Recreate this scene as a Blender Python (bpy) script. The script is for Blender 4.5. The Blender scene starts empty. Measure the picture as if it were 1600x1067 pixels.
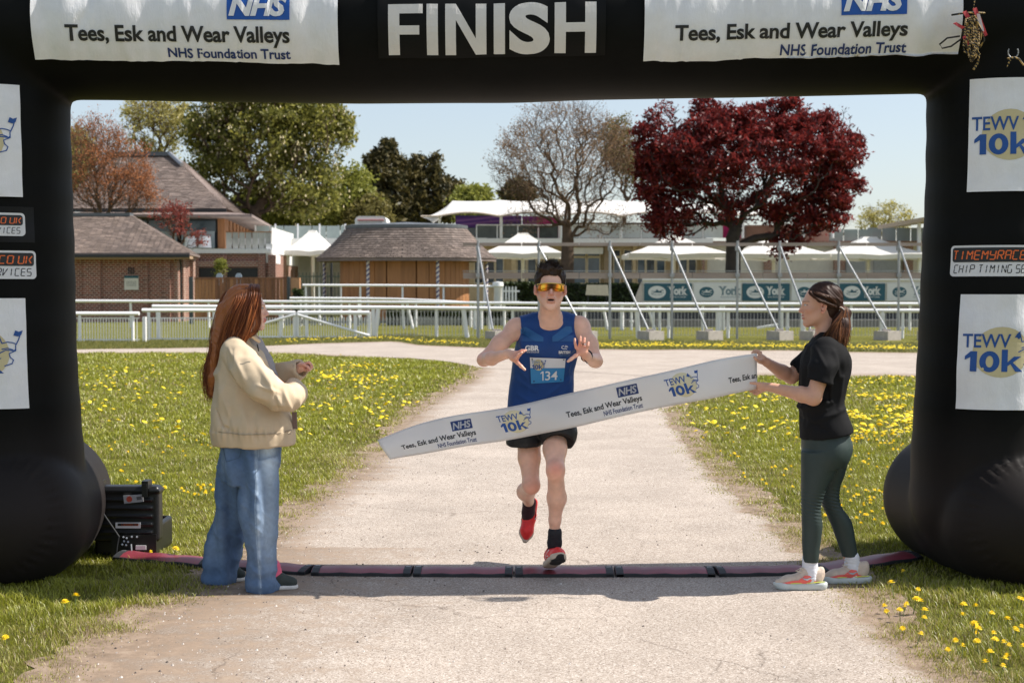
import bpy, math, random
import numpy as np
from mathutils import Vector, Matrix
from mathutils.bvhtree import BVHTree

random.seed(7)
rng = np.random.default_rng(11)
sc = bpy.context.scene
R = math.radians

# ------------------------------------------------------------------ camera, sky, sun, exposure
F_PX, CAM_H, PITCH = 2222.0, 1.64, math.atan(80.5 / 2222.0)
cam_d = bpy.data.cameras.new("camera")
cam = bpy.data.objects.new("camera", cam_d)
sc.collection.objects.link(cam)
cam.location = (0, 0, CAM_H)
cam.rotation_euler = (math.pi / 2 - PITCH, 0, 0)
cam_d.sensor_width = 36.0
cam_d.lens = 50.0
cam_d.clip_start = 0.1
cam_d.clip_end = 3000
cam_d.dof.use_dof = True
cam_d.dof.focus_distance = 7.95
cam_d.dof.aperture_fstop = 5.0
sc.camera = cam

SUN_EL, SUN_AZ = R(50), R(5)          # from +X, turned towards +Y by SUN_AZ
world = bpy.data.worlds.new("World")
sc.world = world
world.use_nodes = True
wn = world.node_tree
sky = wn.nodes.new("ShaderNodeTexSky")
sky.sky_type = 'NISHITA'
sky.sun_disc = False
sky.sun_elevation = SUN_EL
sky.sun_rotation = math.pi / 2 - SUN_AZ
sky.air_density = 1.0
sky.dust_density = 1.2
sky.ozone_density = 1.2
bg = wn.nodes["Background"]
bg.inputs[1].default_value = 0.132
mxw = wn.nodes.new("ShaderNodeMix"); mxw.data_type = 'RGBA'
mxw.inputs[0].default_value = 0.5            # thin high veil of cloud over the whole sky
mxw.inputs[7].default_value = (2.75, 2.85, 3.0, 1)
wn.links.new(sky.outputs[0], mxw.inputs[6])
wn.links.new(mxw.outputs[2], bg.inputs[0])

sun_d = bpy.data.lights.new("sun", 'SUN')
sun_d.energy = 4.6
sun_d.angle = R(0.5)
sun_d.color = (1.0, 0.94, 0.86)
sun = bpy.data.objects.new("sun", sun_d)
sc.collection.objects.link(sun)
sdir = Vector((math.cos(SUN_EL) * math.cos(SUN_AZ), math.cos(SUN_EL) * math.sin(SUN_AZ), math.sin(SUN_EL)))
sun.rotation_euler = sdir.to_track_quat('Z', 'Y').to_euler()
sun.location = (30, 5, 40)
sc.view_settings.view_transform = 'Standard'
sc.view_settings.look = 'None'
sc.view_settings.exposure = 0.66
sc.view_settings.gamma = 1.0
sc.view_settings.use_curve_mapping = False
sc.render.engine = 'CYCLES'
sc.cycles.max_bounces = 6
sc.cycles.transparent_max_bounces = 12
sc.cycles.use_denoising = True

# ------------------------------------------------------------------ helpers
cP, sP = math.cos(PITCH), math.sin(PITCH)

def P(px, py, d):
    """point at distance d (along +Y) seen at a photograph pixel"""
    u = (px - 800.0) / F_PX
    v = (533.5 - py) / F_PX
    yy = cP + v * sP
    zz = -sP + v * cP
    s = d / yy
    return np.array((u * s, d, CAM_H + zz * s))

def G(px, py):
    """ground point seen at a photograph pixel"""
    v = (533.5 - py) / F_PX
    zz = -sP + v * cP
    yy = cP + v * sP
    s = -CAM_H / zz
    return np.array(((px - 800.0) / F_PX * s, yy * s, 0.0))

WL = {}          # world location of each empty / part (all unrotated)
COL = sc.collection

def tag(o, label=None, cat=None, group=None, kind=None):
    if label: o["label"] = label
    if cat: o["category"] = cat
    if group: o["group"] = group
    if kind: o["kind"] = kind
    return o

def root(name, label, cat, loc=(0, 0, 0), group=None):
    o = bpy.data.objects.new(name, None)
    o.empty_display_size = 0.2
    COL.objects.link(o)
    o.location = loc
    WL[o.name] = np.array(loc, float)
    return tag(o, label, cat, group)

def mesh_obj(name, V, Fc, mat, parent=None, smooth=False, cols=None):
    """V: (n,3) world coordinates, Fc: list of faces or (m,k) array"""
    V = np.asarray(V, dtype=np.float64).reshape(-1, 3)
    base = WL[parent.name] if parent is not None else np.zeros(3)
    Vl = V - base
    me = bpy.data.meshes.new(name)
    if isinstance(Fc, np.ndarray):
        m, k = Fc.shape
        me.vertices.add(len(Vl))
        me.vertices.foreach_set("co", Vl.astype(np.float32).ravel())
        me.loops.add(m * k)
        me.loops.foreach_set("vertex_index", Fc.astype(np.int32).ravel())
        me.polygons.add(m)
        me.polygons.foreach_set("loop_start", np.arange(0, m * k, k, dtype=np.int32))
        try:
            me.polygons.foreach_set("loop_total", np.full(m, k, dtype=np.int32))
        except Exception:
            pass
        me.update(calc_edges=True)
    else:
        me.from_pydata([tuple(v) for v in Vl], [], [tuple(f) for f in Fc])
        me.update()
    if smooth:
        me.polygons.foreach_set("use_smooth", np.ones(len(me.polygons), dtype=bool))
    if cols is not None:
        ca = me.color_attributes.new("Col", 'FLOAT_COLOR', 'POINT')
        c = np.ones((len(V), 4), dtype=np.float32)
        c[:, :3] = cols
        ca.data.foreach_set("color", c.ravel())
    if mat is not None:
        me.materials.append(mat)
    o = bpy.data.objects.new(name, me)
    COL.objects.link(o)
    if parent is not None:
        o.parent = parent
    WL[o.name] = base
    return o

def copy_tree(o, parent=None, delta=(0, 0, 0)):
    c = o.copy()
    COL.objects.link(c)
    if parent is not None:
        c.parent = parent
    else:
        c.location = Vector(o.location) + Vector(delta)
    for ch in list(o.children):
        copy_tree(ch, c)
    return c

BOXF = [(0, 1, 3, 2), (4, 6, 7, 5), (0, 4, 5, 1), (2, 3, 7, 6), (0, 2, 6, 4), (1, 5, 7, 3)]

class MB:
    def __init__(s):
        s.v = []; s.f = []; s.smooth = False
    def add(s, V, Fc):
        n = len(s.v)
        s.v.extend([tuple(map(float, p)) for p in V])
        s.f.extend([tuple(int(i) + n for i in f) for f in Fc])
        return s
    def box(s, c, size, M=None):
        c = np.array(c, float); h = np.array(size, float) / 2
        V = np.array([(x, y, z) for x in (-1, 1) for y in (-1, 1) for z in (-1, 1)]) * h
        if M is not None:
            V = V @ np.array(M.to_3x3()).T
        return s.add(V + c, BOXF)
    def bb(s, x0, x1, y0, y1, z0, z1):
        return s.box(((x0 + x1) / 2, (y0 + y1) / 2, (z0 + z1) / 2), (abs(x1 - x0), abs(y1 - y0), abs(z1 - z0)))
    def tube(s, pts, rad, n=8, cap=True, ry=1.0):
        s.smooth = True
        pts = [np.array(p, float) for p in pts]
        if np.isscalar(rad): rad = [rad] * len(pts)
        V = []; Fc = []
        up0 = np.array((0, 0, 1.0))
        for i, p in enumerate(pts):
            a = pts[max(i - 1, 0)]; b = pts[min(i + 1, len(pts) - 1)]
            t = b - a; t = t / (np.linalg.norm(t) + 1e-9)
            u = up0 if abs(t[2]) < 0.95 else np.array((0, 1.0, 0))
            x = np.cross(t, u); x /= np.linalg.norm(x)
            y = np.cross(x, t)
            for k in range(n):
                a_ = 2 * math.pi * k / n
                V.append(p + (x * math.cos(a_) + y * math.sin(a_) * ry) * rad[i])
        m = len(pts)
        for i in range(m - 1):
            for k in range(n):
                k2 = (k + 1) % n
                Fc.append((i * n + k, i * n + k2, (i + 1) * n + k2, (i + 1) * n + k))
        if cap:
            Fc.append(tuple(range(n - 1, -1, -1)))
            Fc.append(tuple((m - 1) * n + k for k in range(n)))
        return s.add(V, Fc)
    def lathe(s, c, prof, n=16, sx=1.0, sy=1.0):
        """prof: list of (radius, z)"""
        s.smooth = True
        V = []; Fc = []
        for r, z in prof:
            for k in range(n):
                a = 2 * math.pi * k / n
                V.append((c[0] + r * math.cos(a) * sx, c[1] + r * math.sin(a) * sy, c[2] + z))
        for i in range(len(prof) - 1):
            for k in range(n):
                k2 = (k + 1) % n
                Fc.append((i * n + k, i * n + k2, (i + 1) * n + k2, (i + 1) * n + k))
        return s.add(V, Fc)
    def poly_prism(s, poly, ext):
        """poly: list of 3D points, ext: 3D vector"""
        n = len(poly); e = np.array(ext, float)
        V = [np.array(p, float) for p in poly] + [np.array(p, float) + e for p in poly]
        Fc = [tuple(range(n - 1, -1, -1)), tuple(range(n, 2 * n))]
        for k in range(n):
            k2 = (k + 1) % n
            Fc.append((k, k2, n + k2, n + k))
        return s.add(V, Fc)
    def build(s, name, mat, parent=None, smooth=None):
        o = mesh_obj(name, s.v, s.f, mat, parent, smooth=s.smooth if smooth is None else smooth)
        if (s.smooth if smooth is None else smooth):
            try:
                o.data.set_sharp_from_angle(angle=R(50))
            except Exception:
                pass
        return o

# vectorised noise ------------------------------------------------
def _hash(i, j, k, seed):
    h = (i * 374761393 + j * 668265263 + k * 2147483647 + seed * 1274126177) & 0xFFFFFFFF
    h = ((h ^ (h >> 13)) * 1274126177) & 0xFFFFFFFF
    h = (h ^ (h >> 16)) & 0xFFFFFFFF
    return h.astype(np.float64) / 4294967295.0 * 2 - 1

def vnoise(Pn, scale=1.0, seed=0):
    q = np.asarray(Pn, float) * scale
    if q.shape[1] == 2:
        q = np.concatenate([q, np.zeros((len(q), 1))], 1)
    i0 = np.floor(q).astype(np.int64)
    f = q - i0
    f = f * f * (3 - 2 * f)
    out = 0
    for dx in (0, 1):
        for dy in (0, 1):
            for dz in (0, 1):
                w = (f[:, 0] if dx else 1 - f[:, 0]) * (f[:, 1] if dy else 1 - f[:, 1]) * (f[:, 2] if dz else 1 - f[:, 2])
                out = out + w * _hash(i0[:, 0] + dx, i0[:, 1] + dy, i0[:, 2] + dz, seed)
    return out

# materials --------------------------------------------------------
def newmat(name):
    m = bpy.data.materials.new(name)
    m.use_nodes = True
    nt = m.node_tree
    return m, nt, nt.nodes["Principled BSDF"]

def srgb(r, g, b):
    f = lambda c: ((c / 255.0 + 0.055) / 1.055) ** 2.4 if c > 10 else c / 255.0 / 12.92
    return (f(r), f(g), f(b))

def noise_node(nt, scale, detail=4, rough=0.6, coord='Object', vec=None, mapscale=None):
    tc = nt.nodes.new("ShaderNodeTexCoord")
    out = tc.outputs[coord]
    if mapscale is not None:
        mp = nt.nodes.new("ShaderNodeMapping")
        mp.inputs['Scale'].default_value = mapscale
        nt.links.new(out, mp.inputs[0]); out = mp.outputs[0]
    n = nt.nodes.new("ShaderNodeTexNoise")
    n.inputs['Scale'].default_value = scale
    n.inputs['Detail'].default_value = detail
    n.inputs['Roughness'].default_value = rough
    nt.links.new(out, n.inputs['Vector'])
    return n

def ramp(nt, src, stops):
    r = nt.nodes.new("ShaderNodeValToRGB")
    e = r.color_ramp.elements
    while len(e) < len(stops): e.new(0.5)
    for i, (p, c) in enumerate(stops):
        e[i].position = p
        e[i].color = (*c, 1) if len(c) == 3 else c
    nt.links.new(src, r.inputs[0])
    return r

def bump(nt, src, bsdf, strength=0.3, dist=0.01):
    b = nt.nodes.new("ShaderNodeBump")
    b.inputs['Strength'].default_value = strength
    b.inputs['Distance'].default_value = dist
    nt.links.new(src, b.inputs['Height'])
    nt.links.new(b.outputs[0], bsdf.inputs['Normal'])
    return b

MATS = {}
def M(name, col, rough=0.6, var=0.12, scale=8.0, bmp=0.0, bscale=40.0, bdist=0.005, metal=0.0, coat=0.0, mapscale=None, spec=0.5, trans=0.0):
    if name in MATS: return MATS[name]
    m, nt, b = newmat(name)
    n = noise_node(nt, scale, 5, 0.65, mapscale=mapscale)
    c = np.array(col, float)
    lo = tuple(np.clip(c * (1 - var), 0, 1)); hi = tuple(np.clip(c * (1 + var), 0, 1))
    r = ramp(nt, n.outputs[0], [(0.3, lo), (0.7, hi)])
    nt.links.new(r.outputs[0], b.inputs['Base Color'])
    b.inputs['Roughness'].default_value = rough
    b.inputs['Metallic'].default_value = metal
    b.inputs['Specular IOR Level'].default_value = spec
    if coat: b.inputs['Coat Weight'].default_value = coat
    if bmp:
        n2 = noise_node(nt, bscale, 4, 0.6, mapscale=mapscale)
        bump(nt, n2.outputs[0], b, bmp, bdist)
    if trans:
        out = nt.nodes["Material Output"]
        t = nt.nodes.new("ShaderNodeBsdfTranslucent")
        nt.links.new(r.outputs[0], t.inputs[0])
        mx = nt.nodes.new("ShaderNodeMixShader")
        mx.inputs[0].default_value = trans
        nt.links.new(b.outputs[0], mx.inputs[1]); nt.links.new(t.outputs[0], mx.inputs[2])
        nt.links.new(mx.outputs[0], out.inputs[0])
    MATS[name] = m
    return m

def leafmat(name, col, col2, trans=0.35, rough=0.55):
    """leaf: colour varies per island, slightly translucent"""
    m, nt, b = newmat(name)
    g = nt.nodes.new("ShaderNodeNewGeometry")
    r = ramp(nt, g.outputs['Random Per Island'], [(0.0, col), (1.0, col2)])
    nt.links.new(r.outputs[0], b.inputs['Base Color'])
    b.inputs['Roughness'].default_value = rough
    b.inputs['Specular IOR Level'].default_value = 0.35
    t = nt.nodes.new("ShaderNodeBsdfTranslucent")
    nt.links.new(r.outputs[0], t.inputs[0])
    mx = nt.nodes.new("ShaderNodeMixShader")
    mx.inputs[0].default_value = trans
    nt.links.new(b.outputs[0], mx.inputs[1]); nt.links.new(t.outputs[0], mx.inputs[2])
    nt.links.new(mx.outputs[0], nt.nodes["Material Output"].inputs[0])
    return m

def colmat(name, rough=0.6, sss=0.0, bmp=0.0, bscale=80, bdist=0.002, spec=0.5, sheen=0.0):
    """takes its colour from the vertex attribute Col"""
    m, nt, b = newmat(name)
    a = nt.nodes.new("ShaderNodeAttribute"); a.attribute_name = "Col"
    n = noise_node(nt, 30, 4)
    mx = nt.nodes.new("ShaderNodeMix"); mx.data_type = 'RGBA'; mx.blend_type = 'MULTIPLY'
    mx.inputs[0].default_value = 0.35
    rr = ramp(nt, n.outputs[0], [(0.3, (0.8, 0.8, 0.8)), (0.7, (1, 1, 1))])
    nt.links.new(a.outputs['Color'], mx.inputs[6]); nt.links.new(rr.outputs[0], mx.inputs[7])
    nt.links.new(mx.outputs[2], b.inputs['Base Color'])
    b.inputs['Roughness'].default_value = rough
    b.inputs['Specular IOR Level'].default_value = spec
    if sss:
        b.inputs['Subsurface Weight'].default_value = sss
        b.inputs['Subsurface Radius'].default_value = (0.02, 0.008, 0.004)
        b.inputs['Subsurface Scale'].default_value = 0.6
    if sheen:
        b.inputs['Sheen Weight'].default_value = sheen
    if bmp:
        n2 = noise_node(nt, bscale, 4)
        bump(nt, n2.outputs[0], b, bmp, bdist)
    return m

# text and flat print ---------------------------------------------------------
_textcache = {}
def text2d(s, bold=0.0, shear=0.0, spacing=1.0, res=3):
    key = (s, bold, shear, spacing, res)
    if key in _textcache: return _textcache[key]
    cu = bpy.data.curves.new("lettering", 'FONT')
    cu.body = s
    cu.offset = bold
    cu.shear = shear
    cu.space_character = spacing
    cu.resolution_u = res
    o = bpy.data.objects.new("lettering", cu)
    COL.objects.link(o)
    dg = bpy.context.evaluated_depsgraph_get()
    me = bpy.data.meshes.new_from_object(o.evaluated_get(dg))
    V = np.array([v.co[:2] for v in me.vertices]).reshape(-1, 2)
    Fc = [tuple(p.vertices) for p in me.polygons]
    bpy.data.objects.remove(o); bpy.data.curves.remove(cu); bpy.data.meshes.remove(me)
    _textcache[key] = (V, Fc)
    return V, Fc

def fit2d(VF, x0, x1, y0, y1):
    V, Fc = VF
    a = V.min(0); b = V.max(0)
    q = (V - a) / (b - a)
    return np.stack([x0 + q[:, 0] * (x1 - x0), y0 + q[:, 1] * (y1 - y0)], 1), Fc

def rect2d(x0, x1, y0, y1):
    return np.array([(x0, y0), (x1, y0), (x1, y1), (x0, y1)], float), [(0, 1, 2, 3)]

def ell2d(cx, cy, rx, ry, n=28):
    a = np.linspace(0, 2 * np.pi, n, endpoint=False)
    return np.stack([cx + rx * np.cos(a), cy + ry * np.sin(a)], 1), [tuple(range(n))]

def rrect2d(x0, x1, y0, y1, r, n=5):
    pts = []
    for cx, cy, a0 in ((x1 - r, y1 - r, 0), (x0 + r, y1 - r, 90), (x0 + r, y0 + r, 180), (x1 - r, y0 + r, 270)):
        for k in range(n + 1):
            a = R(a0 + 90 * k / n)
            pts.append((cx + r * math.cos(a), cy + r * math.sin(a)))
    return np.array(pts), [tuple(range(len(pts)))]

def stroke2d(pts, w):
    """a poly-line as a band"""
    pts = np.array(pts, float)
    V = []; Fc = []
    for i, p in enumerate(pts):
        a = pts[max(i - 1, 0)]; b = pts[min(i + 1, len(pts) - 1)]
        t = b - a; t /= np.linalg.norm(t) + 1e-9
        n = np.array((-t[1], t[0])) * w / 2
        V += [p + n, p - n]
    for i in range(len(pts) - 1):
        Fc.append((2 * i, 2 * i + 1, 2 * i + 3, 2 * i + 2))
    return np.array(V), Fc

def join2d(parts):
    V = []; Fc = []; n = 0
    for v, f in parts:
        V.append(v); Fc += [tuple(i + n for i in q) for q in f]; n += len(v)
    return np.concatenate(V), Fc

import bmesh
def slice2d(VF, step):
    """cut a 2D mesh along a grid so that it can follow a curved surface"""
    V, Fc = VF
    bm = bmesh.new()
    vs = [bm.verts.new((p[0], p[1], 0)) for p in V]
    for f in Fc:
        try: bm.faces.new([vs[i] for i in f])
        except ValueError: pass
    a = V.min(0); b = V.max(0)
    for ax in (0, 1):
        st = step[ax] if not np.isscalar(step) else step
        if st <= 0: continue
        k = math.ceil(a[ax] / st)
        while k * st < b[ax]:
            co = [0, 0, 0]; co[ax] = k * st
            no = [0, 0, 0]; no[ax] = 1
            bmesh.ops.bisect_plane(bm, geom=bm.verts[:] + bm.edges[:] + bm.faces[:], plane_co=co, plane_no=no, dist=1e-6)
            k += 1
    bm.verts.index_update()
    V2 = np.array([v.co[:2] for v in bm.verts]); F2 = [tuple(v.index for v in f.verts) for f in bm.faces]
    bm.free()
    return V2, F2

def printed(name, VF, surf, mat, parent, step=0.03, eps=0.002):
    """flat print laid on a surface: surf(U (n,2), eps) -> (n,3)"""
    V, Fc = slice2d(VF, step)
    return mesh_obj(name, surf(V, eps), Fc, mat, parent)

# segment lettering for the chip-timing stickers
SEG = {'a': ((0, 2), (1, 2)), 'b': ((1, 2), (1, 1)), 'c': ((1, 1), (1, 0)), 'd': ((0, 0), (1, 0)), 'e': ((0, 0), (0, 1)), 'f': ((0, 1), (0, 2)),
       'g': ((0, 1), (1, 1)), 'm': ((0.5, 1), (0.5, 2)), 'n': ((0.5, 0), (0.5, 1)), 'x': ((0, 2), (0.5, 1)), 'y': ((1, 2), (0.5, 1)),
       'p': ((0.5, 1), (1, 0)), 'q': ((0, 0), (0.5, 1)), '.': ((0.0, 0), (0.12, 0))}
SEGC = {'T': 'amn', 'I': 'mn', 'M': 'efxybc', 'E': 'adefg', 'Y': 'fgbcd', 'R': 'abefgp', 'A': 'abcefg', 'C': 'adef', 'O': 'abcdef', 'U': 'bcdef',
        'K': 'efyp', 'H': 'bcefg', 'P': 'abefg', 'N': 'efxpbc', 'G': 'acdef', 'S': 'afgcd', 'V': 'feqy', '.': '.', ' ': ''}
def segtext(s, w=0.16, slant=0.12):
    parts = []; x = 0
    for ch in s:
        for k in SEGC[ch]:
            (ax, ay), (bx, by) = SEG[k]
            a = np.array((ax + slant * ay, ay)); b = np.array((bx + slant * by, by))
            t = (b - a) / np.linalg.norm(b - a)
            parts.append(stroke2d([a + t * 0.06 + (x, 0), b - t * 0.06 + (x, 0)], w))
        x += 0.55 if ch == '.' else (0.7 if ch == ' ' else 1.45)
    return join2d(parts)

# ------------------------------------------------------------------ implicit surfaces
class Vox:
    def __init__(s, lo, hi, h):
        s.lo = np.array(lo, float); s.h = h
        s.n = np.ceil((np.array(hi, float) - s.lo) / h).astype(int) + 1
        s.F = np.full(s.n, 1.0, dtype=np.float32)
        s.ax = [(s.lo[i] + h * np.arange(s.n[i])).astype(np.float32) for i in range(3)]
    def _reg(s, lo, hi):
        a = np.clip(np.floor((np.array(lo) - s.lo) / s.h).astype(int), 0, s.n)
        b = np.clip(np.ceil((np.array(hi) - s.lo) / s.h).astype(int) + 1, 0, s.n)
        if np.any(b <= a): return None, None
        sl = tuple(slice(a[i], b[i]) for i in range(3))
        X = s.ax[0][sl[0]][:, None, None]; Y = s.ax[1][sl[1]][None, :, None]; Z = s.ax[2][sl[2]][None, None, :]
        return sl, (X, Y, Z)
    def _op(s, sl, d, k, op):
        f = s.F[sl]
        if op == 'add':
            if k <= 0: f = np.minimum(f, d)
            else:
                h = np.clip(0.5 + 0.5 * (f - d) / k, 0, 1)
                f = f * (1 - h) + d * h - k * h * (1 - h)
        elif op == 'sub':
            d = -d
            if k <= 0: f = np.maximum(f, d)
            else:
                h = np.clip(0.5 - 0.5 * (f - d) / k, 0, 1)
                f = f * (1 - h) + d * h + k * h * (1 - h)
        s.F[sl] = f
    def cone(s, a, b, ra, rb, k=0.02, op='add'):
        a = np.array(a, float); b = np.array(b, float)
        m = max(ra, rb) + k + 3 * s.h
        sl, C = s._reg(np.minimum(a, b) - m, np.maximum(a, b) + m)
        if sl is None: return s
        ab = b - a; L2 = float(ab @ ab) + 1e-12
        dx = C[0] - a[0]; dy = C[1] - a[1]; dz = C[2] - a[2]
        t = np.clip((dx * ab[0] + dy * ab[1] + dz * ab[2]) / L2, 0, 1)
        d = np.sqrt((dx - t * ab[0]) ** 2 + (dy - t * ab[1]) ** 2 + (dz - t * ab[2]) ** 2) - (ra + (rb - ra) * t)
        s._op(sl, d.astype(np.float32), k, op)
        return s
    def chain(s, pts, rad, k=0.02, op='add'):
        for i in range(len(pts) - 1):
            s.cone(pts[i], pts[i + 1], rad[i], rad[i + 1], k, op)
        return s
    def ell(s, c, r, k=0.02, op='add', M3=None):
        """M3: rows are the ellipsoid's axes in world coordinates"""
        c = np.array(c, float); r = np.array(r, float)
        m = float(r.max()) + k + 3 * s.h
        sl, C = s._reg(c - m, c + m)
        if sl is None: return s
        dx = C[0] - c[0]; dy = C[1] - c[1]; dz = C[2] - c[2]
        if M3 is None: M3 = np.eye(3)
        q = [(dx * M3[i][0] + dy * M3[i][1] + dz * M3[i][2]) for i in range(3)]
        k0 = np.sqrt(sum((q[i] / r[i]) ** 2 for i in range(3))) + 1e-9
        k1 = np.sqrt(sum((q[i] / r[i] ** 2) ** 2 for i in range(3))) + 1e-9
        d = k0 * (k0 - 1) / k1
        s._op(sl, d.astype(np.float32), k, op)
        return s
    def rbox(s, c, hsz, r, k=0.02, op='add', M3=None):
        c = np.array(c, float); hsz = np.array(hsz, float)
        m = float(np.linalg.norm(hsz)) + k + 3 * s.h
        sl, C = s._reg(c - m, c + m)
        if sl is None: return s
        dx = C[0] - c[0]; dy = C[1] - c[1]; dz = C[2] - c[2]
        if M3 is None: M3 = np.eye(3)
        q = [np.abs(dx * M3[i][0] + dy * M3[i][1] + dz * M3[i][2]) - (hsz[i] - r) for i in range(3)]
        d = np.sqrt(sum(np.maximum(v, 0) ** 2 for v in q)) + np.minimum(np.maximum(np.maximum(q[0], q[1]), q[2]), 0) - r
        s._op(sl, d.astype(np.float32), k, op)
        return s
    def loft(s, keys, k=0.02, op='add', p=2.0, cap=0.0):
        """keys: (z, cx, cy, rx, ry) from bottom to top"""
        K = np.array(sorted(keys), float)
        rm = max(K[:, 3].max(), K[:, 4].max()) + k + 3 * s.h
        lo = (K[:, 1].min() - rm, K[:, 2].min() - rm, K[0, 0] - k - 3 * s.h); hi = (K[:, 1].max() + rm, K[:, 2].max() + rm, K[-1, 0] + k + 3 * s.h)
        sl, C = s._reg(lo, hi)
        if sl is None: return s
        z = C[2].ravel().astype(float)
        def ip(col):
            # cubic (Catmull-Rom like) through the keys
            m = np.gradient(K[:, col], K[:, 0]) if len(K) > 2 else np.full(len(K), (K[-1, col] - K[0, col]) / (K[-1, 0] - K[0, 0]))
            zc = np.clip(z, K[0, 0], K[-1, 0]); i = np.clip(np.searchsorted(K[:, 0], zc) - 1, 0, len(K) - 2)
            h = K[i + 1, 0] - K[i, 0]; t = (zc - K[i, 0]) / h
            return (2 * t**3 - 3 * t**2 + 1) * K[i, col] + (t**3 - 2 * t**2 + t) * h * m[i] + (-2 * t**3 + 3 * t**2) * K[i + 1, col] + (t**3 - t**2) * h * m[i + 1]
        cx, cy, rx, ry = [ip(c)[None, None, :] for c in (1, 2, 3, 4)]
        rx = np.maximum(rx, 0.004); ry = np.maximum(ry, 0.004)
        k0 = (np.abs((C[0] - cx) / rx) ** p + np.abs((C[1] - cy) / ry) ** p) ** (1 / p)
        d = (k0 - 1) * np.minimum(rx, ry)
        dz = np.maximum(K[0, 0] - C[2], C[2] - K[-1, 0])
        if cap: d = np.where(dz > -cap, np.maximum(d, dz) + 0 * d, d)
        d = np.maximum(d, dz)
        s._op(sl, d.astype(np.float32), k, op)
        return s
    def cut(s, p, n, k=0.0):
        """remove everything on the side that n points to"""
        p = np.array(p, float); n = np.array(n, float); n /= np.linalg.norm(n)
        sl, C = s._reg(s.lo, s.lo + s.n * s.h)
        d = -((C[0] - p[0]) * n[0] + (C[1] - p[1]) * n[1] + (C[2] - p[2]) * n[2])
        s._op(sl, np.broadcast_to(d, s.F.shape).astype(np.float32), k, 'sub')
        return s
    def extract(s):
        F = s.F; S = F < 0
        cnt = np.zeros(tuple(s.n - 1), dtype=np.int8)
        for i in (0, 1):
            for j in (0, 1):
                for k in (0, 1):
                    cnt += S[i:s.n[0] - 1 + i, j:s.n[1] - 1 + j, k:s.n[2] - 1 + k]
        act = (cnt > 0) & (cnt < 8)
        I, J, K = np.nonzero(act)
        idm = np.full(act.shape, -1, dtype=np.int32)
        idm[I, J, K] = np.arange(len(I))
        acc = np.zeros((len(I), 3)); num = np.zeros(len(I))
        for ax in range(3):
            for u in (0, 1):
                for v in (0, 1):
                    o = [0, 0, 0]; oth = [a for a in range(3) if a != ax]
                    o[oth[0]] = u; o[oth[1]] = v
                    o2 = list(o); o2[ax] = 1
                    fa = F[I + o[0], J + o[1], K + o[2]].astype(np.float64); fb = F[I + o2[0], J + o2[1], K + o2[2]].astype(np.float64)
                    m = (fa < 0) != (fb < 0)
                    t = np.where(m, fa / np.where(m, fa - fb, 1), 0)
                    p = np.zeros((len(I), 3)); p[:, oth[0]] = u; p[:, oth[1]] = v; p[:, ax] = t
                    acc += p * m[:, None]; num += m
        V = (np.stack([I, J, K], 1) + acc / num[:, None]) * s.h + s.lo
        quads = []
        for ax in range(3):
            sa = [slice(0, s.n[i] - 1) for i in range(3)]; sb = list(sa)
            sb[ax] = slice(1, s.n[ax])
            A = S[tuple(sa)]; B = S[tuple(sb)]
            D = A != B
            b1, b2 = (ax + 1) % 3, (ax + 2) % 3
            idx = np.stack(np.nonzero(D), 1)
            idx = idx[(idx[:, b1] > 0) & (idx[:, b2] > 0)]
            inside = S[idx[:, 0], idx[:, 1], idx[:, 2]]
            e1 = np.zeros(3, int); e1[b1] = 1
            e2 = np.zeros(3, int); e2[b2] = 1
            g = lambda q: idm[q[:, 0], q[:, 1], q[:, 2]]
            q = np.stack([g(idx - e1 - e2), g(idx - e2), g(idx), g(idx - e1)], 1)
            q[~inside] = q[~inside][:, ::-1]
            quads.append(q)
        Q = np.concatenate(quads)
        Q = Q[(Q >= 0).all(1)]
        return V, Q

def relax(V, Q, it=1, lam=0.5):
    for _ in range(it):
        acc = np.zeros_like(V); n = np.zeros(len(V))
        for a, b in ((0, 1), (1, 2), (2, 3), (3, 0)):
            np.add.at(acc, Q[:, a], V[Q[:, b]]); np.add.at(n, Q[:, a], 1)
            np.add.at(acc, Q[:, b], V[Q[:, a]]); np.add.at(n, Q[:, b], 1)
        V = V + lam * (acc / np.maximum(n, 1)[:, None] - V)
    return V

def vnormals(V, Q):
    e1 = V[Q[:, 2]] - V[Q[:, 0]]; e2 = V[Q[:, 3]] - V[Q[:, 1]]
    fn = np.cross(e1, e2)
    N = np.zeros_like(V)
    for i in range(4): np.add.at(N, Q[:, i], fn)
    return N / (np.linalg.norm(N, axis=1, keepdims=True) + 1e-12)

def bvh_of(V, Q):
    return BVHTree.FromPolygons([tuple(v) for v in V], [tuple(int(i) for i in q) for q in Q])
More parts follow.
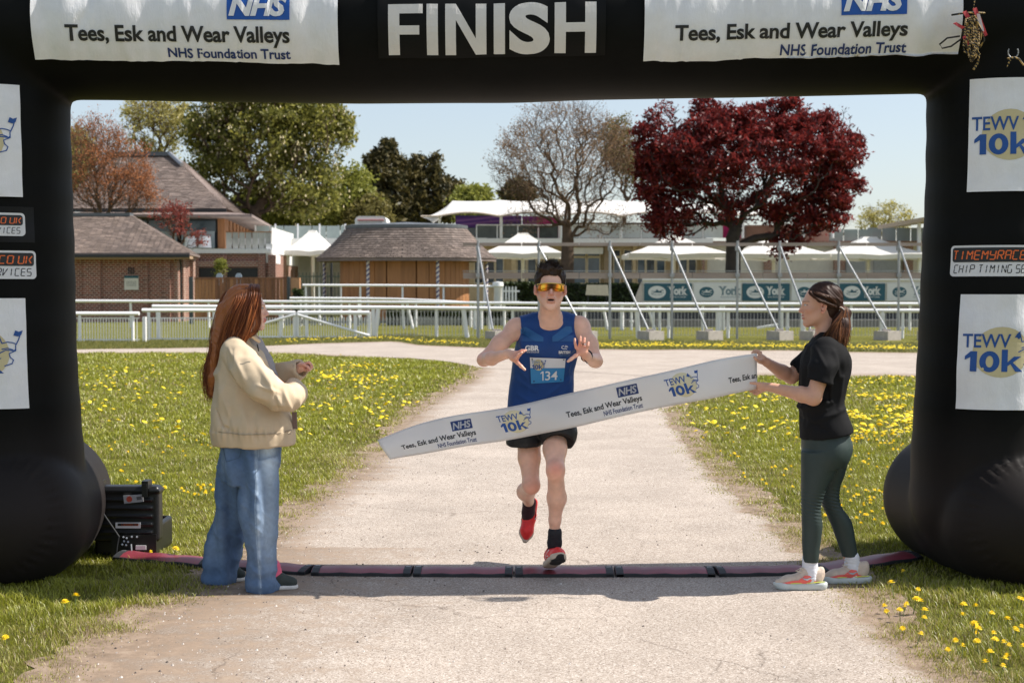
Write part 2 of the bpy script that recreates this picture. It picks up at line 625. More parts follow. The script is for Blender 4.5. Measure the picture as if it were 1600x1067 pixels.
# ------------------------------------------------------------------ ground and paths
def ground_mat():
    m, nt, b = newmat("lawn_ground")
    n1 = noise_node(nt, 0.35, 6, 0.6)
    n2 = noise_node(nt, 9.0, 6, 0.7)
    n3 = noise_node(nt, 60.0, 5, 0.8)
    r1 = ramp(nt, n1.outputs[0], [(0.3, (0.15, 0.16, 0.035)), (0.55, (0.21, 0.205, 0.05)), (0.75, (0.27, 0.235, 0.08))])
    r2 = ramp(nt, n2.outputs[0], [(0.3, (0.62, 0.66, 0.55)), (0.7, (1.15, 1.1, 1.0))])
    mx = nt.nodes.new("ShaderNodeMix"); mx.data_type = 'RGBA'; mx.blend_type = 'MULTIPLY'; mx.inputs[0].default_value = 1
    nt.links.new(r1.outputs[0], mx.inputs[6]); nt.links.new(r2.outputs[0], mx.inputs[7])
    r3 = ramp(nt, n3.outputs[0], [(0.35, (0.55, 0.55, 0.5)), (0.7, (1.2, 1.2, 1.15))])
    mx2 = nt.nodes.new("ShaderNodeMix"); mx2.data_type = 'RGBA'; mx2.blend_type = 'MULTIPLY'; mx2.inputs[0].default_value = 0.8
    nt.links.new(mx.outputs[2], mx2.inputs[6]); nt.links.new(r3.outputs[0], mx2.inputs[7])
    nt.links.new(mx2.outputs[2], b.inputs['Base Color'])
    b.inputs['Roughness'].default_value = 0.9
    b.inputs['Specular IOR Level'].default_value = 0.1
    bump(nt, n3.outputs[0], b, 0.8, 0.05)
    return m

def path_mat():
    """pale gravel-dressed tarmac; attribute Col.r = amount of trodden soil, Col.g = dark damp crack patches"""
    m, nt, b = newmat("gravel_tarmac")
    a = nt.nodes.new("ShaderNodeAttribute"); a.attribute_name = "Col"
    sep = nt.nodes.new("ShaderNodeSeparateColor"); nt.links.new(a.outputs['Color'], sep.inputs[0])
    tc = nt.nodes.new("ShaderNodeTexCoord")
    v = nt.nodes.new("ShaderNodeTexVoronoi"); v.inputs['Scale'].default_value = 170
    nt.links.new(tc.outputs['Object'], v.inputs['Vector'])
    hs = nt.nodes.new("ShaderNodeSeparateColor"); nt.links.new(v.outputs['Color'], hs.inputs[0])
    stone = ramp(nt, hs.outputs[0], [(0.0, (0.17, 0.14, 0.115)), (0.14, (0.31, 0.262, 0.222)), (0.55, (0.41, 0.355, 0.305)), (0.85, (0.48, 0.425, 0.375)), (1.0, (0.64, 0.59, 0.54))])
    big = noise_node(nt, 1.1, 6, 0.65)
    br = ramp(nt, big.outputs[0], [(0.3, (0.80, 0.78, 0.76)), (0.65, (1.04, 1.02, 1.0))])
    mx = nt.nodes.new("ShaderNodeMix"); mx.data_type = 'RGBA'; mx.blend_type = 'MULTIPLY'; mx.inputs[0].default_value = 1
    nt.links.new(stone.outputs[0], mx.inputs[6]); nt.links.new(br.outputs[0], mx.inputs[7])
    sn = noise_node(nt, 7.0, 8, 0.75)
    soil = ramp(nt, sn.outputs[0], [(0.3, (0.12, 0.085, 0.055)), (0.55, (0.27, 0.20, 0.145)), (0.75, (0.37, 0.29, 0.22))])
    # dirt threshold
    ad = nt.nodes.new("ShaderNodeMath"); ad.operation = 'ADD'
    s2 = nt.nodes.new("ShaderNodeMath"); s2.operation = 'MULTIPLY_ADD'; s2.inputs[1].default_value = 1.6; s2.inputs[2].default_value = -0.8
    nt.links.new(sn.outputs[0], s2.inputs[0])
    nt.links.new(sep.outputs[0], ad.inputs[0]); nt.links.new(s2.outputs[0], ad.inputs[1])
    th = ramp(nt, ad.outputs[0], [(0.25, (0, 0, 0)), (0.75, (1, 1, 1))])
    mx2 = nt.nodes.new("ShaderNodeMix"); mx2.data_type = 'RGBA'
    nt.links.new(th.outputs[0], mx2.inputs[0]); nt.links.new(mx.outputs[2], mx2.inputs[6]); nt.links.new(soil.outputs[0], mx2.inputs[7])
    # fine cracks
    wv = noise_node(nt, 2.2, 5, 0.6)
    wm = nt.nodes.new("ShaderNodeMix"); wm.data_type = 'RGBA'; wm.inputs[0].default_value = 0.25
    nt.links.new(tc.outputs['Object'], wm.inputs[6]); nt.links.new(wv.outputs['Color'], wm.inputs[7])
    cr = nt.nodes.new("ShaderNodeTexVoronoi"); cr.feature = 'DISTANCE_TO_EDGE'; cr.inputs['Scale'].default_value = 1.6
    nt.links.new(wm.outputs[2], cr.inputs['Vector'])
    crr = ramp(nt, cr.outputs['Distance'], [(0.0, (0.30, 0.27, 0.25)), (0.012, (1, 1, 1))])
    gate = noise_node(nt, 0.9, 3, 0.5)
    gr = ramp(nt, gate.outputs[0], [(0.5, (0, 0, 0)), (0.62, (1, 1, 1))])
    ga = nt.nodes.new("ShaderNodeMath"); ga.operation = 'MAXIMUM'
    nt.links.new(gr.outputs[0], ga.inputs[0]); nt.links.new(sep.outputs[1], ga.inputs[1])
    mx3 = nt.nodes.new("ShaderNodeMix"); mx3.data_type = 'RGBA'; mx3.blend_type = 'MULTIPLY'
    gs = nt.nodes.new("ShaderNodeMath"); gs.operation = 'MULTIPLY'; gs.inputs[1].default_value = 0.55
    nt.links.new(ga.outputs[0], gs.inputs[0])
    nt.links.new(gs.outputs[0], mx3.inputs[0]); nt.links.new(mx2.outputs[2], mx3.inputs[6]); nt.links.new(crr.outputs[0], mx3.inputs[7])
    nt.links.new(mx3.outputs[2], b.inputs['Base Color'])
    b.inputs['Roughness'].default_value = 0.85
    b.inputs['Specular IOR Level'].default_value = 0.25
    inv = nt.nodes.new("ShaderNodeMath"); inv.operation = 'MULTIPLY'; inv.inputs[1].default_value = -1
    nt.links.new(v.outputs['Distance'], inv.inputs[0])
    bump(nt, inv.outputs[0], b, 0.35, 0.003)
    return m

GM, PM = ground_mat(), path_mat()
g = mesh_obj("ground", [(-600, -30, 0), (600, -30, 0), (600, 1500, 0), (-600, 1500, 0)], [(0, 1, 2, 3)], GM)
tag(g, "green lawn and racecourse turf reaching to the horizon", kind="structure")

# path leading to the camera: (photo row, left edge, right edge)
PATH_ROWS = [(1500, -420, 1850), (1240, -150, 1620), (1067, 90, 1450), (1000, 180, 1395), (925, 315, 1318), (880, 370, 1272), (835, 440, 1228), (800, 482, 1188),
             (750, 545, 1130), (715, 588, 1090), (690, 618, 1072), (655, 640, 1052), (640, 655, 1047), (620, 690, 1052), (605, 713, 1070), (590, 738, 1120), (580, 746, 1180), (566, 755, 1250)]
_rows = np.array(PATH_ROWS, float)
_pd = np.array([G(800, r[0])[1] for r in _rows])           # distance of each row
_pl = np.array([G(r[1], r[0])[0] for r in _rows])
_pr = np.array([G(r[2], r[0])[0] for r in _rows])
def path_edges(d):
    return np.interp(d, _pd, _pl), np.interp(d, _pd, _pr)
CROSS_FAR = [(-900, 551), (120, 546.5), (330, 543.5), (440, 540), (500, 537), (564, 535), (620, 533), (654, 539), (741, 543.5), (925, 546), (1150, 547), (1435, 551), (2600, 556)]
CROSS_NEAR = [(-900, 556), (120, 552), (330, 551.5), (440, 552), (540, 557), (640, 561), (700, 566), (750, 575), (1120, 592), (1180, 588), (1435, 588.5), (2600, 600)]
_cf = np.array([G(x, y)[:2] for x, y in CROSS_FAR]); _cn = np.array([G(x, y)[:2] for x, y in CROSS_NEAR])

def build_paths():
    ds = np.concatenate([np.arange(3.4, 14, 0.06), np.arange(14, _pd[-1], 0.2)])
    nc = 60
    V = []; C = []
    for d in ds:
        l, r = path_edges(d)
        q = np.array([[0.0, d * 3]])
        l += 0.05 * vnoise(np.array([[3.3, d * 31]]), 1, 14)[0] + 0.10 * vnoise(np.array([[1.3, d * 1.7]]), 1, 3)[0] + 0.05 * vnoise(np.array([[1.3, d * 9]]), 1, 4)[0]
        r += 0.03 * vnoise(np.array([[9.3, d * 31]]), 1, 15)[0] + 0.05 * vnoise(np.array([[7.3, d * 1.7]]), 1, 5)[0] + 0.05 * vnoise(np.array([[7.3, d * 9]]), 1, 6)[0]
        # soil fringe wider than the tarmac
        for k in range(nc + 1):
            t = k / nc
            x = (l - 0.24) + (r - l + 0.48) * t
            el = x - l; er = r - x
            wl = 0.6 if d > 9 else 1.9
            s = max(0, 1 - max(el, 0) / wl) ** 1.2 * 0.95
            s = max(s, max(0, 1 - max(er, 0) / 0.22) * 0.8)
            if el < 0.02 or er < 0.02: s = 1.5
            gk = math.exp(-((x + 0.95) / 0.5) ** 2 - ((d - 7.8) / 0.5) ** 2)
            V.append((x, d, 0.004)); C.append((s * 0.9, gk, 0))
    Fc = []
    for i in range(len(ds) - 1):
        for k in range(nc):
            a = i * (nc + 1) + k
            Fc.append((a, a + 1, a + nc + 2, a + nc + 1))
    o = mesh_obj("path", V, np.array(Fc), PM, cols=np.array(C))
    tag(o, "pale gravel path running from the camera under the arch", kind="structure")
    xs = np.arange(-42, 60, 0.35)
    V = []; C = []; nc = 16
    for x in xs:
        f = np.interp(x, _cf[:, 0], _cf[:, 1]) + 0.35 * vnoise(np.array([[x * 0.8, 2.0]]), 1, 8)[0]
        n_ = np.interp(x, _cn[:, 0], _cn[:, 1]) + 0.35 * vnoise(np.array([[x * 0.8, 9.0]]), 1, 9)[0]
        for k in range(nc + 1):
            t = k / nc
            y = n_ + (f - n_) * t
            e = min(y - n_, f - y)
            s = max(0, 1 - e / (0.8 if x < -6 else 1.6)) * 0.75
            if -3.5 < x < 3.5 and y - n_ < 2.5: s *= 0.15
            V.append((x, y, 0.008)); C.append((s, 0, 0))
    Fc = [(i * (nc + 1) + k, (i + 1) * (nc + 1) + k, (i + 1) * (nc + 1) + k + 1, i * (nc + 1) + k + 1) for i in range(len(xs) - 1) for k in range(nc)]
    o = mesh_obj("cross_path", V, np.array(Fc), PM, cols=np.array(C))
    tag(o, "pale track crossing behind the lawns", kind="structure")
build_paths()
# grey tarmac middle of the crossing track on the right
tm = M("grey_tarmac", (0.33, 0.31, 0.29), 0.85, 0.12, 3, 0.5, 90, 0.004)
V = []
xs = np.arange(9.5, 60, 0.5)
for x in xs:
    V += [(x, 29.5 + 1.0 * min(1, (60 - x) / 50) + 0.1 * math.sin(x), 0.012), (x, 33.2 + 0.12 * math.sin(x * 1.7), 0.012)]
o = mesh_obj("tarmac_strip", V, [(2 * i, 2 * i + 2, 2 * i + 3, 2 * i + 1) for i in range(len(xs) - 1)], tm)
tag(o, "grey tarmac strip along the crossing track", kind="structure")

def is_path(X, Y, pad=0.0):
    X = np.asarray(X); Y = np.asarray(Y)
    l, r = path_edges(Y)
    a = (X > l - pad) & (X < r + pad) & (Y < _pd[-1])
    f = np.interp(X, _cf[:, 0], _cf[:, 1]); n_ = np.interp(X, _cn[:, 0], _cn[:, 1])
    return a | ((Y > n_ - pad) & (Y < f + pad))

# ------------------------------------------------------------------ racecourse buildings
TEAL = None
brick_front = None
def brickmat(name, c1, c2, mortar, sc_=1.0, vert='XZ'):
    m, nt, b = newmat(name)
    tc = nt.nodes.new("ShaderNodeTexCoord")
    sp = nt.nodes.new("ShaderNodeSeparateXYZ"); nt.links.new(tc.outputs['Object'], sp.inputs[0])
    cb = nt.nodes.new("ShaderNodeCombineXYZ")
    ad = nt.nodes.new("ShaderNodeMath"); nt.links.new(sp.outputs['X'], ad.inputs[0]); nt.links.new(sp.outputs['Y'], ad.inputs[1])
    nt.links.new(ad.outputs[0], cb.inputs[0]); nt.links.new(sp.outputs['Z'], cb.inputs[1])
    t = nt.nodes.new("ShaderNodeTexBrick")
    t.inputs['Color1'].default_value = (*c1, 1); t.inputs['Color2'].default_value = (*c2, 1); t.inputs['Mortar'].default_value = (*mortar, 1)
    t.inputs['Scale'].default_value = 1.0
    t.inputs['Mortar Size'].default_value = 0.019
    t.inputs['Brick Width'].default_value = 0.24; t.inputs['Row Height'].default_value = 0.11
    nt.links.new(cb.outputs[0], t.inputs['Vector'])
    nt.links.new(t.outputs['Color'], b.inputs['Base Color'])
    b.inputs['Roughness'].default_value = 0.85
    bump(nt, t.outputs['Fac'], b, -0.6, 0.01)
    return m
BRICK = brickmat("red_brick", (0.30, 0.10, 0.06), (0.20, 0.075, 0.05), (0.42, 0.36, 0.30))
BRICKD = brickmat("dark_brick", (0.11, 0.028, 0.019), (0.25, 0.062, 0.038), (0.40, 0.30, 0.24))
SLATE = M("brown_roof_tile", (0.19, 0.145, 0.13), 0.75, 0.22, 2.5, 0.4, 30, 0.01)
SLATE2 = M("brown_roof_tile_light", (0.22, 0.17, 0.15), 0.75, 0.2, 2.5)
LEAD = M("grey_lead", (0.10, 0.11, 0.12), 0.5, 0.15)
WHITE = M("white_paint", (0.80, 0.80, 0.79), 0.45, 0.04, 5)
WHITEP = M("white_plastic_rail", (0.82, 0.82, 0.82), 0.3, 0.03, 3)
OFFW = M("offwhite_render", (0.66, 0.63, 0.56), 0.8, 0.08, 2)
CREAM = M("cream_timber", (0.52, 0.40, 0.24), 0.7, 0.15, 3)
GLASSD = M("dark_window_glass", (0.035, 0.05, 0.065), 0.08, 0.3, 0.8, spec=0.8)
GLASSB = M("blue_window_glass", (0.05, 0.085, 0.12), 0.08, 0.5, 0.5, spec=0.9)
STEELG = M("galvanised_steel", (0.36, 0.37, 0.38), 0.4, 0.12, 8, metal=0.6)
BLACKM = M("black_metal", (0.02, 0.022, 0.024), 0.5, 0.2)
MEMB = M("white_membrane", (0.86, 0.84, 0.80), 0.6, 0.03, 1, trans=0.25)
TIMB = M("warm_oak_timber", (0.36, 0.165, 0.068), 0.65, 0.25, 1.5, 0.3, 30, 0.004, mapscale=(3, 3, 0.25))
TIMBD = M("dark_stained_timber", (0.22, 0.095, 0.045), 0.7, 0.35, 2.0, 0.3, 30, 0.004, mapscale=(3, 3, 0.3))
CONC = M("pale_concrete", (0.42, 0.38, 0.34), 0.85, 0.18, 6, 0.5, 60, 0.006)
CONCD = M("dark_concrete", (0.17, 0.145, 0.13), 0.85, 0.2, 6)

def hip_roof(mb, x0, x1, y0, y1, z0, rx0, rx1, ry0, ry1, z1, th=0.12):
    """four sloping faces with thickness between an eaves rectangle and a ridge rectangle"""
    e = [(x0, y0, z0), (x1, y0, z0), (x1, y1, z0), (x0, y1, z0)]
    r = [(rx0, ry0, z1), (rx1, ry0, z1), (rx1, ry1, z1), (rx0, ry1, z1)]
    u = [(p[0], p[1], p[2] - th) for p in e]
    mb.add(e + r + u, [(0, 1, 5, 4), (1, 2, 6, 5), (2, 3, 7, 6), (3, 0, 4, 7), (4, 5, 6, 7), (0, 8, 9, 1), (1, 9, 10, 2), (2, 10, 11, 3), (3, 11, 8, 0), (8, 11, 10, 9)])

def tile_courses(A, B, C_, D, nrow, tw, lift=0.02, seedv=1):
    """courses of separate tiles on the quad A,B (eaves) -> D,C (ridge); returns verts, faces"""
    A, B, C_, D = [np.array(p, float) for p in (A, B, C_, D)]
    n = np.cross(B - A, D - A); n /= np.linalg.norm(n)
    V = []; Fc = []
    rg = random.Random(seedv)
    for i in range(nrow):
        t0 = i / nrow; t1 = (i + 1.15) / nrow
        t1 = min(t1, 1)
        L0 = A + (D - A) * t0; R0 = B + (C_ - B) * t0; L1 = A + (D - A) * t1; R1 = B + (C_ - B) * t1
        w = np.linalg.norm(R0 - L0); m = max(1, int(w / tw))
        off = 0.5 * (i % 2)
        s0 = 0.0
        cuts = [0.0] + [(k + off + 0.0) / (m + 0.5) for k in range(1, m + 1)] + [1.0]
        for k in range(len(cuts) - 1):
            a, b = cuts[k] + 0.0015, cuts[k + 1] - 0.0015
            l0 = lift * (1 + rg.uniform(-0.35, 0.35))
            p = [L0 + (R0 - L0) * a + n * l0, L0 + (R0 - L0) * b + n * l0, L1 + (R1 - L1) * b + n * 0.004, L1 + (R1 - L1) * a + n * 0.004,
                 L0 + (R0 - L0) * a, L0 + (R0 - L0) * b]
            q = len(V)
            V += p; Fc += [(q, q + 1, q + 2, q + 3), (q + 4, q + 5, q + 1, q)]
    return V, Fc

def tilemat(name, c1, c2):
    m, nt, b = newmat(name)
    gI = nt.nodes.new("ShaderNodeNewGeometry")
    r = ramp(nt, gI.outputs['Random Per Island'], [(0, c1), (0.85, c2), (1.0, tuple(np.array(c2) * 1.35))])
    n = noise_node(nt, 0.6, 6, 0.7)
    r2 = ramp(nt, n.outputs[0], [(0.35, (0.8, 0.8, 0.8)), (0.7, (1.2, 1.17, 1.1))])
    mx = nt.nodes.new("ShaderNodeMix"); mx.data_type = 'RGBA'; mx.blend_type = 'MULTIPLY'; mx.inputs[0].default_value = 1
    nt.links.new(r.outputs[0], mx.inputs[6]); nt.links.new(r2.outputs[0], mx.inputs[7])
    nt.links.new(mx.outputs[2], b.inputs['Base Color'])
    b.inputs['Roughness'].default_value = 0.8
    return m
TILE = tilemat("plain_tile", (0.11, 0.083, 0.070), (0.19, 0.145, 0.124))
TILE2 = tilemat("pink_plain_tile", (0.115, 0.088, 0.077), (0.195, 0.152, 0.134))

# ---- left brick outbuilding
D1 = 73.0
def X(px, d): return P(px, 453, d)[0]
def Z(py, d): return P(800, py, d)[2]

def brick_lodge():
    x1 = X(272, D1); x0 = x1 - 11.5; y0 = D1; y1 = D1 + 9.0; zt = Z(396, D1)
    rt = root("brick_lodge", "low brick outbuilding with brown tiled hipped roof, at the far left behind the rails", "building", (x0, y0, 0))
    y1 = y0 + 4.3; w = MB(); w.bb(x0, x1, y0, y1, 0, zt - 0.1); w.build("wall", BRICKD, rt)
    # pilasters, front and right side
    for cx, wd in ((X(262, D1), 0.32), (X(230, D1) + 0.0, 0.14), (X(145, D1), 0.9), (X(190, D1) - 3.0, 0.5)):
        p = MB(); p.bb(cx - wd / 2, cx + wd / 2, y0 - 0.14, y0 + 0.01, 0, zt - 0.35); p.build("pilaster", BRICKD if wd > 0.2 else BRICKD, rt)
    for yy, wd in ((y0 + 0.25, 0.45), (y0 + 1.6, 0.5), (y0 + 3.9, 0.5)):
        p = MB(); p.bb(x1 - 0.01, x1 + 0.18, yy - wd / 2, yy + wd / 2, 0, zt - 0.2); p.build("pilaster", BRICK, rt)  # right-side pilasters in paler brick, standing in for sunlight on that side
    c = MB(); c.bb(x0 - 0.1, x1 + 0.1, y0 - 0.16, y0 - 0.02, zt - 0.42, zt - 0.22); c.build("brick_cornice", BRICKD, rt)
    # roof
    ex0, ex1, ey0, ey1 = x0 - 0.9, X(308, D1) - 0.1, y0 - 0.75, y1 + 0.7
    zr = Z(337, D1 + 2.4)
    ry = y0 + 2.4
    ex1 = X(297, ey0); bx1 = X(313, ey1)
    rr = MB(); hip_roof(rr, ex0, ex1, ey0, ey1, zt, ex0 + 4, X(206, D1 + 2.4), ry, ry + 0.5, zr, 0.1)
    for i_ in (2, 10): rr.v[i_] = (bx1,) + rr.v[i_][1:]
    ro = rr.build("roof", SLATE, rt)
    A = (ex0, ey0, zt); B = (ex1, ey0, zt); Cc = (X(206, D1 + 2.4), ry, zr); Dd = (ex0 + 4, ry, zr)
    V, Fc = tile_courses(A, B, Cc, Dd, 26, 0.3)
    A2 = (ex1, ey0, zt); B2 = (bx1, ey1, zt); C2 = (X(206, D1 + 2.4), ry + 0.5, zr)
    V2, F2 = tile_courses(A2, B2, C2, Cc, 26, 0.3)
    n = len(V); V += V2; Fc += [tuple(i + n for i in f) for f in F2]
    tag(mesh_obj("roof_tile", V, Fc, TILE, ro), kind="stuff")
    rd = MB(); rd.bb(ex0 + 4, X(205, D1 + 2.4), ry - 0.12, ry + 0.6, zr - 0.03, zr + 0.14); rd.build("ridge", LEAD, ro)
    gt = MB(); gt.bb(ex0, ex1, ey0 - 0.12, ey0 - 0.005, zt - 0.22, zt - 0.08); gt.build("gutter", BLACKM, rt)
    so = MB(); so.bb(ex0, ex1, ey0, y0 - 0.01, zt - 0.30, zt - 0.16); so.build("soffit", M("tan_soffit", (0.35, 0.24, 0.15), 0.7), rt)
    dp = MB(); dp.tube([(x1 + 0.3, y0 - 0.1, zt - 0.15), (x1 + 0.33, y0 + 0.15, zt - 0.6), (x1 + 0.33, y0 + 0.15, 0.05)], 0.05, 8); dp.build("downpipe", BLACKM, rt)
    # vent and notice on the wall
    vx0, vx1 = X(200, D1), X(211, D1)
    v = MB()
    for i in range(3):
        for j in range(3):
            v.bb(vx0 + (vx1 - vx0) * i / 3 + 0.02, vx0 + (vx1 - vx0) * (i + 1) / 3 - 0.02, y0 - 0.05, y0 + 0.02, Z(428, D1) + 0.115 * j, Z(428, D1) + 0.115 * j + 0.08)
    v.build("air_vent", BLACKM, rt)
    nb = root("notice_board", "white notice plate with a blue heading on the brick outbuilding wall", "sign", (X(206, D1), y0, Z(442, D1)))
    a, b_, zb, zt2 = X(195, D1), X(217, D1), Z(453, D1), Z(431, D1)
    q = MB(); q.bb(a, b_, y0 - 0.08, y0 - 0.005, zb, zt2); q.build("board", OFFW, nb)
    q = MB(); q.bb(a, b_, y0 - 0.09, y0 - 0.07, zt2 - 0.12, zt2 + 0.004); q.build("heading", M("teal_paint", srgb(20, 84, 96), 0.5), nb)
    q = MB()
    for k in range(4):
        q.bb(a + 0.1, b_ - 0.1, y0 - 0.086, y0 - 0.078, zb + 0.2 + 0.07 * k, zb + 0.225 + 0.07 * k)
    q.build("lettering", M("grey_print", (0.25, 0.25, 0.22), 0.6), nb)
brick_lodge()

# ---- large pavilion restaurant behind (big roof, glass wall, terrace)
def big_pavilion():
    d = 92.0
    rt = root("terrace_restaurant", "large pavilion with steep brown tiled roof, glass walls and a brick ground floor", "building", (X(300, d), d, 0))
    xr = X(355, d)            # front right eaves corner
    x0 = X(95, d)
    z_e, z_s = Z(326, d), Z(337, d)
    zr = Z(243, d + 6)
    depth = 22.0
    # upper roof
    rx1 = X(268, d + 6)
    ex1 = xr; ey1 = d + depth
    r = MB(); 
    back_x = X(408, d + depth)   # right side eaves end
    e = [(x0, d, z_e), (xr, d, z_e), (X(402, d + depth), d + depth, Z(349, d + depth)), (x0, d + depth, z_e)]
    t = [(X(170, d + 6), d + 6, zr), (rx1, d + 6, zr), (X(290, d + 14), d + 14, Z(253, d + 14)), (X(170, d + 6), d + 14, zr)]
    r.add(e + t, [(0, 1, 5, 4), (1, 2, 6, 5), (2, 3, 7, 6), (3, 0, 4, 7), (4, 5, 6, 7), (3, 2, 1, 0)])
    ro = r.build("roof", SLATE, rt)
    V, Fc = tile_courses(e[0], e[1], t[1], t[0], 40, 0.42, 0.03)
    V2, F2 = tile_courses(e[1], e[2], t[2], t[1], 40, 0.42, 0.03, 2)
    n = len(V); V += V2; Fc += [tuple(i + n for i in f) for f in F2]
    tag(mesh_obj("roof_tile", V, Fc, TILE2, ro), kind="stuff")
    q = MB(); q.bb(t[0][0], rx1 + 0.1, d + 5.7, d + 6.3, zr - 0.05, zr + 0.22); q.build("ridge", LEAD, ro)
    q = MB(); q.tube([(rx1, d + 5.8, zr + 0.1), np.array(e[1]) * 0.22 + np.array(t[1]) * 0.78 + (0, -0.1, 0.12)], 0.16, 6); q.build("hip_flashing", STEELG, ro)
    # lower skirt roof, stepping out
    s0 = [(x0, d - 0.1, z_e - 0.25), (xr + 0.1, d - 0.1, z_e - 0.25), (back_x - 0.6, d + depth, z_e - 0.25)]
    s1 = [(x0, d - 1.5, z_s), (xr + 1.9, d - 1.5, z_s), (back_x + 1.6, d + depth + 0.5, z_s - 0.1)]
    q = MB()
    for a in (0, 1):
        q.add([s0[a], s0[a + 1], s1[a + 1], s1[a]], [(0, 3, 2, 1)])
        th = (0, 0, -0.16)
        p = [np.array(s1[a]), np.array(s1[a + 1])]
        q.add([p[0], p[1], p[1] + th, p[0] + th], [(0, 3, 2, 1)])
    q.add([np.array(s1[0]) + (0, 0, -.16), np.array(s1[1]) + (0, 0, -.16), np.array(s1[2]) + (0, 0, -.16), (x0, d + depth, z_s - .16)], [(0, 3, 2, 1)])
    q.build("skirt_roof", SLATE2, rt, smooth=False)
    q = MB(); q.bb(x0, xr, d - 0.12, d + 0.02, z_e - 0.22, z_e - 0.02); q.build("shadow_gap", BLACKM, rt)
    # glass front wall
    zf = Z(388, d)
    yw = d + 0.8
    q = MB(); q.bb(x0, X(338, d), yw, yw + 0.1, zf, z_s - 0.1); q.build("wall", GLASSD, rt)
    edges = [225, 279, 338]
    for i in range(2):
        a, b_ = X(edges[i], d) + 0.15, X(edges[i + 1], d) - 0.15
        q = MB(); q.bb(a, b_, yw - 0.06, yw - 0.01, zf + 0.1, z_s - 0.3); w = q.build("window", GLASSB, rt)
        for e_ in (a - 0.1, b_):
            f = MB(); f.bb(e_, e_ + 0.1, yw - 0.12, yw - 0.005, zf, z_s - 0.17); f.build("frame_bar", BLACKM, w)
        f = MB(); f.bb(a, b_, yw - 0.5, yw - 0.46, zf, zf + 1.1); f.build("balustrade", M("clear_balustrade", (0.30, 0.36, 0.38), 0.1, 0.2, 1), rt)
    # furniture seen on the terrace
    # timber fins at the corner and along the right side
    q = MB(); q.bb(X(339, d), X(350, d), d + 0.4, d + 0.9, zf, z_s - 0.12); q.build("timber_pier", TIMB, rt)
    for k in range(9):
        t_ = k / 9
        yy = d + 1.5 + t_ * (depth - 2)
        xx = X(352, d + 1.5) + (X(398, d + depth) - X(352, d + 1.5)) * t_
        f = MB(); f.bb(xx - 0.18, xx + 0.18, yy - 0.35, yy + 0.35, Z(388, d), z_s - 0.05 - 0.1 * t_); f.build("fin", TIMB, rt)
        f = MB(); f.bb(xx - 0.6, xx - 0.5, yy + 0.6, yy + 1.9, Z(388, d) + 0.05, z_s - 0.3); f.build("window", GLASSB if k % 2 else OFFW, rt)
    # white terrace parapet and brick ground floor
    dt = 86.0
    px0, px1 = X(296, dt), X(425, dt)
    zp0, zp1 = Z(396, dt), Z(389, dt)
    q = MB(); q.bb(px0, px1, dt - 0.15, dt + 8, zp0, zp1); q.build("parapet", WHITE, rt)
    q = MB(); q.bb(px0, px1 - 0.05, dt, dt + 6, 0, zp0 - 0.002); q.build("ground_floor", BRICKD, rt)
    q = MB(); q.bb(px0 + 0.6, X(412, dt), dt - 0.06, dt - 0.01, Z(436, dt), Z(419, dt)); q.build("dark_opening", BLACKM, rt)
    q = MB(); q.bb(px0 + 0.4, X(412, dt), dt - 0.16, dt - 0.02, Z(417, dt), Z(408, dt)); q.build("lintel", BRICK, rt)
    for a in (300, 344, 404, 420):
        q = MB(); q.bb(X(a, dt), X(a, dt) + 0.45, dt - 0.2, dt - 0.005, 0, zp0 - 0.1); q.build("pilaster", BRICKD, rt)
    # the white arcade wall running back on the right
    p0 = np.array((X(425, dt), dt, 0)); p1 = np.array((X(466, 99.0), 99.0, 0))
    zt = Z(389, dt)
    def wp(t, z): return p0 + (p1 - p0) * t + np.array((0, 0, z))
    nrm = np.array(((p1 - p0)[1], -(p1 - p0)[0], 0)); nrm /= np.linalg.norm(nrm)
    L = np.linalg.norm(p1 - p0)
    V = []; Fc = []
    hb = Z(425, 90)
    # wall built as a strip with arched openings cut by layout
    def quad(a, b_, c, d_):
        n_ = len(V); V.extend([a, b_, c, d_]); Fc.append((n_, n_ + 1, n_ + 2, n_ + 3))
    na = 5; t0 = 0.06; wt = 0.94 / na
    spring = 2.3; ar = wt * 0.26
    rise = 0.75
    quad(wp(0, 0), wp(t0, 0), wp(t0, zt), wp(0, zt))
    for k in range(na):
        a = t0 + k * wt; c = a + wt / 2
        pts = [(c - ar, 0.9), (c - ar, spring)] + [(c - ar * math.cos(math.pi * j / 8), spring + rise * math.sin(math.pi * j / 8)) for j in range(1, 8)] + [(c + ar, spring), (c + ar, 0.9)]
        quad(wp(a, 0), wp(c - ar, 0), wp(c - ar, zt), wp(a, zt))
        quad(wp(c + ar, 0), wp(a + wt, 0), wp(a + wt, zt), wp(c + ar, zt))
        quad(wp(c - ar, 0), wp(c + ar, 0), wp(c + ar, 0.9), wp(c - ar, 0.9))
        for j in range(1, len(pts) - 2):
            quad(wp(*pts[j]), wp(*pts[j + 1]), wp(pts[j + 1][0], zt), wp(pts[j][0], zt))
        for j in range(len(pts) - 1):
            quad(wp(*pts[j]), wp(*pts[j + 1]), wp(*pts[j + 1]) - nrm * 0.5, wp(*pts[j]) - nrm * 0.5)
    mesh_obj("arcade_wall", V, Fc, BRICK, rt)
    q = MB()
    V2 = [wp(0, 0) - nrm * 0.55, wp(1, 0) - nrm * 0.55, wp(1, zt) - nrm * 0.55, wp(0, zt) - nrm * 0.55]
    q.add(V2, [(0, 1, 2, 3)]); q.build("arcade_back", BRICKD, rt)
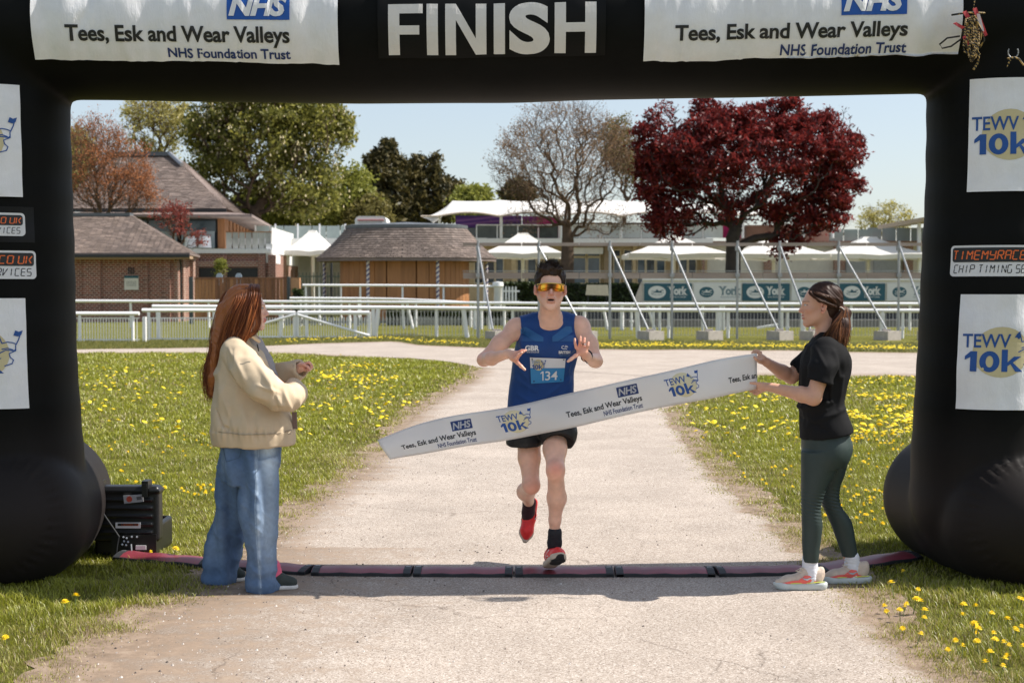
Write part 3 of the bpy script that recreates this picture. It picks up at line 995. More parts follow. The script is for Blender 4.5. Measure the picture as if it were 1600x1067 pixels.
    q = MB(); q.poly_prism([wp(0, Z(413, 90)) + nrm * 0.05, wp(1, Z(413, 90)) + nrm * 0.05, wp(1, zt + 0.3) + nrm * 0.05, wp(0, zt + 0.3) + nrm * 0.05], -nrm * 0.4); q.build("white_fascia", WHITE, rt)
    q = MB(); q.poly_prism([wp(0, zt + 0.3), wp(0.8, zt + 0.3), wp(0.8, zt + 1.3), wp(0.02, zt + 1.3)], -nrm * 0.06); q.build("white_screen", MEMB, rt)
    # glass balustrade along the terrace front
    for k in range(7):
        a = X(352, dt) + (X(424, dt) - X(352, dt)) * k / 7
        b_ = X(352, dt) + (X(424, dt) - X(352, dt)) * (k + 1) / 7
        q = MB(); q.bb(a + 0.03, b_ - 0.03, dt + 0.2, dt + 0.24, zp1, zp1 + 1.0); q.build("balustrade_pane", M("frosted_pane", (0.42, 0.42, 0.38), 0.3, 0.3, 1.2), rt)
    q = MB(); q.bb(X(352, dt), X(424, dt), dt + 0.17, dt + 0.27, zp1 + 1.003, zp1 + 1.06); q.build("handrail", TIMB, rt)
big_pavilion()

# white-clothed tables behind the glass
for i, px in enumerate((303, 325)):
    t = root("dining_table", ("white-clothed table nearer the timber corner of the restaurant glass" if i else "white-clothed table in the middle of the restaurant glass"), "table", (X(px, 92.0), 91.2, Z(388, 92)), "tables on the restaurant terrace")
    m = MB(); m.lathe((X(px, 92.0), 91.2, Z(388, 92)), [(0.42, 0), (0.36, 0.72), (0.0, 0.74)], 12); m.build("tablecloth", WHITE, t)

# ---- timber screen gate in front of the restaurant
def timber_gate():
    d = 69.0
    x0, x1 = X(304, d), X(448, d)
    z0, z1 = 0.15, Z(434, d)
    rt = root("timber_screen", "long brown vertical-board timber screen beside the brick outbuilding", "fence", ((x0 + x1) / 2, d, 0))
    n = 26
    shared = None
    w = (x1 - x0) / n
    shades = [TIMB, TIMBD]
    for k in range(n):
        a = x0 + k * w
        q = MB(); q.bb(a + 0.012, a + w - 0.012, d - 0.03 - 0.01 * (k % 3), d + 0.02, z0, z1 - 0.08)
        q.build("plank", TIMB if (k < 6 or k % 7 == 3) else TIMBD, rt)
    q = MB(); q.bb(x0, x1, d - 0.07, d + 0.05, z1 - 0.078, z1 + 0.02); q.build("top_rail", TIMBD, rt)
    for xx, ww in ((x0 - 0.17, 0.16), (x1 + 0.1, 0.14)):
        q = MB(); q.bb(xx - ww / 2, xx + ww / 2, d - 0.1, d + 0.1, 0, z1 + 0.05); q.build("post", M("dark_grey_steel", (0.055, 0.065, 0.07), 0.5), rt)
    q = MB(); q.bb(x1 + 0.2, x1 + 0.62, d, d + 0.4, 0, z1); q.build("end_post", M("orange_cedar", (0.45, 0.24, 0.12), 0.7, 0.2), rt)
timber_gate()
# round signs standing behind the screen
for i, px in enumerate((343, 373)):
    d = 70.5
    s = root("round_top_sign", "pale round-topped sign behind the timber screen, " + ("beside the small conifer" if i == 0 else "standing clear of the conifer"), "sign", (X(px, d), d, 0), "round-topped signs behind the screen")
    q = MB(); V, Fc = rrect2d(-0.16, 0.16, 0, 0.62, 0.155); q.poly_prism([(X(px, d) + p[0], d, 1.85 + p[1]) for p in V], (0, 0.04, 0)); q.build("board", M("pale_blue_board", (0.45, 0.53, 0.58), 0.5), s)
    q = MB(); q.bb(X(px, d) - 0.03, X(px, d) + 0.03, d + 0.045, d + 0.09, 0, 1.9); q.build("post", BLACKM, s)

# ---- wooden drum pavilion with curved tiled roof and striped poles
def drum_pavilion():
    d = 70.0
    dc = d + 2.8
    cx = (X(495, dc) + X(776, dc)) / 2; ax = (X(776, dc) - X(495, dc)) / 2; ay = ax * 0.62
    cy = d + ay
    rt = root("timber_pavilion", "low oval timber pavilion with a curved tiled roof and striped poles", "building", (cx, cy, 0))
    ze, zr = Z(404, d + 2), Z(357, d + 2)
    N = 40
    bx = (X(733, dc) - X(533, dc)) / 2; bxc = (X(733, dc) + X(533, dc)) / 2
    # timber wall: vertical boards around a flattened drum
    kb = 46
    for k in range(kb):
        a0 = 2 * math.pi * k / kb; a1 = 2 * math.pi * (k + 1) / kb - 0.012
        def pt(a, r=1.0):
            ca, sa = math.cos(a), math.sin(a)
            e = 0.55
            return np.array((bxc + bx * r * math.copysign(abs(ca) ** e, ca), cy + ay * 0.68 * r * math.copysign(abs(sa) ** e, sa), 0))
        A, B = pt(a0), pt(a1)
        if np.linalg.norm(B - A) < 0.02: continue
        inn = np.array((bxc, cy, 0)) - (A + B) / 2; inn /= np.linalg.norm(inn)
        q = MB(); q.poly_prism([A + (0, 0, 0.1), B + (0, 0, 0.1), B + (0, 0, ze - 0.02), A + (0, 0, ze - 0.02)], inn * (0.08 if k % 3 else 0.03))
        q.build("plank", TIMB if k % 5 != 2 else M("orange_oak", (0.42, 0.19, 0.075), 0.6, 0.2, 1.5, mapscale=(3, 3, 0.25)), rt)
    q = MB(); q.lathe((bxc, cy, 0), [(bx * 0.90, 0.0), (bx * 0.90, ze)], 40, 1, ay * 0.66 / bx); q.build("inner_wall", TIMBD, rt)
    # roof: bell-curved oval, built in courses of tiles
    prof = []
    for t in np.linspace(0, 1, 15):
        rx = 1.0 - 0.33 * t - 0.0 * t * t
        z = ze + (zr - ze) * (0.72 * t + 0.28 * t * t)
        prof.append((rx, z))
    def rp(a, r, z):
        ca, sa = math.cos(a), math.sin(a)
        e = 0.8
        return (cx + ax * r * math.copysign(abs(ca) ** e, ca), cy + ay * r * math.copysign(abs(sa) ** e, sa), z)
    q = MB(); V = []; Fc = []
    for r, z in prof:
        V += [rp(2 * math.pi * k / N, r * 0.995, z - 0.03) for k in range(N)]
    for i in range(len(prof) - 1):
        for k in range(N):
            k2 = (k + 1) % N; Fc.append((i * N + k, i * N + k2, (i + 1) * N + k2, (i + 1) * N + k))
    V += [rp(2 * math.pi * k / N, prof[0][0] * 0.995, prof[0][1] - 0.15) for k in range(N)]
    b0 = len(prof) * N
    for k in range(N):
        k2 = (k + 1) % N; Fc.append((b0 + k, b0 + k2, k2, k))
    Fc.append(tuple(b0 + k for k in range(N - 1, -1, -1)))
    q.add(V, Fc); ro = q.build("roof", SLATE, rt)
    V = []; Fc = []; rg = random.Random(5); nt_ = 120
    for i in range(len(prof) - 1):
        r0, z0 = prof[i]; r1, z1 = prof[i + 1]
        for k in range(nt_):
            a0 = 2 * math.pi * (k + 0.5 * (i % 2)) / nt_; a1 = a0 + 2 * math.pi / nt_ * 0.93
            l = 0.03 + rg.uniform(-0.008, 0.012)
            n = len(V)
            V += [rp(a0, r0 + 0.004, z0 + l), rp(a1, r0 + 0.004, z0 + l), rp(a1, r1, z1 + 0.006), rp(a0, r1, z1 + 0.006), rp(a0, r0 + 0.002, z0 - 0.02), rp(a1, r0 + 0.002, z0 - 0.02)]
            Fc += [(n, n + 1, n + 2, n + 3), (n + 4, n + 5, n + 1, n)]
    tag(mesh_obj("roof_tile", V, Fc, TILE2, ro), kind="stuff")
    q = MB(); V = []; Fc = []
    r, z = prof[-1]
    for rr, zz in ((r + 0.01, z), (r + 0.01, z + 0.16), (r - 0.05, z + 0.2), (0.01, z + 0.35)):
        V += [rp(2 * math.pi * k / N, rr, zz) for k in range(N)]
    for i in range(3):
        for k in range(N):
            k2 = (k + 1) % N; Fc.append((i * N + k, i * N + k2, (i + 1) * N + k2, (i + 1) * N + k))
    q.add(V, Fc); q.build("ridge", LEAD, ro)
    # striped poles
    m, nt, b = newmat("striped_pole")
    tc = nt.nodes.new("ShaderNodeTexCoord"); mp = nt.nodes.new("ShaderNodeMapping"); mp.inputs['Rotation'].default_value = (0, R(38), 0)
    wv = nt.nodes.new("ShaderNodeTexWave"); wv.bands_direction = 'Z'; wv.inputs['Scale'].default_value = 1.7
    nt.links.new(tc.outputs['Object'], mp.inputs[0]); nt.links.new(mp.outputs[0], wv.inputs[0])
    r_ = ramp(nt, wv.outputs[0], [(0.0, srgb(40, 50, 110)), (0.3, (0.75, 0.75, 0.75)), (0.6, srgb(150, 40, 40)), (0.8, (0.75, 0.75, 0.75))])
    r_.color_ramp.interpolation = 'CONSTANT'
    nt.links.new(r_.outputs[0], b.inputs['Base Color']); b.inputs['Roughness'].default_value = 0.4
    for px, dy in ((507, 4.0), (518, 7.5), (575, 0.55), (684, 0.55), (760, 4.2)):
        yy = d + dy
        q = MB(); q.tube([(X(px, yy), yy, 0), (X(px, yy), yy, ze - 0.05)], 0.085 if dy < 5 else 0.07, 10); q.build("pole", m if px != 518 else BLACKM, rt)
drum_pavilion()

# white rounded plant box above the drum roof
rt = root("roof_kiosk", "small white rounded roof cabin with a red line behind the oval pavilion", "kiosk", (X(579, 84), 84, 0))
q = MB(); V, Fc = rrect2d(X(555, 84), X(604, 84), Z(357, 84) - 1, Z(338, 84), 0.25)
q.poly_prism([(p[0], 84, p[1]) for p in V], (0, 2.5, 0)); q.build("shell", WHITE, rt)
q = MB(); q.bb(X(561, 84), X(598, 84), 83.95, 84.0 - 0.003, Z(356, 84) - 0.9, Z(345.5, 84)); q.build("recess", M("pale_grey_panel", (0.5, 0.48, 0.47), 0.6), rt)
q = MB(); q.bb(X(559, 84), X(600, 84), 83.93, 84.0 - 0.004, Z(345, 84), Z(343.6, 84)); q.build("stripe", M("red_stripe", (0.5, 0.08, 0.05), 0.5), rt)
q = MB(); q.bb(X(560, 84), X(599, 84), 84.2, 86, 0, Z(360, 84)); q.build("support", OFFW, rt)

# ---- grandstand terrace building on the right
def grandstand():
    d = 96.0
    rt = root("grandstand_terrace", "long cream terrace building with timber windows under a white tensile roof", "building", (X(1080, d), d, 0))
    x0, x1 = X(732, d), X(1640, d)
    zf = Z(383, d)
    xm = X(1104, d)
    q = MB(); q.bb(x0 - 6, xm, d + 0.5, d + 18, 0, zf - 0.01); q.build("wall", CREAM, rt)
    q = MB(); q.bb(xm, x1, d + 0.3, d + 18, 0, zf - 0.012); q.build("wall", OFFW, rt)
    q = MB(); q.bb(x0 - 20, X(1112, d), d - 0.6, d + 18, zf, Z(373, d)); q.build("terrace_slab", WHITE, rt)
    q = MB(); q.bb(X(1112, d), x1, d - 0.2, d + 18, zf, Z(377, d)); q.build("brick_band", BRICK, rt)
    # windows
    panes = [(760, 772), (775, 786), (809, 821), (825, 837), (861, 872), (896, 915), (919, 937), (960, 969), (976, 988), (997, 1008), (1011, 1023), (1027, 1039), (1062, 1074), (1077, 1088), (742, 754)]
    for a, b_ in panes:
        for (u, v, mt) in ((442, 403, GLASSD if (a // 3) % 2 else GLASSB), (400, 391, GLASSD)):
            xa, xb = X(a, d), X(b_, d)
            q = MB(); q.bb(xa, xb, d + 0.40, d + 0.495, Z(u, d), Z(v, d)); w = q.build("window", mt, rt)
            f = MB()
            for xx in (xa - 0.07, xb): f.bb(xx, xx + 0.07, d + 0.3, d + 0.497, Z(u, d) - 0.05, Z(v, d) + 0.05)
            f.bb(xa, xb, d + 0.31, d + 0.497, Z(v, d), Z(v, d) + 0.07); f.bb(xa, xb, d + 0.31, d + 0.497, Z(u, d) - 0.07, Z(u, d))
            f.build("frame", M("pale_frame", (0.60, 0.50, 0.34), 0.6), w)
    for a, wd in ((799, 8), (848, 9), (944, 11), (989, 5), (1048, 8), (1096, 9)):
        q = MB(); q.bb(X(a, d), X(a + wd, d), d + 0.1, d + 0.497, 0, zf - 0.012); q.build("column", CREAM if a != 944 else M("brown_column", (0.30, 0.22, 0.14), 0.7), rt)
    for a in (896, 1098):
        q = MB(); q.bb(X(a, d), X(a + 46, d) if a == 896 else X(a + 5, d), d - 0.2, d + 0.099, Z(397, d), Z(387, d)); q.build("awning_box" if a == 896 else "pier", OFFW, rt)
    for a, wd in ((1097, 4), (1194, 16), (1303, 17), (1412, 14)):
        q = MB(); q.bb(X(a, d), X(a + wd, d), d - 0.05, d + 0.297, 0, zf - 0.013); q.build("brick_pier", BRICK, rt)
    for a, b_ in ((1322, 1352), (1366, 1408)):
        q = MB(); q.bb(X(a, d), X(b_, d), d + 0.1, d + 0.296, 0, Z(405, d)); q.build("shutter", M("grey_shutter", (0.36, 0.37, 0.38), 0.5), rt)
    # upper storey behind the balustrade
    yb = d + 9
    q = MB(); q.bb(X(700, d), X(880, d), yb, yb + 4, Z(375, d), Z(352, yb)); q.build("upper_wall", GLASSD, rt)
    q = MB(); q.bb(X(880, d), X(1140, d), yb + 3, yb + 6, Z(375, d), Z(345, yb)); q.build("upper_wall", M("brown_panel", (0.16, 0.115, 0.085), 0.6, 0.4, 0.5), rt)
    q = MB(); q.bb(X(905, yb), X(1020, yb), yb + 2.7, yb + 2.9, Z(364, yb), Z(351, yb)); q.build("window", GLASSD, rt)
    # purple wave-pattern drapes
    m, nt, b = newmat("purple_wave_print")
    tc = nt.nodes.new("ShaderNodeTexCoord")
    wv = nt.nodes.new("ShaderNodeTexWave"); wv.bands_direction = 'Z'; wv.inputs['Scale'].default_value = 0.35; wv.inputs['Distortion'].default_value = 9; wv.inputs['Detail'].default_value = 0.5; wv.inputs['Detail Scale'].default_value = 0.25
    nt.links.new(tc.outputs['Object'], wv.inputs[0])
    r1 = ramp(nt, wv.outputs[0], [(0, srgb(62, 30, 110)), (0.5, srgb(100, 50, 135)), (0.75, srgb(150, 105, 160)), (1, srgb(80, 40, 130))])
    nt.links.new(r1.outputs[0], b.inputs['Base Color']); b.inputs['Roughness'].default_value = 0.6
    mg = M("magenta_print", srgb(170, 30, 110), 0.6, 0.3, 0.5)
    q = MB(); q.bb(X(712, yb), X(815, yb), yb - 0.1, yb - 0.02, Z(356, yb), Z(337, yb)); q.build("purple_drape", m, rt)
    q = MB(); q.bb(X(816, yb), X(862, yb), yb - 0.1, yb - 0.02, Z(358, yb), Z(338, yb)); q.build("purple_drape", M("plum_print", srgb(120, 40, 125), 0.6, 0.35, 0.4), rt)
    q = MB(); q.bb(X(838, yb), X(877, yb), yb - 0.18, yb - 0.12, Z(372, yb), Z(340, yb)); q.build("magenta_drape", mg, rt)
    q = MB(); q.bb(X(1122, yb), X(1162, yb), yb - 0.1, yb - 0.02, Z(372, yb), Z(341, yb)); q.build("magenta_drape", mg, rt)
    q = MB(); q.bb(X(1165, yb), X(1300, yb), yb - 0.1, yb + 5, Z(377, d), Z(352, yb)); q.build("upper_wall", M("warm_grey_wall", (0.30, 0.22, 0.17), 0.7, 0.4, 0.6), rt)
    # balustrade
    gl = M("smoked_balustrade", (0.055, 0.065, 0.06), 0.1, 0.4, 1.0)
    gw = M("pale_balustrade", (0.55, 0.58, 0.57), 0.15, 0.1, 1.0)
    xs = list(range(745, 1120, 32))
    for k, px in enumerate(xs):
        q = MB(); q.bb(X(px, d) + 0.06, X(px + 32, d) - 0.06, d - 0.35, d - 0.3, Z(372, d), Z(353, d)); q.build("balustrade_pane", gl if (k < 4) else gw, rt)
        q = MB(); q.bb(X(px, d) - 0.035, X(px, d) + 0.035, d - 0.38, d - 0.3, Z(373, d), Z(352, d)); q.build("baluster", WHITE, rt)
    q = MB(); q.bb(X(745, d), X(1129, d), d - 0.4, d - 0.28, Z(352.8, d), Z(351.2, d)); q.build("handrail", WHITE, rt)
    # green glass wind screen on the right and left of the stand
    gg = M("green_glass_screen", (0.26, 0.33, 0.32), 0.15, 0.15, 0.6)
    for k in range(7):
        a = 1297 + k * 23
        q = MB(); q.bb(X(a, d) + 0.03, X(a + 23, d) - 0.03, d + 0.5 + (1.5 if k > 2 else 0), d + 0.56 + (1.5 if k > 2 else 0), Z(377, d), Z(358 - (4 if k > 2 else 0), d)); q.build("glass_screen", gg, rt)
    # tensile roof: scalloped membrane between poles
    yr0, yr1 = d - 1.5, d + 13
    px_sup = [662, 687, 783, 877, 970, 1065, 1160, 1255, 1300]
    NX = 96; NY = 10
    V = []; xa, xb = X(660, d), X(1302, d)
    for i in range(NX + 1):
        x = xa + (xb - xa) * i / NX
        pxx = 800 + x * F_PX / d
        t = (pxx - 687) / 94.0
        scal = abs(math.sin(math.pi * t)) if pxx > 687 else 0
        for j in range(NY + 1):
            v = j / NY
            prof_ = math.sin(math.pi * min(v * 1.15 + 0.0, 1.0) * 0.5)
            top = Z(306 + (0 if pxx < 990 else (pxx - 990) * 0.025), d + 5)
            eave = Z(338, d - 1.5)
            if pxx < 700:
                sft = max(0.0, (700 - pxx) / 40.0)
                top = top * (1 - sft ** 0.8) + Z(334, d) * sft ** 0.8
            z = eave + 0.25 * scal * (1 - v) + (top - eave) * prof_ - 0.25 * scal * v
            V.append((x, yr0 + (yr1 - yr0) * v, z))
    Fc = [(i * (NY + 1) + j, (i + 1) * (NY + 1) + j, (i + 1) * (NY + 1) + j + 1, i * (NY + 1) + j + 1) for i in range(NX) for j in range(NY)]
    o = mesh_obj("tensile_roof", V, np.array(Fc), MEMB, rt, smooth=True)
    sm = o.modifiers.new("thick", 'SOLIDIFY'); sm.thickness = 0.05
    q = MB(); q.tube([V[i * (NY + 1)] for i in range(NX + 1)], 0.07, 6); q.build("roof_edge", M("beige_edge", (0.50, 0.42, 0.34), 0.6), rt)
    for px in px_sup[1:]:
        q = MB(); q.tube([(X(px, d - 0.9), d - 0.9, Z(373, d)), (X(px, d - 0.9), d - 0.9, Z(337, d))], 0.10, 8); q.build("roof_pole", WHITE, rt)
    # second tented canopy far right
    q = MB(); q.add([P(1372, 352, 88), P(1440, 340, 86), P(1600, 325, 86), P(1600, 332, 100), P(1420, 345, 100)], [(0, 1, 2, 3, 4)])
    q.poly_prism([P(1372, 352, 88), P(1440, 340, 86), P(1600, 325, 86)], (0, 0.1, -0.25)); q.build("side_canopy", M("tan_canopy", (0.42, 0.35, 0.29), 0.6), rt)
    q = MB(); q.tube([P(1436, 342, 87), P(1436, 440, 87)], 0.12, 8); q.build("canopy_pole", WHITE, rt)
grandstand()

# grey mesh wind screen left of the drum pavilion, and white back wall
rt = root("wind_screen", "pale grey-green glass wind screen on the far side, left of the oval pavilion", "screen", (X(470, 101), 101, 0))
sg = M("grey_green_mesh", (0.27, 0.32, 0.30), 0.4, 0.15, 0.7)
for k in range(8):
    a = 400 + k * 22
    q = MB(); q.bb(X(a, 101) + 0.03, X(a + 22, 101) - 0.03, 101, 101.05, Z(378, 101), Z(353, 101)); q.build("panel", sg, rt)
q = MB()
for a in (400, 431, 466, 500, 540, 576): q.bb(X(a, 101) - 0.05, X(a, 101) + 0.05, 100.9, 100.99, 0, Z(350, 101))
q.build("post", WHITE, rt)
q = MB(); q.bb(X(440, 101), X(660, 101), 101.5, 103, 0, Z(380, 101)); q.build("wall", OFFW, rt)
rt = root("back_block", "white block behind the oval pavilion under the tensile roof", "building", (X(700, 104), 104, 0))
q = MB(); q.bb(X(600, 104), X(760, 104), 104, 112, 0, Z(376, 104)); q.build("wall", OFFW, rt)
q = MB(); q.bb(X(600, 104), X(760, 104), 103.8, 112, Z(376, 104) + 0.002, Z(371, 104)); q.build("coping", WHITE, rt)
q = MB(); q.bb(X(640, 104), X(700, 104), 103.9, 103.99, 0.5, Z(395, 104)); q.build("window", GLASSD, rt)

# ---- big parasols
def parasol_mesh(cx, cy, half, zt, ze, rt):
    m = MB(); n = 8; V = []; Fc = []
    rings = [(0.0, zt + 0.14), (0.14, zt + 0.12), (0.17, zt), (0.6, zt - (zt - ze) * 0.62), (1.0, ze)]
    N = 16
    for r, z in rings:
        for k in range(N):
            a = 2 * math.pi * k / N + math.pi / 4
            # square parasol with softly dished sides
            ca, sa = math.cos(a), math.sin(a); s_ = 1 / max(abs(ca), abs(sa))
            rr = r * half * (s_ if k % 2 == 0 else s_ * 0.97)
            V.append((cx + rr * ca, cy + rr * sa, z - (0.08 * r if k % 4 == 2 else 0)))
    for i in range(len(rings) - 1):
        for k in range(N):
            k2 = (k + 1) % N; Fc.append((i * N + k, i * N + k2, (i + 1) * N + k2, (i + 1) * N + k))
    b0 = len(V)
    V += [(p[0], p[1], p[2] - 0.28) for p in V[-N:]]
    for k in range(N):
        k2 = (k + 1) % N; Fc.append((b0 - N + k, b0 - N + k2, b0 + k2, b0 + k))
    m.add(V, Fc); m.build("canopy", MEMB, rt, smooth=False)
    q = MB()
    for k in range(8):
        a = 2 * math.pi * k / 8 + math.pi / 4
        s_ = 1 / max(abs(math.cos(a)), abs(math.sin(a)))
        q.tube([(cx, cy, ze - 0.35), (cx + half * 0.9 * s_ * math.cos(a), cy + half * 0.9 * s_ * math.sin(a), ze + 0.05)], 0.025, 4)
    q.build("strut", WHITE, rt)
    q = MB(); q.tube([(cx, cy, 0.02), (cx, cy, zt)], 0.11, 10); q.build("pole", OFFW, rt)
for (px0, px1, pt, pe, d, px_lab) in ((448, 528, 363, 392, 92, "white square parasol between the brick arcade and the oval pavilion"),
                                (757, 877, 367, 396, 88, "white square parasol just right of the oval pavilion"),
                                (978, 1130, 371, 397, 88, "white square parasol left of the copper beech trunk"),
                                (1138, 1284, 373, 398, 88, "white square parasol under the right side of the copper beech"),
                                (1286, 1434, 373, 398, 88, "white square parasol beside the arch's right leg")):
    c = ((px0 + px1) / 2)
    half = (X(px1, d) - X(px0, d)) / 2
    rt = root("parasol", px_lab, "parasol", (X(c, d), d, 0), "white terrace parasols")
    parasol_mesh(X(c, d), d + half * 0.2, half, Z(pt, d), Z(pe, d), rt)
# ------------------------------------------------------------------ rails, fences, boards
def running_rail(label, pts, posts, z_under=None, r=0.07, name="running_rail", slat=False):
    """pts: (photo x, photo y, distance) of the rail; posts: (photo x, distance, width, lean)"""
    W = [P(*p) for p in pts]
    rt = root(name, label, "rail", (float(W[0][0]), float(W[0][1]), 0), "white running rails")
    q = MB(); q.tube(W, r, 10, ry=0.8 if not slat else 1.6); q.build("rail", WHITEP, rt)
    xs = np.array([w[0] for w in W]); zs = np.array([w[2] for w in W]); ds = np.array([w[1] for w in W])
    for (px, wd, lean) in posts:
        # find the spot on the rail under this photograph column
        pxs = 800 + xs / ds * F_PX
        d = np.interp(px, pxs, ds); x = (px - 800) / F_PX * d; z = np.interp(px, pxs, zs)
        q = MB(); q.tube([(x + lean, d + 0.05, 0), (x, d + 0.02, z - r * 0.5)], wd / 2, 8); po = q.build("post", WHITEP, rt)
        if wd < 0.12:
            q = MB(); q.tube([(x + lean, d + 0.05, 0.32), (x + lean * 0.8, d + 0.05, 0.4)], wd * 0.75, 8); q.build("collar", WHITEP, po)
    return rt

running_rail("long near white running rail on thick posts, passing behind the runner", [(238, 479, 48.5), (460, 480, 48.8), (600, 480.5, 49), (760, 482, 49), (1000, 484.5, 48.6), (1445, 485.5, 48)],
             [(247, 0.16, 0), (583, 0.13, 0), (591, 0.16, -0.12), (682, 0.09, 0), (724, 0.16, 0.12), (801, 0.09, 0), (995, 0.16, 0.06), (1045, 0.1, 0), (1122, 0.16, 0), (1138, 0.1, 0), (1231, 0.1, 0), (1255, 0.17, 0), (1379, 0.17, 0), (1411, 0.1, 0)], r=0.085)
running_rail("white running rail on slim posts along the far side of the turf track", [(100, 470.5, 62), (330, 471, 62), (620, 472.5, 60), (800, 474, 59), (1000, 475.5, 58), (1445, 475, 58)],
             [(204, 0.11, 0), (326, 0.11, 0), (441, 0.11, 0), (546, 0.11, 0), (629, 0.12, 0.05), (636, 0.12, 0.25), (742, 0.12, 0), (752, 0.12, 0), (765, 0.12, 0), (788, 0.12, 0), (913, 0.14, 0), (942, 0.12, 0.2), (972, 0.16, 0), (987, 0.1, 0), (1012, 0.12, 0.3), (1021, 0.12, 0), (1031, 0.12, 0),
              (1098, 0.12, 0), (1126, 0.12, 0), (1131, 0.12, 0), (1222, 0.12, 0), (1330, 0.12, 0), (1422, 0.12, 0)], r=0.085)
running_rail("white rail curving in front of the oval pavilion", [(453, 466, 64), (560, 466.5, 64), (620, 467.5, 63.5), (690, 470.5, 63), (742, 474, 62.5)], [(470, 0.09, 0), (560, 0.09, 0), (650, 0.09, 0), (736, 0.09, 0)], r=0.075)
running_rail("shorter white rail with rounded end standing close to the oval pavilion", [(473, 445.7, 67), (600, 446, 67), (775, 447.5, 67)],
             [(478, 0.1, 0), (499, 0.1, 0), (533, 0.08, 0), (563, 0.09, 0), (629, 0.1, 0), (693, 0.1, 0), (757, 0.12, 0)], r=0.075)
rt = root("rail_end_drum", "rounded white end post of the rail by the oval pavilion", "post", (X(778, 67), 67, 0))
q = MB(); q.lathe((X(778, 67), 67, 0), [(0.2, 0), (0.2, Z(449, 67)), (0.27, Z(447, 67)), (0.25, Z(441, 67)), (0.0, Z(440, 67))], 14); q.build("drum", WHITEP, rt)

def hurdle(label, x0, x1, y_rail, d, posts, y_pick=497, y_base=None, picks=True, group="white hurdles with fine bars"):
    a, b = X(x0, d), X(x1, d); zt = Z(y_rail, d); zp = Z(y_pick, d)
    rt = root("rail_hurdle", label, "fence", ((a + b) / 2, d, 0), group)
    if y_rail:
        q = MB(); q.tube([(a, d, zt), (b, d, zt)], 0.085, 8, ry=0.7); q.build("rail", WHITEP, rt)
    for px in posts:
        q = MB(); q.tube([(X(px, d), d, 0), (X(px, d), d, zt - 0.05)], 0.05, 8); q.build("post", WHITEP, rt)
    if picks:
        q = MB(); n = int((b - a) / 0.085)
        for k in range(n):
            xx = a + (b - a) * k / n
            q.bb(xx - 0.013, xx + 0.013, d + 0.06, d + 0.075, 0.03, zp)
        q.bb(a, b, d + 0.05, d + 0.058, zp - 0.02, zp + 0.02); q.bb(a, b, d + 0.05, d + 0.058, 0.06, 0.1)
        tag(q.build("thin_bar", WHITEP, rt), kind="stuff")
    return rt
hurdle("short white hurdle nearest the arch's left leg", 112, 217, 490, 44.5, (124, 207))
hurdle("white hurdle behind the red-haired woman, left of the gates", 222, 341, 484.8, 45.5, (232, 334))
rt = root("gate_post", "thick white post between the two left hurdles", "post", (X(224.5, 44.8), 44.8, 0))
q = MB(); q.bb(X(222.5, 44.8), X(227.5, 44.8), 44.75, 44.9, 0, Z(495, 44.8)); q.build("post_body", WHITEP, rt)
# gates
def gate(label, x0, x1, d, diag):
    a, b = X(x0, d), X(x1, d); zt = Z(487, d); zb = Z(529, d) + 0.05
    rt = root("field_gate", label, "gate", ((a + b) / 2, d, 0), "white double gates")
    for xx in (a, b):
        q = MB(); q.bb(xx - 0.05, xx + 0.05, d - 0.04, d + 0.04, 0.01, zt); q.build("stile", WHITEP, rt)
    for px in ((x0 * 0.88 + x1 * 0.12), (x0 * 0.2 + x1 * 0.8)):
        q = MB(); q.bb(X(px, d) - 0.05, X(px, d) + 0.05, d - 0.03, d + 0.03, zb, zt - 0.06); q.build("upright", WHITEP, rt)
    q = MB(); q.tube([(a, d, zt - 0.04), (b, d, zt - 0.04)], 0.07, 8); q.build("top_bar", WHITEP, rt)
    q = MB(); q.tube([(a, d, zb), (b, d, zb)], 0.035, 8); q.build("bottom_bar", WHITEP, rt)
    q = MB(); q.tube([(diag[0] and a or b, d - 0.06, zt - 0.1), (diag[0] and b or a, d - 0.06, zb + 0.05)], 0.045, 8); q.build("brace", WHITEP, rt)
    q = MB(); n = int((b - a) / 0.085)
    for k in range(n):
        xx = a + (b - a) * k / n
        q.bb(xx - 0.013, xx + 0.013, d + 0.06, d + 0.075, zb, zt - 0.2)
    tag(q.build("thin_bar", WHITEP, rt), kind="stuff")
gate("white barred gate leaf just right of the red-haired woman's face", 345, 461, 48.4, (False,))
gate("white barred gate leaf with its brace falling to the right", 465, 577, 48.4, (True,))
rt = root("wire_fence", "fine white wire fence along the near running rail", "fence", (0, 49.3, 0))
q = MB(); xa, xb = X(598, 49.3), X(1450, 49.3)
n = int((xb - xa) / 0.12)
for k in range(n):
    xx = xa + (xb - xa) * k / n
    th = 0.010 if xx < X(760, 49.3) else 0.006
    q.bb(xx - th, xx + th, 49.3, 49.31, 0.03, 0.92)
for z in (0.08, 0.35, 0.62, 0.9): q.bb(xa, xb, 49.29, 49.298, z - 0.006, z + 0.006)
tag(q.build("wire", M("fence_wire", (0.6, 0.6, 0.6), 0.5), rt), kind="stuff")

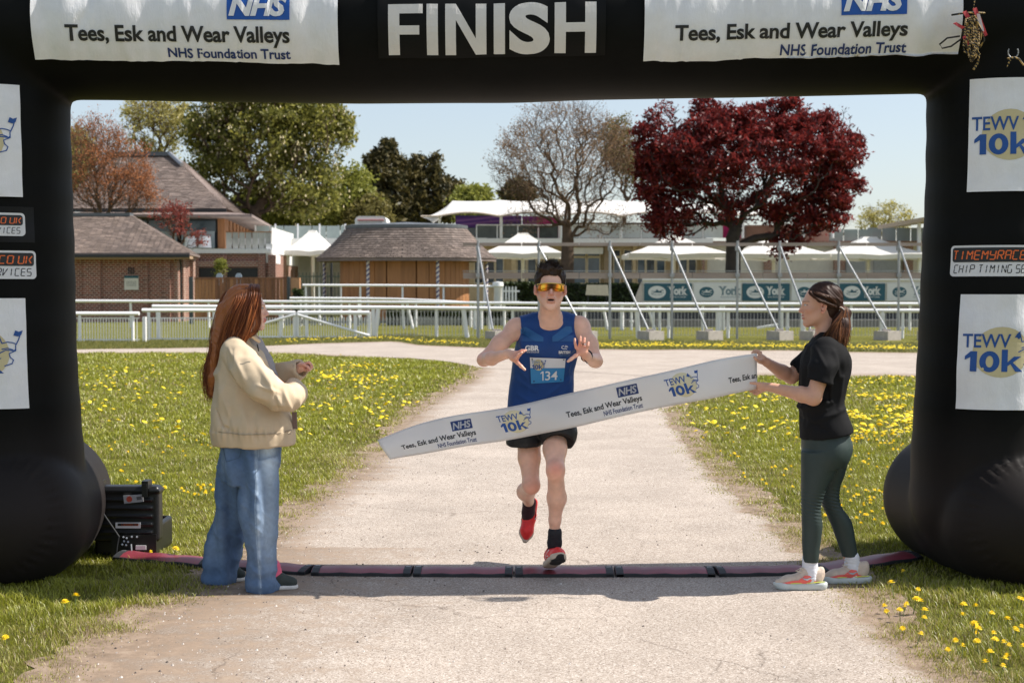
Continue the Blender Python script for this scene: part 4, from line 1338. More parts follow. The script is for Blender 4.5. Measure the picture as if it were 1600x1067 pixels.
# low dark hedge and grey picket strip in front of the pavilion
def leafcloud(n, lo, hi, size, seed=0, flat=0.0):
    r = np.random.default_rng(seed)
    C = lo + (np.array(hi) - lo) * r.random((n, 3))
    return leaf_quads(C, size, r)
def leaf_quads(C, size, r, elong=1.0, droop=0.0):
    n = len(C)
    a = r.normal(size=(n, 3)); a[:, 2] -= droop * 1.5
    a /= np.linalg.norm(a, axis=1, keepdims=True)
    b = np.cross(a, r.normal(size=(n, 3))); b /= np.linalg.norm(b, axis=1, keepdims=True)
    s = size * (0.6 + 0.8 * r.random((n, 1)))
    A = a * s * elong; B = b * s * 0.6
    V = np.stack([C - A, C + B * 0.9 , C + A, C - B * 0.9], 1).reshape(-1, 3)
    return V, np.arange(4 * n).reshape(n, 4)
HEDGE = leafmat("dark_hedge_leaf", (0.022, 0.034, 0.010), (0.06, 0.085, 0.022), 0.2)
def hedge(label, x0, x1, d, z1, n, thick=0.8, z0=0.05):
    rt = root("hedge", label, "hedge", ((X(x0, d) + X(x1, d)) / 2, d, 0), "clipped hedges")
    V, Fc = leafcloud(n, (X(x0, d), d, z0), (X(x1, d), d + thick, z1), 0.1, seed=int(x0))
    tag(mesh_obj("foliage", V, Fc, HEDGE, rt), kind="stuff")
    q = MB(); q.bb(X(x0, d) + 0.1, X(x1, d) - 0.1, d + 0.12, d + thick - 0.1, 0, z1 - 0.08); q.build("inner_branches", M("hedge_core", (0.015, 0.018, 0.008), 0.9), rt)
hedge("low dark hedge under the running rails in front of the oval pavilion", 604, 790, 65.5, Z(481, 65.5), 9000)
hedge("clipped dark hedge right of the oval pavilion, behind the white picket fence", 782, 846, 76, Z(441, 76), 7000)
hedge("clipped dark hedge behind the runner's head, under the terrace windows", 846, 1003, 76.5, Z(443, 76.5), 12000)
hedge("small green shrub at the end of the timber screen", 457, 472, 68, Z(452, 68), 900, 0.6)

def picket(label, x0, x1, d, z0, z1, mat, pitch=0.16, w=0.09, name="picket_fence", parts=False):
    rt = root(name, label, "fence", ((X(x0, d) + X(x1, d)) / 2, d, 0), "low picket fences")
    a, b = X(x0, d), X(x1, d); n = int((b - a) / pitch)
    q = MB()
    for k in range(n):
        xx = a + k * pitch
        q.poly_prism([(xx, d, z0), (xx + w, d, z0), (xx + w, d, z1 - 0.06), (xx + w / 2, d, z1), (xx, d, z1 - 0.06)], (0, 0.02, 0))
    tag(q.build("picket", mat, rt), kind="stuff")
    q = MB()
    for z in (z0 + 0.15, z1 - 0.25): q.bb(a, b, d + 0.022, d + 0.06, z - 0.04, z + 0.04)
    q.build("cross_rail", mat, rt)
GREYP = M("weathered_grey_paint", (0.30, 0.30, 0.29), 0.7, 0.15, 5)
picket("low grey picket fence below the dark hedge, left of the runner", 440, 790, 63.5, 0.05, Z(494, 63.5), GREYP)
picket("white picket fence right of the oval pavilion", 779, 812, 70, Z(476, 70), Z(447, 70), WHITE)
picket("pale picket fence glimpsed behind the arcade, left of the oval pavilion", 467, 535, 80, 0.05, Z(425, 80), M("dark_railing", (0.12, 0.14, 0.10), 0.6), 0.2, 0.05)

# low wall painted dark for shade under the boards; parade ring boards (right)
rt = root("ring_wall", "low wall below the racecourse boards, painted dark for the shade there", "wall", (X(1200, 63), 63, 0))
q = MB(); q.bb(X(800, 63), X(1640, 63), 63.4, 63.7, 0, Z(486, 63.4)); q.build("wall_body", M("shaded_board", (0.035, 0.038, 0.042), 0.6, 0.3, 1), rt)
q = MB(); q.bb(X(800, 63), X(1640, 63), 62.9, 63.3, 0, Z(500, 63)); q.build("kerb", M("grey_kerb", (0.20, 0.19, 0.185), 0.8, 0.15, 2), rt)
q = MB(); q.bb(X(905, 65), X(1640, 65), 65.2, 66, Z(484, 65) , Z(476, 65)); q.build("step", CONC, rt)

TEALP = M("teal_board_print", srgb(26, 82, 96), 0.4, 0.06, 2)
BOARDW = M("white_board_print", (0.66, 0.66, 0.62), 0.5, 0.05, 2)
def slab_york(x0, x1, z0, z1):
    """heavy slab lettering: sans letters with slab feet added"""
    V, Fc = fit2d(text2d("York", bold=0.045, spacing=0.95), x0, x1, z0, z1)
    w = x1 - x0; h = z1 - z0
    sl = []
    for c, y in ((0.03, 1.0 - 0.035), (0.26, 1.0 - 0.035), (0.155, 0.03), (0.665, 0.03), (0.60, 0.70), (0.80, 0.03), (0.80, 0.965), (0.97, 0.03), (0.93, 0.70)):
        sl.append(rect2d(x0 + w * (c - 0.055), x0 + w * (c + 0.055), z0 + h * (y - 0.035), z0 + h * (y + 0.035)))
    return join2d([(V, Fc)] + sl)
def york_boards():
    d = 64.0
    fr = root("board_frame", "long white steel frame carrying the row of racecourse boards", "frame", (X(1200, d), d, 0))
    z0, z1 = Z(473, d), Z(438, d)
    q = MB(); q.bb(X(1004, d), X(1640, d), d + 0.06, d + 0.2, z0, z1); q.build("backing", OFFW, fr)
    q = MB(); q.poly_prism([P(1003, 440, d), P(1004, 473, d), P(990, 473, d)], (0, 0.3, 0)); q.build("end_brace", M("beige_canvas", (0.5, 0.44, 0.38), 0.8), fr)
    for px in range(1012, 1640, 76):
        q = MB(); q.bb(X(px, d) - 0.06, X(px, d) + 0.06, d + 0.22, d + 0.34, 0, z1 - 0.05); q.build("leg", STEELG, fr)
    q = MB(); q.bb(X(1004, d), X(1640, d), d - 0.02, d + 0.24, z1 + 0.002, z1 + 0.10); q.build("cap_rail", WHITE, fr)
    spans = [(1006.5, 1081, 1), (1084, 1158, 0), (1160, 1234, 1), (1237, 1310, 0), (1312, 1383, 1), (1386, 1458, 0), (1460, 1534, 1), (1537, 1610, 0)]
    where = ["leftmost teal racecourse board, by the beige brace", "white racecourse board between the first and second teal boards", "teal racecourse board left of the ponytailed woman's face",
             "white racecourse board partly behind the ponytailed woman's head", "teal racecourse board right of the ponytailed woman", "white racecourse board beside the arch's right leg",
             "teal racecourse board hidden behind the arch's right leg", "white racecourse board hidden behind the arch's right leg"]
    for i, (a, b, teal) in enumerate(spans):
        if a > 1440: continue
        rt = root("advert_board", where[i], "board", (X((a + b) / 2, d), d, z0), "racecourse boards")
        xa, xb = X(a, d), X(b, d); za, zb = Z(470, d), Z(443, d)
        q = MB(); q.bb(xa, xb, d, d + 0.058, za, zb); q.build("panel", TEALP if teal else BOARDW, rt)
        fg = BOARDW if teal else TEALP
        bgm = TEALP if teal else BOARDW
        srf = lambda U, e: np.stack([U[:, 0], np.full(len(U), d - e), U[:, 1]], 1)
        w = xb - xa; h = zb - za; cx = xa + w * 0.27; cz = za + h * 0.5
        if teal: VF = ell2d(cx, cz, w * 0.185, h * 0.36)
        else: VF = ell2d(cx, cz, w * 0.155, h * 0.31)
        printed("emblem", VF, srf, fg, rt, 9, 0.003)
        # the galloping horse mark, simplified to its strokes
        k = 1.0 if teal else 0.85
        parts = [ell2d(cx + 0.02 * w, cz + 0.02 * h, 0.075 * w * k, 0.055 * h * k, 14), stroke2d([(cx + .06 * w * k, cz + .04 * h), (cx + .11 * w * k, cz + .12 * h), (cx + .135 * w * k, cz + .08 * h)], 0.05 * h),
                 stroke2d([(cx + .06 * w * k, cz), (cx + .12 * w * k, cz - .05 * h), (cx + .145 * w * k, cz - .03 * h)], 0.03 * h), stroke2d([(cx - .04 * w * k, cz), (cx - .10 * w * k, cz - .09 * h), (cx - .13 * w * k, cz - .07 * h)], 0.035 * h),
                 stroke2d([(cx - .05 * w * k, cz + .03 * h), (cx - .12 * w * k, cz + .06 * h)], 0.03 * h), ell2d(cx + .0 * w, cz + .10 * h, .025 * w * k, .05 * h * k, 10),
                 stroke2d([(cx - .11 * w * k, cz - .15 * h), (cx + .11 * w * k, cz - .15 * h)], 0.02 * h)]
        printed("horse_mark", join2d(parts), srf, bgm, rt, 9, 0.006)
        tx0 = xa + w * (0.50 if teal else 0.53); tx1 = xa + w * (0.90 if teal else 0.99)
        lm = fg if teal else M("grey_teal_print", srgb(110, 130, 135), 0.5)
        printed("lettering", slab_york(tx0, tx1, za + h * 0.33, za + h * 0.84), srf, lm, rt, 9, 0.003)
        printed("small_lettering", fit2d(text2d("RACECOURSE", 0.01), tx0 + 0.04 * w, tx1 - 0.02 * w, za + h * 0.18, za + h * 0.26), srf, lm, rt, 9, 0.003)
york_boards()
# small hanging sheet behind the hedge, near the runner's ear
rt = root("canvas_sign", "small cream canvas panel on the hedge right of the runner's head", "sign", (X(931, 70), 70, 0))
q = MB(); q.poly_prism([P(915, 461, 70), P(951, 462, 70), P(950, 445, 70), P(917, 445, 70)], (0, 0.05, 0)); q.build("sheet", M("cream_canvas", (0.62, 0.54, 0.42), 0.8), rt)
q = MB(); q.bb(X(918, 70), X(920, 70), 70.06, 70.12, 0, Z(447, 70)); q.bb(X(947, 70), X(949, 70), 70.06, 70.12, 0, Z(447, 70)); q.build("post", BLACKM, rt)

# ---- scaffold structure behind the near rail
def scaffold():
    d = 47.5
    rt = root("scaffold_frame", "galvanised scaffold frame with grey timber beams and diagonal braces behind the track rail", "scaffolding", (X(1080, d), d, 0))
    beam = M("weathered_beam", (0.36, 0.29, 0.25), 0.85, 0.25, 1.2, 0.4, 20, 0.01, mapscale=(0.3, 3, 3))
    zt = Z(382, d)
    up = [(747, 770), (842, None), (953, 1013), (1050, 1105), (1152, 1216), (1218, 1267), (1310, 1386), (1404, 1452)]
    for px, fx in up:
        q = MB(); q.tube([(X(px, d), d, 0.0), (X(px, d), d, Z(376.5, d))], 0.042, 8); q.build("upright", STEELG, rt)
        if fx is None: fx = 912
        q = MB(); q.tube([(X(px, d), d - 0.08, Z(386, d)), (X(fx, d - 1.0), d - 1.0, 0.33)], 0.036, 8); q.build("brace", STEELG, rt)
        q = MB(); q.box((X(px, d), d, Z(388, d)), (0.14, 0.16, 0.16)); q.box((X(px, d), d, Z(430, d)), (0.14, 0.16, 0.12)); q.build("clamp", STEELG, rt)
    xs = [723, 815, 905, 1000, 1082, 1192, 1262, 1355, 1445, 1560]
    for a, b in zip(xs[:-1], xs[1:]):
        q = MB(); q.bb(X(a, d) + 0.01, X(b, d) - 0.01, d + 0.06, d + 0.12, Z(384.5, d), Z(379.3, d)); q.build("plank", beam, rt)
    for a, b in zip(xs[:-1], xs[1:]):
        q = MB(); q.bb(X(a, d) + 0.01, X(b, d) - 0.01, d + 0.06, d + 0.12, Z(435.5, d), Z(426, d)); q.build("plank", beam, rt)
    q = MB(); q.bb(X(723, d), X(1560, d), d + 0.055, d + 0.125, Z(424.0, d), Z(423.0, d)); q.build("wire_rail", STEELG, rt)
    k = 0
    for cx in (778, 913, 1017, 1109, 1219, 1271, 1387, 1455):
        lab = {778: "concrete ballast block by the runner's shoulder, left side", 913: "concrete ballast block just right of the runner's arm", 1017: "concrete ballast block left of the finish tape's upper edge",
               1109: "concrete ballast block above the raised tape end", 1219: "concrete ballast block above the ponytailed woman's hands", 1271: "concrete ballast block behind the ponytailed woman", 1387: "concrete ballast block right of the ponytailed woman",
               1455: "concrete ballast block behind the arch's right leg"}[cx]
        b = root("ballast_block", lab, "block", (X(cx, d - 1), d - 1.0, 0), "concrete ballast blocks")
        Mr = Matrix.Rotation(R(33), 3, 'Z')
        q = MB(); q.box((X(cx, d - 1), d - 1.0, 0.15), (0.62, 0.62, 0.30), Mr); q.build("block_body", CONC, b)
        q = MB(); q.box((X(cx - 1, d - 1), d - 1.0, 0.335), (0.25, 0.2, 0.066)); q.build("foot_plate", CONC, b)
scaffold()
rt = root("fallen_board", "white board lying tilted on the track behind the raised tape", "board", (X(1200, 55), 55, 0))
q = MB(); q.poly_prism([P(1183, 511, 55), P(1216, 505.5, 55), P(1216, 508.5, 55), P(1184, 514, 55)], (0, 0.2, 0)); q.build("board_face", WHITE, rt)

# ------------------------------------------------------------------ trees
def skeleton(base, trunk_top, targets, seed, r_tip=0.012, power=0.5, wig=0.12, up=0.15, alpha=0.35):
    """grow a branch skeleton that reaches every target; returns node positions, parents, radii"""
    r = np.random.default_rng(seed)
    base = np.array(base, float); tt = np.array(trunk_top, float)
    nodes = [base + (tt - base) * t + np.array((r.normal() * 0.05, r.normal() * 0.05, 0)) * (t > 0) for t in np.linspace(0, 1, 7)]
    par = [-1] + list(range(6))
    plen = [np.linalg.norm(nodes[i] - base) for i in range(7)]
    order = np.argsort(np.linalg.norm(targets - tt, axis=1))
    mx = 7 + len(targets) * 4 + 10
    NP = np.zeros((mx, 3)); PL = np.zeros(mx); n = 7
    NP[:7] = nodes; PL[:7] = plen
    PR = np.full(mx, -1); PR[:7] = par
    first = 5
    for ti in order:
        t = targets[ti]
        D = NP[first:n] - t
        L = np.sqrt((D ** 2).sum(1))
        c = L + alpha * PL[first:n] + 0.6 * np.maximum(0, NP[first:n, 2] - t[2])
        j = first + int(np.argmin(c))
        p = NP[j]; v = t - p; ln = np.linalg.norm(v)
        k = 3 if ln > 1.2 else 2
        prev = j
        side = r.normal(size=3); side -= side @ v / (ln ** 2 + 1e-9) * v
        side /= np.linalg.norm(side) + 1e-9
        for q in range(1, k + 1):
            s = q / k
            pos = p + v * s + side * wig * ln * math.sin(math.pi * s) + np.array((0, 0, -up * ln * math.sin(math.pi * s)))
            NP[n] = pos; PR[n] = prev; PL[n] = PL[prev] + ln / k
            prev = n; n += 1
    NP = NP[:n]; PR = PR[:n]
    cnt = np.zeros(n); child = np.zeros(n, bool)
    child[PR[PR >= 0]] = True
    cnt[~child] = 1
    for i in range(n - 1, 0, -1): cnt[PR[i]] += cnt[i]
    rad = r_tip * cnt ** power
    return NP, PR, rad

def frusta(NP, PR, rad, nside=5, rmin=0.0):
    idx = np.nonzero((PR >= 0) & (rad > rmin))[0]
    A = NP[PR[idx]]; B = NP[idx]; ra = np.minimum(rad[PR[idx]], rad[idx] * 1.5); rb = rad[idx]
    t = B - A; L = np.linalg.norm(t, axis=1, keepdims=True) + 1e-9; t /= L
    u = np.where(np.abs(t[:, 2:3]) < 0.9, np.array([[0, 0, 1.0]]), np.array([[1.0, 0, 0]]))
    x = np.cross(t, u); x /= np.linalg.norm(x, axis=1, keepdims=True); y = np.cross(x, t)
    m = len(idx); V = np.zeros((m, 2, nside, 3))
    for k in range(nside):
        a = 2 * math.pi * k / nside
        dr = x * math.cos(a) + y * math.sin(a)
        V[:, 0, k] = A - t * ra[:, None] * 0.3 + dr * ra[:, None]; V[:, 1, k] = B + t * rb[:, None] * 0.3 + dr * rb[:, None]
    base = (np.arange(m) * 2 * nside)[:, None]
    Fc = []
    for k in range(nside):
        k2 = (k + 1) % nside
        Fc.append(np.concatenate([base + k, base + k2, base + nside + k2, base + nside + k], 1))
    return V.reshape(-1, 3), np.concatenate(Fc)

def sample_ell(n, c, r, rg, shell=0.35):
    v = rg.normal(size=(n, 3)); v /= np.linalg.norm(v, axis=1, keepdims=True)
    s = (shell + (1 - shell) * rg.random((n, 1))) ** 0.6
    return np.array(c) + v * s * np.array(r)

BARK = M("grey_brown_bark", (0.105, 0.068, 0.042), 0.9, 0.3, 3, 0.6, 12, 0.02)
BARKD = M("dark_bark", (0.045, 0.035, 0.03), 0.9, 0.3, 3, 0.6, 12, 0.02)

def tree(name, label, px, d, trunk_top_y, blobs, ntgt, nleaf, leaf, size, seed, bark=BARK, r_tip=0.012, group=None, trunk_r=None, twigs=0.0, spread=0.45, wig=0.12, up=0.05, power=0.5, droop=0.0, elong=1.0, alpha=0.35, rmin=0.0, zmin=None, extra=None, alive=1.0):
    """blobs: list of (photo x, photo y, half width px, half height px, weight[, depth m])"""
    rg = np.random.default_rng(seed)
    base = np.array((X(px, d), d, 0.0))
    rt = root(name, label, "tree", tuple(base), group)
    T = []
    k = d / F_PX
    tot = sum(b[4] for b in blobs)
    for b in blobs:
        c = P(b[0], b[1], d); c[1] += (b[5] if len(b) > 5 else 0)
        n = max(3, int(ntgt * b[4] / tot))
        rz = b[3] * k; rx = b[2] * k
        T.append(sample_ell(n, c, (rx, min(rx, rz * 1.2 + 0.5) if len(b) < 7 else b[6], rz), rg))
    T = np.concatenate(T)
    if zmin is not None: T = T[T[:, 2] > zmin]
    top = P(px, trunk_top_y, d)
    NP, PR, rad = skeleton(base, top, T, seed, r_tip, power, wig, up, alpha)
    if trunk_r: 
        rad[:6] = np.maximum(rad[:6], np.linspace(trunk_r * 1.25, trunk_r * 0.9, 6)); rad = np.minimum(rad, trunk_r * 1.25)
    V, Fc = frusta(NP, PR, rad, 6 if twigs else 5, rmin)
    if twigs:
        # fine twigs fan out from every branch end
        leafn = np.ones(len(NP), bool); leafn[PR[PR >= 0]] = False
        tips = NP[leafn]; dirs = tips - NP[PR[leafn]]; dirs /= np.linalg.norm(dirs, axis=1, keepdims=True) + 1e-9
        m = int(twigs)
        A = np.repeat(tips, m, 0); Dr = np.repeat(dirs, m, 0) + rg.normal(size=(len(tips) * m, 3)) * 0.55 + np.array((0, 0, 0.25))
        Dr /= np.linalg.norm(Dr, axis=1, keepdims=True)
        Ln = (0.35 + 0.5 * rg.random((len(A), 1)))
        B = A + Dr * Ln
        N2 = np.concatenate([A, B]); P2 = np.concatenate([np.full(len(A), -1), np.arange(len(A))]); r2 = np.concatenate([np.full(len(A), r_tip * 0.75), np.full(len(A), r_tip * 0.45)])
        V2, F2 = frusta(N2, P2, r2, 3)
        twig_o = mesh_obj("twig", V2, F2, bark, rt); tag(twig_o, kind="stuff")
        tips_all = np.concatenate([B, A + Dr * Ln * 0.5])
    else:
        leafn = np.ones(len(NP), bool); leafn[PR[PR >= 0]] = False
        tips_all = np.concatenate([NP[leafn], NP[(rad < r_tip * 2.2)]])
    mesh_obj("trunk", V, Fc, bark, rt, smooth=True)
    if nleaf:
        wgt = np.clip((1.0 if name == 'copper_beech' else 0.60) + 1.3 * vnoise(tips_all, 0.55, seed) + 0.5 * vnoise(tips_all, 1.4, seed + 1), 0.03, 1.2)
        ci = rg.choice(len(tips_all), nleaf, p=wgt / wgt.sum())
        C = tips_all[ci] + rg.normal(size=(nleaf, 3)) * spread * np.array((1, 1, 0.6))
        V, Fc = leaf_quads(C, size, rg, elong, droop)
        o = mesh_obj("crown", V, Fc, leaf, rt)
    if extra is not None: extra(rt, tips_all, rg)
    return rt

L_CHEST = leafmat("chestnut_leaf", (0.06, 0.072, 0.012), (0.32, 0.30, 0.06), 0.4)
L_CANDLE = leafmat("cream_blossom", (0.56, 0.48, 0.26), (0.72, 0.64, 0.42), 0.3)
L_LIME = leafmat("fresh_lime_leaf", (0.17, 0.19, 0.03), (0.32, 0.32, 0.07), 0.45)
L_PALE = leafmat("pale_yellow_leaf", (0.30, 0.27, 0.07), (0.50, 0.44, 0.16), 0.5)
L_BEECH = leafmat("copper_beech_leaf", (0.045, 0.008, 0.010), (0.31, 0.040, 0.034), 0.45, 0.4)
L_BUD = leafmat("orange_bud", (0.26, 0.09, 0.035), (0.48, 0.20, 0.08), 0.4)
L_BUD2 = leafmat("brown_bud", (0.20, 0.12, 0.07), (0.34, 0.22, 0.12), 0.4)
L_YEW = leafmat("yew_needle", (0.022, 0.026, 0.010), (0.17, 0.135, 0.045), 0.25)
L_RED = leafmat("dark_red_sapling_leaf", (0.16, 0.03, 0.03), (0.35, 0.09, 0.06), 0.4)

def candles(rt, tips, rg):
    n = 2400
    C = tips[rg.integers(0, len(tips), n)] + rg.normal(size=(n, 3)) * 0.45
    V = []; Fc = []
    for c in C:
        n0 = len(V); h = 0.15 + 0.09 * rg.random(); r_ = 0.075
        V += [c + (r_, 0, 0), c + (0, r_, 0), c + (-r_, 0, 0), c + (0, -r_, 0), c + (0, 0, h), c + (0, 0, -0.05)]
        Fc += [(n0, n0 + 1, n0 + 4), (n0 + 1, n0 + 2, n0 + 4), (n0 + 2, n0 + 3, n0 + 4), (n0 + 3, n0, n0 + 4), (n0 + 1, n0, n0 + 5), (n0 + 2, n0 + 1, n0 + 5), (n0 + 3, n0 + 2, n0 + 5), (n0, n0 + 3, n0 + 5)]
    tag(mesh_obj("blossom", V, Fc, L_CANDLE, rt), kind="stuff")

tree("horse_chestnut", "big dense horse chestnut with cream blossom candles behind the tiled restaurant roof", 400, 112, 330,
     [(412, 215, 106, 90, 5), (345, 208, 52, 68, 1.8), (480, 200, 68, 62, 2.5), (470, 290, 72, 55, 2), (410, 150, 110, 60, 2.2), (350, 280, 55, 60, 1.5), (520, 195, 28, 30, .5)],
     1500, 40000, L_CHEST, 0.17, 21, trunk_r=0.55, spread=0.38, extra=candles, r_tip=0.02)
tree("light_green_tree", "airy yellow-green spring tree above the restaurant roof, left of the chestnut", 240, 128, 290,
     [(240, 205, 48, 48, 2), (225, 180, 30, 25, .8), (265, 185, 38, 32, 1)], 700, 5500, L_PALE, 0.13, 22, trunk_r=0.3, spread=0.26, twigs=3, r_tip=0.014)
tree("budding_tree", "orange-budding bare tree in front of the restaurant roof, beside the arch's left leg", 160, 83, 345,
     [(165, 270, 66, 62, 3), (150, 225, 45, 38, 1.3), (130, 290, 50, 45, 1.2), (200, 300, 38, 36, 1), (225, 318, 20, 20, .3)], 1200, 12000, L_BUD, 0.055, 23, trunk_r=0.16, spread=0.13, twigs=5, r_tip=0.008, wig=0.06, up=-0.05, alpha=0.7)
tree("yellow_shrub_tree", "yellow-green tree half hidden at the arch's left inner edge", 112, 105, 300, [(112, 250, 30, 60, 1)], 250, 5000, L_PALE, 0.16, 24, trunk_r=0.2, spread=0.35)
tree("red_sapling", "small dark-red leaved sapling between the outbuilding roof and the restaurant glass", 272, 81, 395, [(276, 352, 24, 22, 1), (262, 340, 14, 10, .4), (300, 375, 14, 16, .4)], 150, 1500, L_RED, 0.07, 25, trunk_r=0.07, spread=0.15, twigs=2)
tree("small_conifer", "small green conifer behind the timber screen", 345, 71, 440, [(345, 425, 8, 14, 1), (345, 412, 4, 8, .3)], 60, 1500, L_LIME, 0.05, 26, trunk_r=0.05, spread=0.1)
for i, (px, py, hw, hh, lab) in enumerate(((395, 325, 30, 30, "round lime-green shrub tree at the chestnut's left foot"), (445, 318, 42, 34, "bright yellow-green tree under the chestnut's crown"), (505, 330, 30, 30, "yellow-green bush right under the chestnut's lower branches"),
                                       (545, 300, 38, 45, "bright spring-green tree between the chestnut and the dark yew"), (577, 332, 34, 30, "rounded olive tree in front of the dark yews"), (738, 318, 28, 28, "pale green tree at the right edge of the yews"))):
    tree("spring_tree", lab, px, 120 - i, py + 20, [(px, py, hw, hh, 1), (px + 8, py + hh * .5, hw * 1.1, hh * .6, .6)], 260, 8500, L_LIME if i != 4 else leafmat("olive_leaf", (0.12, 0.11, 0.03), (0.24, 0.20, 0.06), 0.35), 0.17, 30 + i, trunk_r=0.2, spread=0.35, group="spring trees behind the pavilion")
tree("yew_tree", "tallest dark yew behind the oval pavilion", 605, 130, 335, [(605, 305, 40, 55, 3), (603, 250, 13, 34, .8), (586, 262, 11, 26, .5), (622, 264, 12, 26, .5), (575, 290, 12, 22, .4), (642, 310, 20, 44, 1), (610, 335, 50, 30, 1)], 800, 26000, L_YEW, 0.20, 41, bark=BARKD, trunk_r=0.35, spread=0.28, elong=1.4, group="dark yews")
tree("yew_tree", "twin-topped dark yew left of the white tensile roof", 680, 131, 335, [(672, 310, 38, 45, 3), (653, 268, 9, 28, .4), (680, 272, 11, 32, .5), (696, 290, 9, 20, .3), (714, 305, 13, 22, .4), (700, 325, 32, 28, 1)], 700, 21000, L_YEW, 0.20, 42, bark=BARKD, trunk_r=0.3, spread=0.26, elong=1.4, group="dark yews")
tree("distant_tree", "small dark tree behind the tensile roof, left of the bare tree", 808, 135, 320, [(808, 305, 24, 18, 1)], 120, 3500, L_YEW, 0.22, 43, trunk_r=0.2, spread=0.4)
tree("bare_tree", "large bare spreading tree with a dark trunk left of the copper beech", 886, 80, 352,
     [(885, 262, 104, 97, 4), (825, 262, 58, 62, 1.9), (935, 255, 60, 70, 1.8), (880, 200, 70, 40, 1.6), (830, 345, 50, 18, .35), (940, 352, 50, 14, .35), (800, 285, 30, 25, .4)],
     2000, 16000, L_BUD2, 0.05, 44, bark=BARK, r_tip=0.009, trunk_r=0.42, twigs=5, spread=0.16, wig=0.10, up=0.06, power=0.52)
tree("ivy_clad_tree", "bare olive-brown tree standing between the big bare tree and the copper beech", 975, 118, 320, [(975, 245, 28, 55, 2), (960, 225, 18, 30, .8), (990, 280, 22, 35, 1)], 600, 5500, leafmat("olive_bud", (0.09, 0.085, 0.02), (0.22, 0.19, 0.06), 0.35), 0.12, 45, trunk_r=0.25, spread=0.35, twigs=2)
tree("copper_beech", "large copper beech with dark red leaves and a black trunk", 1146, 78, 372,
     [(1170, 258, 165, 78, 7), (1090, 235, 92, 62, 3), (1250, 235, 92, 64, 3), (1160, 195, 140, 32, 2.4), (1060, 330, 45, 30, 0.5), (1240, 345, 48, 42, 1.0), (1290, 300, 45, 40, 0.9), (1120, 330, 60, 28, .8), (1216, 385, 22, 24, .25), (1030, 280, 38, 60, 1.1), (1055, 352, 55, 26, .7), (1012, 225, 25, 45, .6), (1275, 325, 50, 46, 1.0), (1322, 250, 30, 50, .6), (1300, 185, 30, 18, .3), (1040, 175, 30, 16, .25), (1335, 222, 14, 10, .1), (1342, 290, 10, 12, .08), (1105, 162, 20, 10, .15), (1225, 160, 30, 9, .2)],
     2600, 66000, L_BEECH, 0.09, 46, bark=BARKD, r_tip=0.013, trunk_r=0.45, spread=0.19, elong=1.5, up=0.0, power=0.5)
tree("distant_tree", "pale budding round tree beyond the green glass screen", 1382, 150, 350, [(1382, 345, 38, 26, 1)], 250, 3000, L_PALE, 0.12, 47, trunk_r=0.2, spread=0.25, twigs=3)
tree("distant_tree", "thin bare tree at the right foot of the copper beech", 1312, 120, 370, [(1312, 345, 16, 30, 1)], 80, 150, L_BUD2, 0.06, 48, trunk_r=0.1, spread=0.15, twigs=3)
# ------------------------------------------------------------------ inflatable finish arch
AD = 8.25                      # distance of the arch
NYLON = None
def nylon():
    m, nt, b = newmat("black_nylon")
    n = noise_node(nt, 3, 5)
    r = ramp(nt, n.outputs[0], [(0.3, (0.0028, 0.0032, 0.0030)), (0.7, (0.0055, 0.0058, 0.0055))])
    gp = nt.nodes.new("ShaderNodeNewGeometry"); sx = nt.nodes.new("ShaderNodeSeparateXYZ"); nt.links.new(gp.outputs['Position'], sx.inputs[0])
    dz = ramp(nt, sx.outputs['Z'], [(0.45, (1, 1, 1)), (0.95, (0, 0, 0))])       # foot tubes painted paler low down, standing in for sunlight
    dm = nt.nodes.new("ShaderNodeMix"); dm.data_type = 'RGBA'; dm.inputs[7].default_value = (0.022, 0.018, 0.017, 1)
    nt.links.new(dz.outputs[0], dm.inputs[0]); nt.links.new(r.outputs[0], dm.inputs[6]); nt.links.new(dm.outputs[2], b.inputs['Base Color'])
    b.inputs['Roughness'].default_value = 0.55
    b.inputs['Specular IOR Level'].default_value = 0.10
    b.inputs['Sheen Weight'].default_value = 0.012
    n2 = noise_node(nt, 260, 2); bump(nt, n2.outputs[0], b, 0.2, 0.001)
    return m
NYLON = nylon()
RB = 0.42
_bx = np.array([P(x, y, AD) for x, y in ((-300, 158), (112, 157), (350, 160), (600, 162), (750, 161), (900, 158.5), (1200, 152), (1449, 147), (1900, 140))])
def beam_zc(x): return np.interp(x, _bx[:, 0], _bx[:, 2]) + RB * 1.005
RL = 0.375
def leg_x(side, z):
    if side < 0: return np.interp(z, [0.3, 1.2, 3.2], [-2.90, -2.93, -2.955])
    return np.interp(z, [0.3, 1.2, 2.2, 3.2], [2.735, 2.755, 2.785, 2.795])
def leg_r(z): return np.interp(z, [0.3, 0.75, 1.3, 3.2], [0.42, 0.39, 0.378, 0.372])

